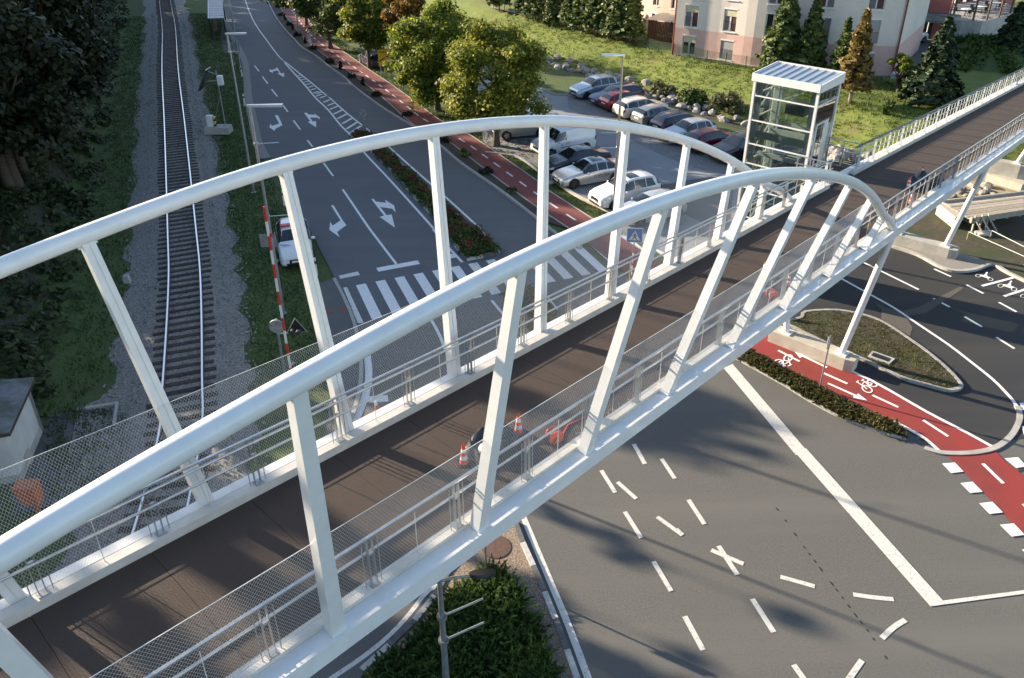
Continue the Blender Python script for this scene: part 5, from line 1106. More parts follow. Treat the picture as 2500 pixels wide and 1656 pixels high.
# solar mast
sp = thing('solar_mast', 'solar panel on a guyed mast with concrete base on the grass verge', 'solar mast', G(Z1(1490,900)))
MB().hexa([(-.95,-.55,-.02),(.95,-.55,-.02),(.95,.55,-.02),(-.95,.55,-.02),(-.9,-.5,.5),(.9,-.5,.5),(.9,.5,.5),(-.9,.5,.5)]).build('concrete_base', 'concrete', sp)
MB().tube([(.55,.1,.5),(.55,.1,4.75)], .05, 8).build('mast', 'galvanised', sp); MB().tube([(-.35,.1,.5),(.5,.1,2.8)], .03, 6).build('guy_strut', 'galvanised', sp)
pn = MB(); a = Vector((.05,0,4.95)); bq = Vector((-.85,0,3.3)); 
for nm, m_, e, th_ in (('panel_frame','stainless',0,.05),('panel','solar',.04,.056)):
    d = (a-bq).normalized(); nrm = Vector((d.z,0,-d.x))*-1; A2 = a-d*e; B2 = bq+d*e; y0, y1 = -.55+e, .55-e
    MB().hexa([A2+Vector((0,y0,0)),B2+Vector((0,y0,0)),B2+Vector((0,y1,0)),A2+Vector((0,y1,0))]+[p+nrm*th_ for p in (A2+Vector((0,y0,0)),B2+Vector((0,y0,0)),B2+Vector((0,y1,0)),A2+Vector((0,y1,0)))]).build(nm, m_, sp)
MB().beam((.5,.1,4.0),(-.35,0,4.0), .05, .05).build('panel_bracket', 'galvanised', sp); MB().beam((.55,.1,4.5),(-.02,0,4.75), .05, .05).build('panel_bracket', 'galvanised', sp)
MB().box(.6,.95,-.12,.3,3.7,4.4).build('equipment_box', 'frame_white', sp); MB().box(-.75,-.3,-.2,.2,.5,1.35).build('cabinet', 'frame_white', sp)
for k in range(4): MB().box(-.25,-.12,-.15,.15,.55+k*.2,.65+k*.2).build('warning_stripe', 'sign_yellow' if k % 2 else 'sign_black', sp)
# bus shelter
sh = thing('bus_shelter', 'grey bus shelter with slatted flat roof on the far verge', 'bus shelter', (-36.3,100.5,0))
A4 = [Vector((-39.3,107,0)),Vector((-37.4,107,0)),Vector((-33.2,94.3,0)),Vector((-34.9,94,0))]
for i in range(8):
    t0, t1 = i/8+.006, (i+1)/8-.006; q = [A4[0].lerp(A4[3],t0),A4[1].lerp(A4[2],t0),A4[1].lerp(A4[2],t1),A4[0].lerp(A4[3],t1)]
    MB().prism([(p.x,p.y) for p in q], 2.38, 2.46).build('roof_panel', 'sign_back', sh, world=True)
for p in A4: c = (A4[0]+A4[2])/2; p = p.lerp(c,.06); MB().box(p.x-.06,p.x+.06,p.y-.06,p.y+.06,0,2.38).build('post', 'iron_dark', sh, world=True)
MB().beam(A4[0].lerp(A4[3],.02)+Vector((.1,0,1.2)), A4[0].lerp(A4[3],.98)+Vector((.1,0,1.2)), .05, 2.0).build('back_wall', 'glass_dark', sh, world=True)
MB().beam(A4[0].lerp(A4[3],.02)+Vector((0,0,2.42)), A4[0].lerp(A4[3],.98)+Vector((0,0,2.42)), .08, .12).build('gutter', 'frame_white', sh, world=True)
MB().beam(A4[0].lerp(A4[3],.2)+Vector((.5,0,.45)), A4[0].lerp(A4[3],.8)+Vector((.5,0,.45)), .4, .06).build('bench', 'wood_brown', sh, world=True)
struct('bus_bay', MB().ribbon([(-37.6,110),(-33.6,96),(-30.4,87.5)], 1.9, -.03, off=0), 'asphalt_patch')
# ------------------------------------------------------------------ cars
# stations: x from nose to tail as fraction, zsh shoulder height, zt top height, wt top half width (fraction of half width), w half width fraction, zb underside
STY = {
 'suv':   dict(L=4.5,W=1.84,H=1.66, st=[(0,.62,.74,.70,.80,.34),(.025,.72,.86,.78,.90,.24),(.10,.80,.98,.83,.97,.2),(.255,.95,1.10,.86,1,.19),(.30,.98,1.16,.84,1,.19),(.44,1.02,1.60,.68,1,.19),(.55,1.03,1.66,.68,1,.19),(.78,1.05,1.63,.67,1,.19),(.90,1.06,1.52,.66,.99,.2),(.965,1.05,1.15,.75,.95,.24),(1,.80,.95,.72,.86,.36)], ws=(.31,.435), rw=(.905,.955), sw=(.36,.88), cut=(.535,.72)),
 'hatch': dict(L=4.3,W=1.79,H=1.48, st=[(0,.55,.64,.68,.78,.30),(.025,.62,.74,.78,.90,.22),(.10,.70,.84,.84,.97,.18),(.26,.86,.98,.86,1,.17),(.31,.88,1.03,.84,1,.17),(.46,.92,1.43,.66,1,.17),(.57,.93,1.48,.66,1,.17),(.76,.95,1.44,.65,1,.17),(.88,.96,1.32,.64,.99,.18),(.965,.95,1.05,.74,.94,.22),(1,.72,.86,.7,.85,.34)], ws=(.315,.455), rw=(.885,.955), sw=(.37,.86), cut=(.55,.73)),
 'wagon': dict(L=4.75,W=1.83,H=1.48, st=[(0,.54,.64,.68,.78,.30),(.022,.62,.74,.78,.90,.22),(.09,.70,.84,.84,.97,.18),(.26,.85,.98,.86,1,.17),(.30,.87,1.02,.84,1,.17),(.44,.92,1.43,.66,1,.17),(.54,.93,1.48,.66,1,.17),(.78,.95,1.46,.64,1,.17),(.90,.96,1.34,.63,.98,.18),(.968,.95,1.04,.74,.94,.22),(1,.72,.86,.7,.85,.34)], ws=(.305,.435), rw=(.905,.96), sw=(.345,.905), cut=(.51,.68)),
 'sedan': dict(L=4.88,W=1.86,H=1.46, st=[(0,.54,.62,.66,.76,.30),(.022,.62,.72,.76,.90,.22),(.09,.68,.82,.84,.97,.18),(.27,.83,.96,.86,1,.17),(.31,.85,1.0,.84,1,.17),(.46,.90,1.41,.65,1,.17),(.56,.92,1.46,.64,1,.17),(.70,.93,1.41,.63,1,.17),(.84,.94,1.10,.72,.99,.18),(.965,.92,1.02,.78,.94,.22),(1,.70,.86,.72,.85,.34)], ws=(.315,.455), rw=(.715,.835), sw=(.365,.80), cut=(.53,.675)),
 'van':   dict(L=4.5,W=1.8,H=1.84, st=[(0,.66,.80,.72,.82,.34),(.025,.78,.92,.80,.92,.24),(.09,.88,1.02,.84,.98,.2),(.20,1.0,1.12,.86,1,.19),(.235,1.03,1.18,.84,1,.19),(.37,1.08,1.74,.74,1,.19),(.46,1.08,1.82,.75,1,.19),(.70,1.08,1.84,.76,1,.19),(.94,1.08,1.80,.76,.99,.2),(.985,1.05,1.62,.75,.97,.24),(1,.85,1.3,.74,.9,.36)], ws=(.245,.365), rw=None, sw=(.29,.46), cut=()),
}
WB = {'suv':(.195,.80),'hatch':(.2,.81),'wagon':(.19,.79),'sedan':(.175,.79),'van':(.185,.80)}
def car_parts(style, m, L=None, rim='rim', rails=False, sunroof=False, wheel_r=.335, lower=None):
    S = STY[style]; L = L or S['L']; W = S['W']/2; st = np.array(S['st']); xs = st[:,0]
    ip = lambda x, c: float(np.interp(x, xs, st[:,c]))
    def sect(x):
        zsh, zt, wt, w, zb = (ip(x, c) for c in (1,2,3,4,5)); w *= W; wt *= W; d = zt-zsh
        # smooth crown: half section from sill up to centre line
        P = [(w*.80,zb),(w*.95,zb+.04),(w*.99,zb+.14),(w,zsh*.55+zb*.45),(w*.992,zsh*.82+zb*.18),(w*.965,zsh)]
        P += [(w*.965+(wt-w*.965)*t, zsh+d*.93*t) for t in (.2,.4,.6,.8)]
        P += [(wt*.985,zsh+d*.93),(wt*.92,zsh+d*.975),(wt*.7,zt-d*.003),(wt*.35,zt+.012),(0,zt+.018)]
        return P
    def lateral(x, t):  # t in 0..1 over the section polyline index
        P = sect(x); k = t*(len(P)-1); i = min(int(k), len(P)-2); f = k-i; return (P[i][0]+(P[i+1][0]-P[i][0])*f, P[i][1]+(P[i+1][1]-P[i][1])*f)
    NX = 46; X = np.unique(np.concatenate([np.linspace(0,1,NX), xs])); ns = len(sect(.5))
    q = MB()
    for x in X:
        P = sect(x); row = [(-(x-.5)*L, y, z) for y, z in P] + [(-(x-.5)*L, -y, z) for y, z in P[-2::-1]]; q.v += row
    R_ = 2*ns-1
    for i in range(len(X)-1):
        for j in range(R_-1): q.f.append((i*R_+j, i*R_+j+1, (i+1)*R_+j+1, (i+1)*R_+j))
    q.f.append(tuple(range(R_-1,-1,-1))); q.f.append(tuple((len(X)-1)*R_+j for j in range(R_)))
    for i in range(len(X)-1): q.f.append((i*R_, (i+1)*R_, (i+1)*R_+R_-1, i*R_+R_-1))
    parts = [('body', m, q, 32)]
    def surf(x, t, s, off):
        e = .004; y0, z0 = lateral(x, t); y1, z1 = lateral(x, min(t+e,1)); xa = lateral(min(x+e,1), t)
        p = Vector((-(x-.5)*L, y0, z0)); du = Vector((-e*L, xa[0]-y0, xa[1]-z0)); dv = Vector((0, y1-y0, z1-z0))
        n = dv.cross(du) if dv.length > 1e-9 else Vector((0,0,1)); n = n.normalized() if n.length > 0 else Vector((0,0,1))
        if n.y*1.0 + n.z*.6 < 0 and t < .75: n = -n
        if t >= .75 and n.z < 0: n = -n
        p = p+n*off; return (p.x, p.y*s, p.z)
    i_sh, i_rt, nn = 5, 10, ns-1
    def panel(x0, x1, t0, t1, s, off, nxp=6, ntp=4, slope0=0, slope1=0):
        g = MB()
        for a in range(nxp+1):
            for b in range(ntp+1):
                tt = t0+(t1-t0)*b/ntp; xx = (x0+slope0*b/ntp)+((x1+slope1*b/ntp)-(x0+slope0*b/ntp))*a/nxp; g.v.append(surf(xx, tt, s, off))
        for a in range(nxp):
            for b in range(ntp): k = a*(ntp+1)+b; g.f.append((k,k+1,k+ntp+2,k+ntp+1))
        return g
    # windscreen and rear window: strip across the crown
    def across(x0, x1, t0=.70, off=.008):
        g = MB(); ts = list(np.linspace(t0,1,7)); n_ = 6
        for a in range(n_+1):
            x = x0+(x1-x0)*a/n_; row = [surf(x,t,1,off) for t in ts] + [surf(x,t,-1,off) for t in ts[-2::-1]]; g.v += row
        Rn = 13
        for a in range(n_):
            for b in range(Rn-1): g.f.append((a*Rn+b,a*Rn+b+1,(a+1)*Rn+b+1,(a+1)*Rn+b))
        return g
    parts.append(('windscreen', 'car_glass', across(*S['ws'], t0=.42), 40))
    if S['rw']: parts.append(('rear_window', 'car_glass', across(S['rw'][0], S['rw'][1], t0=.45), 40))
    x0, x1 = S['sw']; cuts = [x0] + list(S['cut']) + [x1]
    for s in (1,-1):
        for k, (a, b) in enumerate(zip(cuts[:-1], cuts[1:])):
            sl0 = (.085 if k == 0 else 0) if style != 'van' else (.08 if k == 0 else 0); sl1 = (-.035 if k == len(cuts)-2 and style != 'van' else 0)
            parts.append(('side_window', 'car_glass', panel(a+.006, b-.006, (i_sh+.45)/nn, (i_rt-.35)/nn, s, .007, 6, 3, sl0, sl1), 40))
    if sunroof: parts.append(('sunroof', 'car_glass', across(.50,.66,t0=.86,off=.006), 40))
    # wheels
    wheels = []
    for fx in WB[style]:
        for s in (1,-1):
            arch = MB(); cx = -(fx-.5)*L; y = W*.985*s
            n_ = 16; ring = [(cx+(wheel_r+.055)*math.cos(a), y+.012*s, max(wheel_r+(wheel_r+.055)*math.sin(a), .18)) for a in np.linspace(-.35, math.pi+.35, n_)]
            arch.add([(x,yy-.10*s,z) for x,yy,z in ring]+[(x,yy,z) for x,yy,z in ring], [tuple(range(n_,2*n_)) if s < 0 else tuple(range(2*n_-1,n_-1,-1))]+[(i,i+1,n_+i+1,n_+i) for i in range(n_-1)]); parts.append(('wheel_arch', 'tyre', arch, None)); wheels.append((cx, W*.93*s, s))
    # lamps, grille, plates, bumper trim
    for s in (1,-1):
        parts.append(('headlight', 'headlamp', panel(.012,.075,3.9/nn,5.9/nn,s,.012,4,3), 40)); parts.append(('tail_light', 'tail_red', panel(.955 if style!='van' else .965,.992,3.6/nn,5.4/nn,s,.012,4,3), 40))
        mx = -(S['ws'][0]+.055-.5)*L; mz = ip(S['ws'][0]+.05,1)+.06; mir = MB(); mir.lathe([(.02,-.07),(.09,-.06),(.1,0),(.085,.06),(.02,.075)], 10, (0,0,0)); mir.v = [(x*.65+mx, y*1.15+(W+.1)*s, z+mz) for x,y,z in mir.v]; parts.append(('mirror', m, mir, 60))
    zf = ip(.01,1); g = MB().box(L/2-.06,L/2+.012,-W*.42,W*.42,zf-.18,zf+.02); parts.append(('grille', 'grille', g, None))
    parts.append(('lower_grille', 'grille', MB().box(L/2-.06,L/2+.006,-W*.6,W*.6,.27,.40), None)); parts.append(('number_plate', 'plate', MB().box(L/2-.02,L/2+.022,-.26,.26,.42,.53), None))
    zr_ = ip(.99,1); parts.append(('number_plate', 'plate', MB().box(-L/2-.02,-L/2+.02,-.26,.26,zr_-.16,zr_-.05), None)); parts.append(('rear_bumper', 'grille', MB().box(-L/2-.006,-L/2+.05,-W*.7,W*.7,.28,.42), None))
    if rails:
        for s in (1,-1): parts.append(('roof_rail', 'stainless', MB().tube([surf(x,.735,s,.045) for x in np.linspace(.46,.86,9)], .018, 6), None))
    for s in (1,-1): parts.append(('side_sill', 'grille' if lower is None else lower, MB().box(-(WB[style][1]-.1-.5)*L,-(WB[style][0]+.1-.5)*L,(W*.93 if s > 0 else -W*1.0),(W*1.0 if s > 0 else -W*.93),.2,.30), None))
    return parts, wheels, wheel_r, rim, surf, L, W
_cache = {}
def car(label, style, m, loc, heading, name='parked_car', rim='rim', group='parked cars', **k):
    t = thing(name, label, 'car' if style != 'van' else 'van', loc, heading, group)
    P, wh, wr_, rim, surf, L, W = car_parts(style, m, rim=rim, **k)
    for nm, mm, mb_, sm_ in P: mb_.build(nm, mm, t, smooth=sm_)
    key = (wr_, rim)
    if key not in _cache:
        ty = MB(); n = 24; pr_ = [(wr_*.66,-.1),(wr_*.93,-.1),(wr_,-.065),(wr_,.065),(wr_*.93,.1),(wr_*.66,.1)]
        base = ty.lathe([(r_, z) for r_, z in pr_], n); ty.f = ty.f[:-2]; ty.v = [(x, z, y) for x, y, z in ty.v]; tm = ty.mesh('tyre', 'tyre', smooth=40)
        rm = MB()
        for k_ in range(5):
            a = 2*math.pi*k_/5; ca, sa = math.cos(a), math.sin(a); px, py = -sa, ca
            pts = [(ca*.04+px*.035,sa*.04+py*.035),(ca*.04-px*.035,sa*.04-py*.035),(ca*wr_*.64-px*.06,sa*wr_*.64-py*.06),(ca*wr_*.64+px*.06,sa*wr_*.64+py*.06)]
            rm.add([(x,.06,y) for x,y in pts]+[(x,.085,y) for x,y in pts], [(0,1,2,3),(7,6,5,4),(0,4,5,1),(1,5,6,2),(2,6,7,3),(3,7,4,0)])
        rn = MB().lathe([(wr_*.66,.02),(wr_*.69,.095),(wr_*.63,.095),(wr_*.61,.03),(.0,.03)], n); rm.add([(x, z, y) for x, y, z in rn.v], rn.f[:-2]); rm.lathe([(.05,.085),(.03,.09)], 8); rm.v = rm.v[:-16] + [(x, z, y) for x, y, z in rm.v[-16:]]
        _cache[key] = (tm, rm.mesh('rim', rim, smooth=40), MB().add(*(lambda g: ([(x,z,y) for x,y,z in g.v], g.f))(MB().lathe([(wr_*.6,.01),(wr_*.6,.025)], 16))).mesh('wheel_disc', 'tyre'))
    for cx, y, s in wh:
        w = link(bpy.data.objects.new('wheel', _cache[key][2])); w.parent = t; w.location = (cx, y, wr_); w.rotation_euler.z = 0 if s > 0 else math.pi
        for nm, me_ in (('tyre', _cache[key][0]), ('rim', _cache[key][1])): o = link(bpy.data.objects.new(nm, me_)); o.parent = w
    t['_s'] = 0; del t['_s']
    return t, surf, L, W
GA = R(28)   # axis of the parking bays
ca, sa = math.cos(GA), math.sin(GA); ax = Vector((ca, sa, 0))
# heading: local +x is the nose. Row further back: nose position or tail position given
def nose_at(p, L, h): return Vector((p[0],p[1],.018)) - Vector((math.cos(h),math.sin(h),0))*(L/2)
def tail_at(p, L, h): return Vector((p[0],p[1],.018)) + Vector((math.cos(h),math.sin(h),0))*(L/2)
hF = GA+math.pi; hB = GA
car('light silver blue suv parked first in the back row beside the kerb', 'suv', 'car_silverblue', nose_at((5.45,68.35),4.5,hF), hF, rim='rim_dark', lower='car_silverblue', rails=True)
car('dark blue estate parked beside the silver blue suv', 'wagon', 'car_navy', nose_at((6.95,66.0),4.9,hF), hF, L=4.9, rails=True, lower='car_navy')
car('red compact suv parked tail out beside the dark blue estate', 'hatch', 'car_red', tail_at((7.68,64.55),4.3,hB), hB, lower='car_red')
car('white estate parked tail out behind the car park lamp post', 'wagon', 'car_pearl', tail_at((8.6,62.35),4.65,hB), hB, L=4.65, lower='car_pearl', rails=True)
car('grey hatchback parked tail out between the white and dark blue estates', 'hatch', 'car_grey', tail_at((9.85,60.3),4.2,hB), hB, L=4.2)
car('dark blue estate parked tail out under the arch beside the grey hatchback', 'wagon', 'car_navy', tail_at((11.0,58.2),4.8,hB), hB, L=4.8, rails=True)
car('pale silver hatchback parked nose out half hidden by the far arch', 'hatch', 'car_ice', nose_at((11.3,56.05),4.45,hF), hF, L=4.45, lower='car_ice')
car('dark red hatchback parked tail out between the silver hatchback and the black suv', 'hatch', 'car_wine', tail_at((12.7,54.1),4.4,hB), hB, L=4.4, lower='car_wine', rim='rim_dark')
car('black suv parked nose out next to the lift tower', 'suv', 'car_black', nose_at((14.05,52.0),4.4,hF), hF, L=4.4, rails=True)
car('dark suv mostly hidden between the black suv and the lift tower', 'suv', 'car_navy', nose_at((15.9,49.3),4.4,hF), hF, L=4.4)
# row next to the red path
h = R(24)+math.pi
t, surf, L, W = car('silver sedan with black lettering on its side next to the grass strip', 'sedan', 'car_silver', Vector((5.12,48.75,.02)), h, sunroof=True, rim='rim_dark', lower='car_silver')
text(t, 'TOPLISEK', .30, 'sign_black', (-.42, W*1.0+.006, .60), (R(90),0,R(180)), .002); text(t, 'ms', .1, 'sign_black', (.52, W*1.0+.006, .58), (R(90),0,R(180)), .002)
for s in (-1,1): MB().box(L/2+.011,L/2+.02,s*.05 if s>0 else -.33,.33 if s>0 else -.05,.46+.06,.62).build('kidney_grille', 'chrome', t)
car('black sedan parked between the white van and the lettered silver sedan', 'sedan', 'car_night', Vector((4.35,51.05,.02)), R(25)+math.pi, lower='car_night')
t, surf, L, W = car('white panel van with small lettering parked beside the black sedan', 'van', 'car_white', Vector((3.75,54.55,.02)), R(27)+math.pi, name='delivery_van', rim='rim', L=4.6)
text(t, '8', .22, 'sign_blue', (.62, W+.004, .82), (R(90),0,R(180)), .002); 
for k_ in range(3): MB().box(-.05,.32,W*.99,W*.99+.006,.86+k_*.06,.885+k_*.06).build('lettering', 'sign_back', t)
for s in (1,-1): MB().box(-1.15,.7,W*.985 if s > 0 else -W*.985-.015, W*.985+.015 if s > 0 else -W*.985,.62,.67).build('rub_strip', 'grille', t)
MB().box(-2.3,-2.1,-W*.93,W*.93,.3,.5).build('bumper', 'grille', t)
car('silver people carrier parked under the yellow green tree', 'van', 'car_sand', Vector((.75,58.35,.02)), R(15)+math.pi, L=4.35, lower='car_sand')
t, surf, L, W = car('white suv with black roof glass parked beside the concrete kerb', 'suv', 'car_white', Vector((7.0,45.2,.02)), R(27)+math.pi, L=4.45, sunroof=True, rails=True, rim='rim', lower='grille')
for s in (-1,1): MB().box(L/2+.011,L/2+.02,s*.05 if s>0 else -.31,.31 if s>0 else -.05,.58,.73).build('kidney_grille', 'grille', t)
car('pale silver car half hidden beneath the near arch', 'hatch', 'car_ice', Vector((8.15,42.75,.02)), R(28)+math.pi, L=4.4, lower='car_ice', rim='rim_dark')
car('white car behind the leaves of the yellow green tree', 'hatch', 'car_white', Vector((.2,62.6,.02)), R(20)+math.pi, L=4.2)
car('dark blue car behind the yellow direction sign', 'hatch', 'car_navy', Vector((-14.2,81.5,.0)), R(120), L=4.2)
# service car on the verge and hotel van
fr_ = G(728,655); SH_ = math.atan2(-fr_.y, -fr_.x); SC_ = fr_ - Vector((math.cos(SH_),math.sin(SH_),0))*2.2 - Vector((0,0,.05))
t, surf, L, W = car('white service car with orange light bar parked on the grass verge', 'hatch', 'car_white', SC_, SH_, name='service_car', L=4.5, group=None)
text(t, 'REDARSTVO', .27, 'sign_blue', (1.22, 0, .93), (R(-0),R(8.5),R(90)), .004); text(t, 'MEDOBČINSKO', .09, 'sign_blue', (1.0, 0, .97), (0,R(8.5),R(90)), .004)
MB().box(-.32,-.06,-.6,.6,1.49,1.575).build('light_bar', 'barrier_red', t)
MB().tube([(-1.3,0,1.42),(-1.42,0,1.6)], .008, 5).build('aerial', 'sign_black', t)
t, surf, L, W = car('white people van parked by the hotel entrance canopy', 'van', 'car_white', Vector((41.9,84.6,1.225)), R(30), name='hotel_van', group=None, L=4.4)
MB().box(.1,.22,-W-.004,-W+.01,.8,.98).build('logo_mark', 'sign_black', t); MB().box(-.08,.04,-W-.004,-W+.01,.8,.98).build('logo_mark', 'sign_black', t)
# ------------------------------------------------------------------ vegetation
def leaf_mesh(name, P, size, m, aspect=1.6, N=None, jitter=.6, tilt=None):
    "one disconnected quad per leaf; N = preferred normals"
    k = len(P); P = np.asarray(P, float); nr = rng.normal(size=(k,3))
    if N is not None: nr = nr*jitter + np.asarray(N)
    nr /= np.linalg.norm(nr,axis=1,keepdims=True)+1e-9
    a = rng.normal(size=(k,3)) if tilt is None else np.asarray(tilt)+rng.normal(size=(k,3))*.25
    u = np.cross(nr, a); u /= np.linalg.norm(u,axis=1,keepdims=True)+1e-9; v = np.cross(nr, u)
    s = (size*rng.uniform(.6,1.3,k))[:,None]; u = u*s*.5; v = v*s*.5*aspect
    V = np.stack([P-u*.35-v, P+u-v*.15, P+u*.3+v, P-u+v*.1], 1).reshape(-1,3)
    me = bpy.data.meshes.new(name); me.vertices.add(4*k); me.vertices.foreach_set('co', V.ravel().astype(np.float32)); me.loops.add(4*k); me.loops.foreach_set('vertex_index', np.arange(4*k, dtype=np.int32))
    me.polygons.add(k); me.polygons.foreach_set('loop_start', np.arange(0,4*k,4,dtype=np.int32)); me.update(calc_edges=True); me.validate(); me.materials.append(M[m] if isinstance(m,str) else m)
    return me
def obj(name, me, parent=None, loc=None):
    o = link(bpy.data.objects.new(name, me)); 
    if parent: o.parent = parent
    if loc is not None: o.location = loc
    return o
def decid_meshes(seed, h, r, n_leaf, size, leaf, bark='bark', zc=.58, low=.2, clump=46, flat=1.0):
    global rng
    rr = np.random.default_rng(seed); rng = np.random.default_rng(seed+1000)
    tr = MB(); lean = rr.normal(0,.12,2); ht = h*.62
    path = [Vector((lean[0]*t*t*h*.3, lean[1]*t*t*h*.3, t*ht)) for t in (0,.12,.35,.65,1)]
    R0 = .035*h*.55+.05; tr.tube(path, [R0*1.35,R0,R0*.8,R0*.55,R0*.22], 8)
    C_ = []; 
    for i in range(clump):
        th = rr.uniform(0,6.283); ph = math.acos(rr.uniform(-.85,1)); k = rr.uniform(.55,1)**.6
        z = h*zc + math.cos(ph)*h*(1-zc)*.88*k if math.cos(ph) > 0 else h*zc+math.cos(ph)*h*(zc-low)*.9*k
        q = math.sin(ph)*r*k*rr.uniform(.78,1.08); C_.append((math.cos(th)*q, math.sin(th)*q, z, rr.uniform(.16,.30)*r))
    for c in C_[::3]:
        t = rr.uniform(.3,.85); s0 = path[0].lerp(path[-1], t); e = Vector(c[:3]); tr.tube([s0, s0.lerp(e,.5)+Vector((0,0,-.06*r)), e], [R0*.42,R0*.26,.02], 5)
    P = []; N = []
    per = n_leaf//len(C_)
    for cx, cy, cz, cr in C_:
        d = rr.normal(size=(per,3)); d /= np.linalg.norm(d,axis=1,keepdims=True); rad = cr*rr.uniform(.25,1.1,(per,1))
        p = d*rad*np.array([1.15,1.15,.8]); P.append(p+np.array([cx,cy,cz])); N.append(d*.8+np.array([0,0,.55]))
    P = np.concatenate(P); N = np.concatenate(N)
    return tr.mesh('trunk', bark, smooth=50), leaf_mesh('crown', P, size, leaf, 1.5, N)
def decid(label, seed, loc, h, r, n, size, leaf, group='roadside trees', name='deciduous_tree', meshes=None, rz=0, sc=1, **k):
    t = thing(name, label, 'tree', loc, rz, group); tm, lm = meshes or decid_meshes(seed, h, r, n, size, leaf, **k)
    obj('trunk', tm, t); obj('crown', lm, t); t.scale = (sc,)*3 if not isinstance(sc, tuple) else sc; return t
decid('large yellow green tree in front, nearest the silver people carrier', 1, (-1.1,55.9,0), 9.3, 3.75, 38000, .17, 'leaf_yellow', low=.14, clump=105, zc=.5)
decid('dense green tree with yellowing left side beside the yellow sign', 2, (-6.2,65.2,0), 9.5, 3.4, 38000, .17, 'leaf_lime', low=-.04, clump=110, zc=.48)
decid('rust tinted tree between two green trees behind the yellow sign', 3, (-9.4,75.0,0), 8.8, 2.5, 14000, .19, 'leaf_rust', low=.12)
decid('bright lime tree standing left of the yellow sign', 4, (-14.2,79.8,0), 9.4, 2.8, 22000, .19, 'leaf_lime', low=.12, clump=70)
decid('dark green tree beside the far bend of the red path', 5, (-20.0,89.0,0), 8.5, 3.8, 11000, .22, 'leaf_green', low=.05)
decid('farthest dark green tree at the top edge above the red path', 6, (-25.5,101.5,0), 9, 4.2, 9000, .25, 'leaf_green', low=.05)
decid('dark tree behind the bright lime tree', 7, (-13.5,92,0), 10, 4.2, 9000, .25, 'leaf_green', low=.08)
# forest on the slope beyond the track
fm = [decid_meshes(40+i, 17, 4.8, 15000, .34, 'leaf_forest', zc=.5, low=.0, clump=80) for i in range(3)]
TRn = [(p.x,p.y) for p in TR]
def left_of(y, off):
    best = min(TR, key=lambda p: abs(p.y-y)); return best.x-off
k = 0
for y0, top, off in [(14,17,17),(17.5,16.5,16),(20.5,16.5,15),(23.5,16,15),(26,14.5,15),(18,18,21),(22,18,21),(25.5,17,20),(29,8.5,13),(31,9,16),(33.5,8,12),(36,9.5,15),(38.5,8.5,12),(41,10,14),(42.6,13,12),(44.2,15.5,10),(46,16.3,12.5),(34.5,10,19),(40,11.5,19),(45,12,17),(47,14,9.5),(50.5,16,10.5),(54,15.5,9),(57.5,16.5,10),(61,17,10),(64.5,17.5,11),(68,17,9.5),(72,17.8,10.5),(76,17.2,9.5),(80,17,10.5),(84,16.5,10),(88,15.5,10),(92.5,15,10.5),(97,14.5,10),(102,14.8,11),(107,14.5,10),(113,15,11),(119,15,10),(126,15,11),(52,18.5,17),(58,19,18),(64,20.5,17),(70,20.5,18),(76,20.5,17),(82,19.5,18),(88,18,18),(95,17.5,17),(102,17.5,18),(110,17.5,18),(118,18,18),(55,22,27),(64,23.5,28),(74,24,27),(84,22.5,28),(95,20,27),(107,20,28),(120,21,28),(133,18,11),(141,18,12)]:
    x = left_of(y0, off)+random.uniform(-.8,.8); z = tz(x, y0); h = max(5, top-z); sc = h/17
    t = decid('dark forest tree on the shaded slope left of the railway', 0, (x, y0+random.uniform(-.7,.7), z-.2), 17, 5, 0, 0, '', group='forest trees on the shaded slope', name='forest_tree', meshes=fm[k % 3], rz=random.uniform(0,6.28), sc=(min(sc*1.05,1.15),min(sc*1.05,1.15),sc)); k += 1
# slender trees added out of view to throw soft shade streaks on junction and deck
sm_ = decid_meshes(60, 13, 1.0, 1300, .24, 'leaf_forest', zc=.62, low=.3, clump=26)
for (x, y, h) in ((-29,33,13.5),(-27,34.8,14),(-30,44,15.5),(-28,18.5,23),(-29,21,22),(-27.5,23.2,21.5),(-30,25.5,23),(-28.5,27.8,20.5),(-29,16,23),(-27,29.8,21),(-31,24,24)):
    z = tz(x, y); sc = (h-z)/13; decid('slender dark tree added out of view to streak the junction and deck with shade', 0, (x,y,z-.1), 1, 1, 0, 0, '', group='slender trees added for shade streaks', name='shade_streak_tree', meshes=sm_, rz=random.uniform(0,6), sc=(sc*.9,sc*.9,sc))
# undergrowth on the slope
def scatter(n, y0, y1, o0, o1, zoff=.0):
    P = []
    ys = rng.uniform(y0, y1, n); os_ = o0+(o1-o0)*rng.random(n)
    tx = np.interp(ys, [p.y for p in TR][::-1], [p.x for p in TR][::-1]); X = tx-os_
    return np.stack([X, ys, terrain(X, ys)+zoff], 1)
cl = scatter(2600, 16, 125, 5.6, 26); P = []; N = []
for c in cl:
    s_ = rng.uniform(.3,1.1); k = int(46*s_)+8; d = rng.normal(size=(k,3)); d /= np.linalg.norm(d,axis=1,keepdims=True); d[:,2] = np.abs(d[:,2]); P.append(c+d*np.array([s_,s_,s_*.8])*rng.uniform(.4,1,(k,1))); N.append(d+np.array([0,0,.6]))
o = obj('slope_undergrowth', leaf_mesh('slope_undergrowth', np.concatenate(P), .2, 'leaf_hill', 1.8, np.concatenate(N))); tag(o, 'dense dark bramble and scrub covering the slope left of the track', 'undergrowth', kind='stuff')
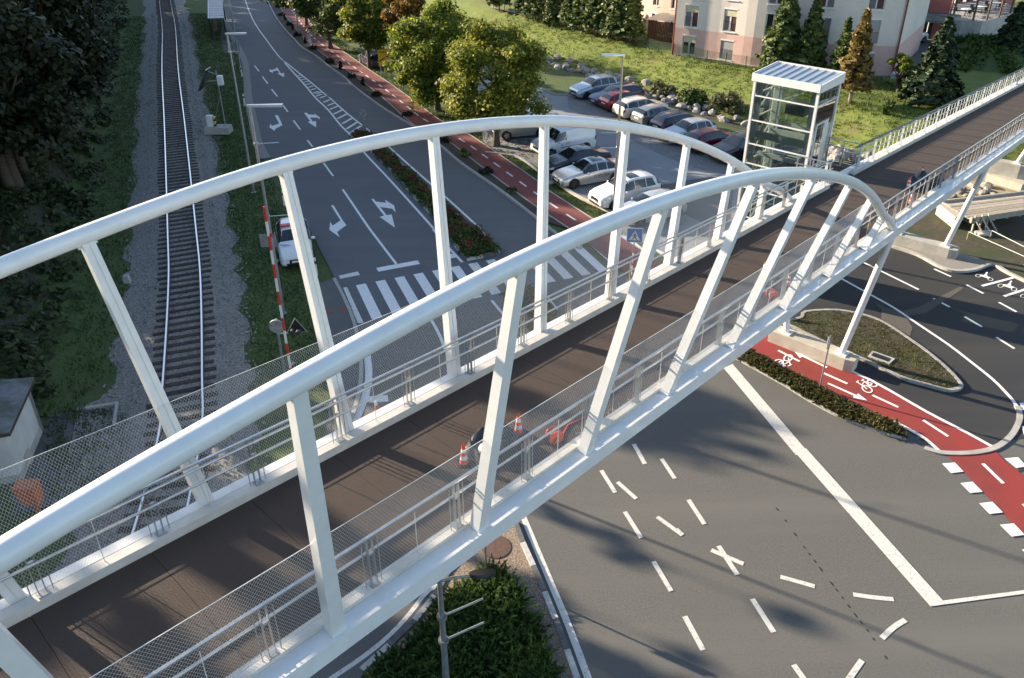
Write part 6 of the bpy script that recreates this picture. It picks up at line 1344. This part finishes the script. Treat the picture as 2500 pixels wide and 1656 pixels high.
def tufts(name, P, h, m, label, cat, per=5, spread=.12, wid=.03):
    P = np.repeat(np.asarray(P), per, 0); k = len(P); P = P+np.stack([rng.normal(0,spread,k),rng.normal(0,spread,k),np.zeros(k)],1)
    d = np.stack([rng.normal(0,.35,k),rng.normal(0,.35,k),np.ones(k)],1)*(h*rng.uniform(.5,1.2,k))[:,None]; w = np.stack([rng.normal(size=k),rng.normal(size=k),np.zeros(k)],1); w /= np.linalg.norm(w,axis=1,keepdims=True); w *= wid
    V = np.stack([P-w,P+w,P+d],1).reshape(-1,3); me = bpy.data.meshes.new(name); me.vertices.add(3*k); me.vertices.foreach_set('co', V.ravel().astype(np.float32)); me.loops.add(3*k); me.loops.foreach_set('vertex_index', np.arange(3*k,dtype=np.int32)); me.polygons.add(k); me.polygons.foreach_set('loop_start', np.arange(0,3*k,3,dtype=np.int32)); me.update(calc_edges=True); me.materials.append(M[m])
    return tag(obj(name, me), label, cat, kind='stuff')
P = np.concatenate([scatter(5200, 18, 110, 3.0, 9)]); tufts('trackside_grass', P, .16, 'leaf_weed', 'rough green grass at the foot of the slope by the track', 'grass', 4, .14, .035)
# verge grass between track and road
Pv = []
while len(Pv) < 9000:
    y = rng.uniform(26, 112); tx = np.interp(y, [p.y for p in TR][::-1], [p.x for p in TR][::-1]); rx = np.interp(y, [p[1] for p in road_left[:24]][::-1], [p[0] for p in road_left[:24]][::-1]); x = rng.uniform(tx+2.9, rx-.7)
    if x < rx-.6: Pv.append((x, y, -.06))
tufts('verge_grass', Pv, .1, 'leaf_weed', 'mown green grass verge between the railway and the road', 'grass', 4, .2, .03)
# grass on the bank and lawn
Pb = []
while len(Pb) < 16000:
    x, y = rng.uniform(-6, 42), rng.uniform(52, 104); Pb.append((x, y))
Pb = np.array(Pb); s_ = sdist(CREEK, Pb[:,0], Pb[:,1]); mk = (s_ > 1.2) & (s_ < 16); Pb = Pb[mk]; zb = terrain(Pb[:,0], Pb[:,1])
inh = np.array([not (p[0] > 15.5 and p[1] > np.interp(p[0], [q[0] for q in hc], [q[1] for q in hc])-.7) for p in Pb]); Pb = Pb[inh]; zb = zb[inh]
tufts('bank_grass', np.column_stack([Pb, zb-.02]), .2, 'leaf_grass', 'sunlit rough grass on the bank below the hotel', 'grass', 6, .22, .045)
Ps = []
for a, b, n_ in ((path_r, None, 3200),):
    for p, d in along(path_r, np.sort(rng.uniform(20, plen(path_r), n_))): nn = Vector((-d.y, d.x, 0)); q = p+nn*rng.uniform(.12,1.5); Ps.append((q.x,q.y,-.04))
tufts('path_grass', Ps, .1, 'leaf_weed', 'thin grass strip between the red path and the car park', 'grass', 4, .12, .03)
# conifers
def conifer_meshes(seed, h, r, n, m, bark='bark', trunk_clear=.12, droop=.35, size=.3, taper=1.0):
    global rng
    rr = np.random.default_rng(seed); rng = np.random.default_rng(seed+500)
    tr = MB().tube([(0,0,0),(0,0,h*.5),(0,0,h*.96)], [.018*h+.03,.012*h,.015], 7); P = []; N = []; T = []
    nl = int(h*3.6); 
    for i in range(nl):
        f = i/(nl-1); z = h*(trunk_clear+(1-trunk_clear)*f)*.985; rl = r*(1-f)**.82*taper*rr.uniform(.78,1.12)+.05; nb = int(5+5*(1-f))
        a0 = rr.uniform(0,6.28)
        for b in range(nb):
            a = a0+6.283*b/nb+rr.normal(0,.15); L_ = rl*rr.uniform(.75,1.1); k = max(4,int(n*(L_/r)/nl/nb*2.1)); t = rr.uniform(.12,1,k); c, s = math.cos(a), math.sin(a)
            zz = z - droop*L_*t**1.5 + .12*L_*t; w = rr.normal(0,.12+.1*(1-t))*L_*.55
            P.append(np.stack([c*L_*t-s*w, s*L_*t+c*w, zz+rr.normal(0,.05,k)],1)); N.append(np.tile([c*.5,s*.5,.7],(k,1))); T.append(np.tile([-s,c,0],(k,1)))
        if rr.random() < .4: tr.tube([(0,0,z),(math.cos(a0)*rl*.8,math.sin(a0)*rl*.8,z-droop*rl*.5)], [.02,.008], 4)
    P = np.concatenate(P); return tr.mesh('trunk', bark, smooth=50), leaf_mesh('crown', P, size, m, 1.9, np.concatenate(N), .5, np.concatenate(T))
def conifer(label, meshes, loc, sc, group, name='conifer_tree', rz=None):
    t = thing(name, label, 'tree', loc, random.uniform(0,6.28) if rz is None else rz, group); obj('trunk', meshes[0], t); obj('crown', meshes[1], t); t.scale = (sc,)*3 if not isinstance(sc, tuple) else sc; return t
cm = [conifer_meshes(70+i, 7.5, 1.75, 4200, 'needle_olive', 'bark_pale', .17, .3, .3) for i in range(3)]
ords = ['first','second','third','fourth','fifth','sixth','seventh','eighth','ninth','tenth']
for i, (x, y) in enumerate([(1.9,100.6),(2.7,98.9),(3.7,97.6),(4.9,95.2),(7.1,92.9),(8.1,91.6),(9.4,89.6),(10.7,88.2),(11.5,86.9),(12.7,85.9)]):
    conifer('%s conifer from the left in the row on top of the grass bank' % ords[i], cm[i % 3], (x,y,1.1), [.9,.85,.95,.72,1.0,.95,1.08,1.0,1.05,.98][i], 'conifers on the bank')
for i, (x, y, s) in enumerate(((-1.5,106,1),(7,106,1.1),(4,109,1.1))): conifer('dark conifer in the back rank behind the bank fence', cm[i % 3], (x,y,1.0), s, 'conifers behind the bank fence')
conifer('tallest green spruce in front of the hotel', conifer_meshes(80, 8.6, 2.4, 7000, 'needle_olive', trunk_clear=.04, size=.32), (24.6,72.2,1.1), 1, None, 'spruce_tree')
conifer('shorter dense spruce right beside the tallest spruce', conifer_meshes(81, 7.2, 2.1, 6000, 'needle_olive', trunk_clear=.03, size=.3), (26.6,71.0,1.1), 1, None, 'spruce_tree')
conifer('slim pale green spruce left of the rust coloured larch', conifer_meshes(82, 5.6, 1.4, 4200, 'needle_olive', trunk_clear=.05, size=.28), (28.7,68.8,1.1), 1, None, 'spruce_tree')
conifer('rust coloured larch with thin pale trunk behind the lift', conifer_meshes(83, 7.4, 1.55, 4200, 'needle_rust', 'bark_pale', .2, .15, .3), (27.3,62.4,1.1), 1, None, 'larch_tree')
conifer('broad dark spruce beside the ramp', conifer_meshes(84, 6.8, 2.35, 8000, 'needle', 'bark_pale', .12, .25, .3), (33.7,62.3,1.1), 1, None, 'spruce_tree')
conifer('dark spruce by the round garden path at the right edge', conifer_meshes(85, 5.2, 2.3, 6000, 'needle', trunk_clear=.02, size=.3), (48.2,77.2,1.3), 1, None, 'spruce_tree')
def shrub(label, loc, rx, rz, n, size, leaf, seed, group=None, name='shrub', stem=True, flat=.8):
    global rng
    rng = np.random.default_rng(seed); t = thing(name, label, 'shrub', loc, 0, group)
    if stem:
        st = MB()
        for k in range(5): a = k*1.3+seed; st.tube([(0,0,-.05),(math.cos(a)*rx*.3,math.sin(a)*rx*.3,rz*.5),(math.cos(a)*rx*.6,math.sin(a)*rx*.6,rz*.85)], [.03,.02,.008], 4)
        st.build('stem', 'bark', t)
    C_ = rng.normal(size=(14,3)); C_ /= np.linalg.norm(C_,axis=1,keepdims=True); C_[:,2] = np.abs(C_[:,2]); C_ *= np.array([rx,rx,rz])*rng.uniform(.35,.85,(14,1))
    d = rng.normal(size=(n,3)); d /= np.linalg.norm(d,axis=1,keepdims=True); P = C_[rng.integers(0,14,n)]+d*rng.uniform(.1,.5,(n,1))*min(rx,rz)*np.array([1,1,flat]); P[:,2] = np.abs(P[:,2])+.02
    obj('foliage', leaf_mesh('foliage', P, size, leaf, 1.6, d+np.array([0,0,.5])), t); return t
shrub('wine red shrub behind the broad spruce by the courtyard', (35.2,67.4,1.15), 1.6, 2.4, 2600, .2, 'leaf_wine', 11)
t = thing('topiary_tree', 'small round lime green ornamental tree beside the wine red shrub', 'tree', (32.6,66.2,1.1)); tm, lm = decid_meshes(12, 3.1, 1.15, 2600, .17, 'leaf_lime', zc=.68, low=.42, clump=22); obj('trunk', tm, t); obj('crown', lm, t)
shrub('olive bush at the foot of the broad spruce', (34.6,64.5,1.1), 1.4, 1.5, 1800, .2, 'leaf_green', 13)
shrub('young bright shrub on the lawn behind the lift', (28.9,59.2,1.1), .5, 1.7, 500, .16, 'leaf_grass', 14)
shrub('golden bush beside the paved path at the ramp', (40.5,60.5,1.0), 1.5, .9, 1500, .18, 'leaf_hedge', 15)
shrub('pale grey green willow bush in the creek left of the lift', (18.4,66.2,-.4), 1.5, 1.5, 2600, .17, 'leaf_willow', 16, 'creek bushes')
shrub('dark willow bush in the creek behind the black suv', (15.9,68.9,-.5), 1.5, 1.4, 2400, .17, 'leaf_weed', 17, 'creek bushes')
shrub('olive willow bush at the bend of the creek', (13.9,71.9,-.5), 1.4, 1.2, 2000, .17, 'leaf_willow', 18, 'creek bushes')
shrub('low dark bush in the creek close to the lift tower', (20.6,62.5,-.5), 1.2, 1.0, 1500, .17, 'leaf_weed', 19, 'creek bushes')
# planting strip: small shrubs, alternately low and columnar
PLS = [(K4(1240,40),0),(K4(1310,120),0),(K4(1350,250),0),(K4(1410,330),1),(K4(1470,410),0),(K4(1540,495),1),(K4(1610,580),0),(K4(1730,700),1),(K4(1860,790),0),(K4(2130,1000),0),(K4(2300,1110),1),(Z2(165,530),0),(Z2(240,585),1),(Z2(330,655),0),(Z2(540,790),0),(Z2(790,965),0),(Z2(930,1060),2),(Z2(1070,1180),0),(Z2(1250,1310),3),(Z2(15,430),0),(Z2(90,475),1)]
for i, (p, kd) in enumerate(PLS):
    b = G(p); b.z = .05; near = 'counting from the far end number %d' % (i+1)
    posn = ['far','far','far','far','far','far','far','middle','middle','middle','middle','middle','middle','middle','near','near','near','near','near','middle','middle'][i]
    kind = {0:'low dark cushion shrub',1:'narrow columnar dark shrub',2:'rounded upright green shrub',3:'small yellowing shrub'}[kd]
    rx, rz, lf = {0:(.55,.4,'leaf_dark'),1:(.2,.95,'leaf_dark'),2:(.45,.75,'leaf_juniper'),3:(.35,.35,'leaf_hedge')}[kd]
    shrub('%s in the dark strip beside the %s red path' % (kind, posn) if kd < 2 else '%s in the near planting strip beside the road' % kind, b, rx, rz, 420, .12, lf, 100+i, 'planting strip shrubs' if kd > 1 else '%s shrubs %s' % (kind, posn), 'strip_shrub')
# juniper on the traffic island: sprays of upright feathery shoots
from mathutils.geometry import tessellate_polygon
def inpoly(x, y, poly):
    c = False; n = len(poly)
    for i in range(n):
        x0,y0 = poly[i][:2]; x1,y1 = poly[i-1][:2]
        if (y0 > y) != (y1 > y) and x < (x1-x0)*(y-y0)/(y1-y0)+x0: c = not c
    return c
jp = gp(Z8,(1120,830),(1180,900),(1290,1030),(1350,1180),(1430,1330),(1480,1480),(1540,1640),(260,1640),(420,1500),(600,1350),(730,1200),(800,1080),(880,990),(960,960),(1050,910))
def juniper(P, rise, m, name, label, per=26, L_=.5, sz=.07, asp=4.0):
    pts = []; nrm = []; tl = []
    for (x, y, z) in P:
        a = rng.uniform(0,6.28); el = rng.uniform(.25,1.0); d = np.array([math.cos(a)*math.cos(el), math.sin(a)*math.cos(el), math.sin(el)]); t = rng.uniform(.1,1,per)[:,None]; Lq = L_*rng.uniform(.6,1.3)
        p = np.array([x,y,z])+d*t*Lq+rng.normal(0,.035,(per,3))*(1.15-t); pts.append(p); nrm.append(rng.normal(size=(per,3))); tl.append(np.tile(d,(per,1)))
    return tag(obj(name, leaf_mesh(name, np.concatenate(pts), sz, m, asp, np.concatenate(nrm), .2, np.concatenate(tl))), label, 'ground cover', kind='stuff')
bx = [min(p.x for p in jp), max(p.x for p in jp), min(p.y for p in jp), max(p.y for p in jp)]; P = []
while len(P) < 4200:
    x, y = rng.uniform(bx[0],bx[1]), rng.uniform(bx[2],bx[3])
    if inpoly(x, y, jp): P.append((x, y, -.02+.3*(.5+.5*math.sin(x*2.3+1)*math.sin(y*2.1))*rng.uniform(.3,1)))
juniper(P, .5, 'leaf_juniper', 'juniper_cover', 'feathery green juniper filling the traffic island', 40, .5, .03, 5.0)
P = []
hb_ = [(p.x,p.y) for p in hb]; bx = [min(p[0] for p in hb_), max(p[0] for p in hb_), min(p[1] for p in hb_), max(p[1] for p in hb_)]
while len(P) < 2600:
    x, y = rng.uniform(bx[0],bx[1]), rng.uniform(bx[2],bx[3])
    if inpoly(x, y, hb_) and rng.random() < .55+.45*math.sin(x*1.7+y): P.append((x, y, .06+.06*rng.random()))
juniper(P, .3, 'leaf_hedge', 'hedge_cover', 'low brownish green cotoneaster hedge beside the bike lane', 22, .2, .045)
# flower beds
def flowers(poly, n, label):
    P = []; F = []; pl = [(p.x,p.y) for p in poly]; b = [min(p[0] for p in pl), max(p[0] for p in pl), min(p[1] for p in pl), max(p[1] for p in pl)]
    while len(P) < n:
        x, y = rng.uniform(b[0],b[1]), rng.uniform(b[2],b[3])
        if inpoly(x, y, pl):
            P.append((x,y,.1))
            if math.sin(x*3.1)*math.sin(y*2.3+x)+rng.normal(0,.35) > .5: F.append((x,y,.1))
    L_ = []; 
    for p in P: k = 12; L_.append(np.array(p)+np.abs(rng.normal(0,1,(k,3)))*np.array([.0,.0,.12])+rng.normal(0,1,(k,3))*np.array([.1,.1,.01]))
    o1 = tag(obj('flower_bed_greens', leaf_mesh('flower_bed_greens', np.concatenate(L_), .09, 'leaf_weed', 1.8, None)), 'green foliage plants filling the '+label, 'plants', kind='stuff')
    L_ = []
    for p in F: k = 7; L_.append(np.array(p)+np.array([0,0,.24])+rng.normal(0,1,(k,3))*np.array([.06,.06,.05]))
    tag(obj('red_flowers', leaf_mesh('red_flowers', np.concatenate(L_), .07, 'flower_red', 1.1, None)), 'red flowers scattered through the '+label, 'flowers', kind='stuff')
flowers(fb, 1700, 'long median flower bed'); flowers(fb2, 500, 'second flower bed behind the near arch')
# weeds on the yard and the teardrop island
P = [(*((G(K3(rng.uniform(450,1250), rng.uniform(380,1250))))[:2]), -.03) for _ in range(420)]; tufts('yard_weeds', P, .12, 'leaf_weed', 'weeds growing between the slabs by the signal cabin', 'weeds', 5, .15, .03)
tp_ = [(p.x,p.y) for p in tear]; P = []
while len(P) < 1500:
    p = G(Z6(rng.uniform(700,1940), rng.uniform(590,1130)))
    if inpoly(p.x,p.y,tp_): P.append((p.x,p.y,.1))
tufts('island_grass', P, .07, 'leaf_hedge', 'sparse dry grass on the teardrop island', 'grass', 4, .1, .02)
P = [(*((G(Q2(rng.uniform(-600,200), rng.uniform(150,560))))[:2]), .03) for _ in range(500)]
lf_ = tag(obj('fallen_leaves', leaf_mesh('fallen_leaves', np.array(P), .12, 'leaf_rust', 1.3, np.tile([0,0,1.],(len(P),1)), .25)), 'brown fallen leaves on the paving under the tree', 'leaves', kind='stuff')
# rough planting on the slope below the terrace
P = []; 
for _ in range(1500):
    a = rng.uniform(0,6.28); k = math.sqrt(rng.random()); i = rng.integers(0, len(ring)); e = ring[i]; x = ctr[0]+(e[0]-ctr[0])*k; y = ctr[1]+(e[1]-ctr[1])*k; z = 2.6-1.5*k if k > .5 else 2.6-1.0*k; P.append((x+rng.normal(0,.4), y+rng.normal(0,.4), z))
juniper(P, .4, 'leaf_juniper', 'slope_cover', 'dark green ground cover on the slope below the terrace', 12, .5, .14)
P = [(p.x+rng.normal(0,.9), p.y+rng.normal(0,.9), .04) for p, d in along(TR, rng.uniform(60, LT-8, 260))]; tufts('track_weeds', P, .12, 'leaf_weed', 'green weeds sprouting between the sleepers of the track', 'weeds', 7, .12, .03)
# riprap boulders along the creek
rocks = [rock_mesh(i, 2, 1, random.uniform(.7,1.1), random.uniform(.6,.85)) for i in range(5)]
rp_ = [Vector((*p,0)) for p in CREEK[2:13]]; Lr_ = plen(rp_)
for i in range(120):
    (p, d), = along(rp_, [rng.uniform(8, Lr_)]); off = rng.normal(.2,.8); x, y = p.x+d.y*-off*1.0, p.y+d.x*off; s_ = rng.uniform(.25,.62)
    x, y = p.x-d.y*off, p.y+d.x*off
    tag(put_rock(rocks[i % 5], 'rock', (x, y, tz(x,y)+s_*.25), s_, rng.uniform(0,6)), 'grey boulder in the riprap lining of the creek', 'boulder', 'creek boulders')
for i in range(14):
    p = G(ZB(rng.uniform(700,1000), rng.uniform(110,260)), z=.3); tag(put_rock(rocks[i % 5], 'rock', p, rng.uniform(.3,.6), rng.uniform(0,6)), 'grey boulder beneath the lift landing', 'boulder', 'boulders under the landing')
# ------------------------------------------------------------------ things left on the deck
def cone(label, p, hgt=.52, tilt=(0,0), group='traffic cones', base='black_plastic'):
    t = thing('traffic_cone', label, 'traffic cone', p, random.uniform(0,1.5), group); t.rotation_euler.x, t.rotation_euler.y = tilt
    s = hgt/.75
    MB().box(-.19*s,.19*s,-.19*s,.19*s,0,.045*s).build('base', base, t)
    zs = [.045,.2,.34,.46,.58,.66,.75]; rs = lambda z: (.135-(z-.045)*.135)*s
    for k in range(6):
        MB().lathe([(rs(zs[k]),zs[k]*s),(rs(zs[k+1]),(zs[k+1]-.0005)*s)], 18).build('band', 'cone_orange' if k % 2 == 0 or k > 4 else 'cone_white', t, smooth=50)
    return t
def onb(zf, px, h=-.1): # point on the deck seen at a pixel
    x, y = zf(*px); z = BZ0
    for _ in range(30):
        P = G(x, y, z); u_ = P.xy.dot(BD.xy); z = deckz(u_)+h
    return Vector((P.x, P.y, z))
DZ = -.1
cone('orange and white cone beside the black tarpaulin in the middle of the deck', B(8.6,-.42,DZ)); cone('orange and white cone behind the second near hanger', B(10.2,-.5,DZ))
cone('orange and white cone leaning between hangers halfway along the deck', B(22.15,-.45,DZ)); cone('fallen looking orange cone tip beside the red cable reel', B(22.0,-1.35,DZ), .45)
cone('bright orange cone at the foot of the ramp beside the tarpaulin', B(35.35,-.72,DZ)); cone('orange cone half hidden behind the tarpaulin on the ramp', B(37.7,-.55,DZ)); cone('small orange cone behind the near railing by the arch end', B(33.3,-1.48,DZ), .55)
def heap(label, c_u, c_v, su, sv_, h, seed, name='tarpaulin_heap'):
    t = thing(name, label, 'tarpaulin', B(c_u,c_v,DZ)); r = np.random.default_rng(seed); n = 16; m_ = 12; q = MB()
    for i in range(n+1):
        for j in range(m_+1):
            a, b = i/n*2-1, j/m_*2-1; e = max(0, 1-(abs(a)**2.6))*max(0, 1-(abs(b)**2.6)); z = h*e**.5*(1+.25*math.sin(a*5+seed)+.2*math.sin(b*6+a*3))+r.normal(0,.012)
            w = BD*(a*su*(1+.06*math.sin(b*7)))+BN*(b*sv_*(1+.06*math.sin(a*9))); q.v.append((w.x, w.y, max(z,.004)))
    for i in range(n):
        for j in range(m_): q.f.append((i*(m_+1)+j,(i+1)*(m_+1)+j,(i+1)*(m_+1)+j+1,i*(m_+1)+j+1))
    q.build('sheet', 'tarp', t, smooth=35); 
    for k in range(3): s_ = put_rock(rocks[k], 'rock', (BD*(su*.7*(k-1))+BN*(sv_*.75*(1 if k % 2 else -1))+Vector((0,0,.05))), .09, k, 'weight_stone', t)
    return t
heap('black tarpaulin over stored parts behind the second near hanger', 9.4, -.42, .6, .36, .4, 3); heap('black tarpaulin over stored parts on the ramp by the two cones', 36.4, -.85, .75, .42, .42, 5)
def reel(label, loc, r, w, rim_m, core_m, az):
    t = thing('cable_reel', label, 'cable reel', loc, az)
    for s in (-1,1):
        f = MB().lathe([(r*.25,-.012),(r,-.012),(r,.012),(r*.25,.012)], 24); f.v = [(x, z+s*w/2, y+r) for x,y,z in f.v]; f.build('flange', rim_m, t)
    f = MB().lathe([(r*.62,-w/2+.013),(r*.66,0),(r*.62,w/2-.013)], 20); f.v = [(x, z, y+r) for x,y,z in f.v]; f.build('cable', core_m, t, smooth=50)
    for s in (-1,1): MB().tube([(0,s*w*.62,r),(-r*.7,s*w*.62,.01)], .012, 5).build('stand', 'iron_dark', t)
    MB().tube([(0,-w*.62,r),(0,w*.62,r)], .015, 6).build('axle', 'iron_dark', t); return t
reel('red cable reel standing behind the near railing halfway along', B(20.75,-1.4,DZ), .16, .2, 'cone_orange', 'concrete', BAZ*-1+R(60)); reel('orange cable reel behind the net beside the third near hanger', B(10.55,-1.25,DZ), .17, .2, 'cone_orange', 'black_plastic', R(20))
cb_ = thing('loose_cable', 'red cable lying along the deck behind the near net', 'cable', B(11,-1.4,DZ)); MB().tube([B(10.7,-1.3,DZ+.02)-cb_.location, B(11.2,-1.1,DZ+.02)-cb_.location, B(11.9,-1.2,DZ+.02)-cb_.location, B(12.4,-1.0,DZ+.02)-cb_.location], .018, 6).build('cable', 'cone_orange', cb_)
cb_ = thing('loose_cable', 'grey coiled wire lying on the kerb behind the near net', 'cable', B(11.6,-1.6,0)); MB().tube([B(10.9+i*.035,-1.58+.09*math.sin(i*.55),.03+.03*math.cos(i*.8))-cb_.location for i in range(60)], .008, 5).build('cable', 'galvanised', cb_)
cb_ = thing('loose_cable', 'thin black cable running from the red reel along the kerb', 'cable', B(19.4,-1.6,0)); MB().tube([B(18.2+i*.1,-1.55-.1*math.sin(i*.16),.02)-cb_.location for i in range(26)], .01, 5).build('cable', 'black_plastic', cb_)
mk2 = thing('road_marker', 'tiny red and white marker on the road below the far railing', 'marker', G(K2(1100,1290))); MB().lathe([(.16,0),(.16,.04),(.06,.06),(.05,.4)], 10).build('stem', 'cone_orange', mk2); MB().lathe([(.055,.4),(.05,.55),(.02,.6)], 10).build('tip', 'cone_white', mk2); MB().box(.12,.35,-.1,.1,0,.28).build('ballast_block', 'black_plastic', mk2)
# ------------------------------------------------------------------ building site on the right: formwork bridge over the creek
fw = thing('timber_formwork', 'pale timber formwork deck with beams under the ramp', 'formwork', G(Q6(1050,420)))
q = [Vector(G(Q6(*p), z=.75)) for p in ((600,350),(1344,265),(1344,435),(860,510))]
for i in range(16):
    t0, t1 = i/16, (i+1)/16-.012; a = [q[0].lerp(q[3],t0), q[1].lerp(q[2],t0), q[1].lerp(q[2],t1), q[0].lerp(q[3],t1)]; dz = random.uniform(-.01,.015)
    MB().hexa([p+Vector((0,0,-.05+dz)) for p in a]+[p+Vector((0,0,dz)) for p in a]).build('plank', 'wood_pale', fw, world=True)
for (a, b, w_, h_) in ((q[0],q[1],.14,.3),(q[3],q[2],.14,.34)): MB().beam(a+Vector((0,0,-.02)), b+Vector((0,0,-.02)), w_, h_).build('edge_beam', 'wood_pale', fw, world=True)
for f_ in (.2,.45,.7,.95): MB().beam(q[3].lerp(q[2],f_)+Vector((0,0,-.2)), q[0].lerp(q[1],f_)+Vector((0,0,-.2)), .12, .2).build('cross_beam', 'wood_pale', fw, world=True)
for f_ in (.05,.18,.3): p = q[3].lerp(q[2],f_); MB().beam(p+Vector((0,-.15,-.9)), p+Vector((0,-.1,.25)), .1, .06).build('stake', 'wood_pale', fw, world=True); MB().beam(p+Vector((.35,-.7,-.6)), p+Vector((.02,-.12,.05)), .09, .05).build('brace', 'wood_pale', fw, world=True)
for i, (a, b, lab) in enumerate((((500,380),(860,560),'long pale plank lying along the edge of the formwork'),((600,470),(680,420),'short timber prop leaning beside the formwork'))):
    t = thing('loose_plank', lab, 'plank', G(Q6(*a))); e = G(Q6(*b))-t.location; MB().beam((0,0,.1),(e.x,e.y,.12), .22, .06).build('board', 'wood_pale', t)
ab = thing('concrete_abutment', 'pale concrete abutment wall beside the formwork', 'wall', G(Q6(700,430))); qa = [G(Q6(*p), z=.7) for p in ((560,365),(630,365),(780,480),(720,490))]
MB().prism(V2(qa), -.3, .72).build('wall', 'concrete_warm', ab, world=True)
ab = thing('concrete_footing', 'long pale concrete foundation beam at the far right of the site', 'footing', G(Q6(1180,140))); qa = [G(Q6(*p), z=.6) for p in ((1010,95),(1060,70),(1380,135),(1380,190),(1330,190))]
MB().prism(V2(qa), -.1, .62).build('beam', 'concrete_warm', ab, world=True)
sd_ = V2(gp(Q6,(640,330),(800,200),(960,60),(1060,20),(1344,60),(1344,250),(1000,300))); struct('sand_heap', MB().prism(sd_, -.3, .1), 'sand')
for i in range(16):
    p = G(Q6(rng.uniform(660,1060), rng.uniform(180,320)), z=.15); tag(put_rock(rocks[i % 5], 'concrete_warm', p, rng.uniform(.12,.4), rng.uniform(0,6)), 'pale rubble stone on the sandy ground below the ramp', 'stone', 'rubble stones')
for i, (p, lab) in enumerate(((Q6(950,645),'upper grey sandbag on the rough ground'),(Q6(980,662),'lower grey sandbag on the rough ground'))):
    t = thing('sandbag', lab, 'sandbag', G(p)); b_ = MB().lathe([(.05,-.38),(.14,-.34),(.17,0),(.14,.34),(.05,.38)], 10); b_.v = [(z, x, y*.7+.12) for x,y,z in b_.v]; b_.build('bag', 'concrete', t, smooth=60)
rf = thing('rope_barrier', 'thin white rope barrier on short stakes on the rough ground', 'barrier', G(Q6(1030,680)))
rp2 = gp(Q6,(1344,930),(820,692),(1030,680),(1400,870))
for p in rp2: MB().tube([p, p+Vector((0,0,.5))], .015, 5).build('stake', 'wood_pale', rf, world=True)
MB().tube([p+Vector((0,0,.48)) for p in rp2], .018, 5).build('rope', 'barrier_white', rf, world=True)
dp = struct('creek_channel', MB().sheet(V2(gp(Q6,(1000,570),(1344,520),(1400,720),(1250,680))), .034), 'mulch')
pk_rail = thing('path_railing', 'dark metal handrail beside the paved path behind the ramp', 'railing', G(Q5(1560,1440), z=1.3)); rr_ = gp(Q5,(1540,1400),(1620,1375),(1900,1270),(2130,1195),(2300,1130), z=2.2)
MB().tube(rr_, .03, 6).build('handrail', 'iron_dark', pk_rail, world=True)
for p in rr_: MB().tube([(p.x,p.y,1.1),p], .025, 6).build('post', 'galvanised', pk_rail, world=True)
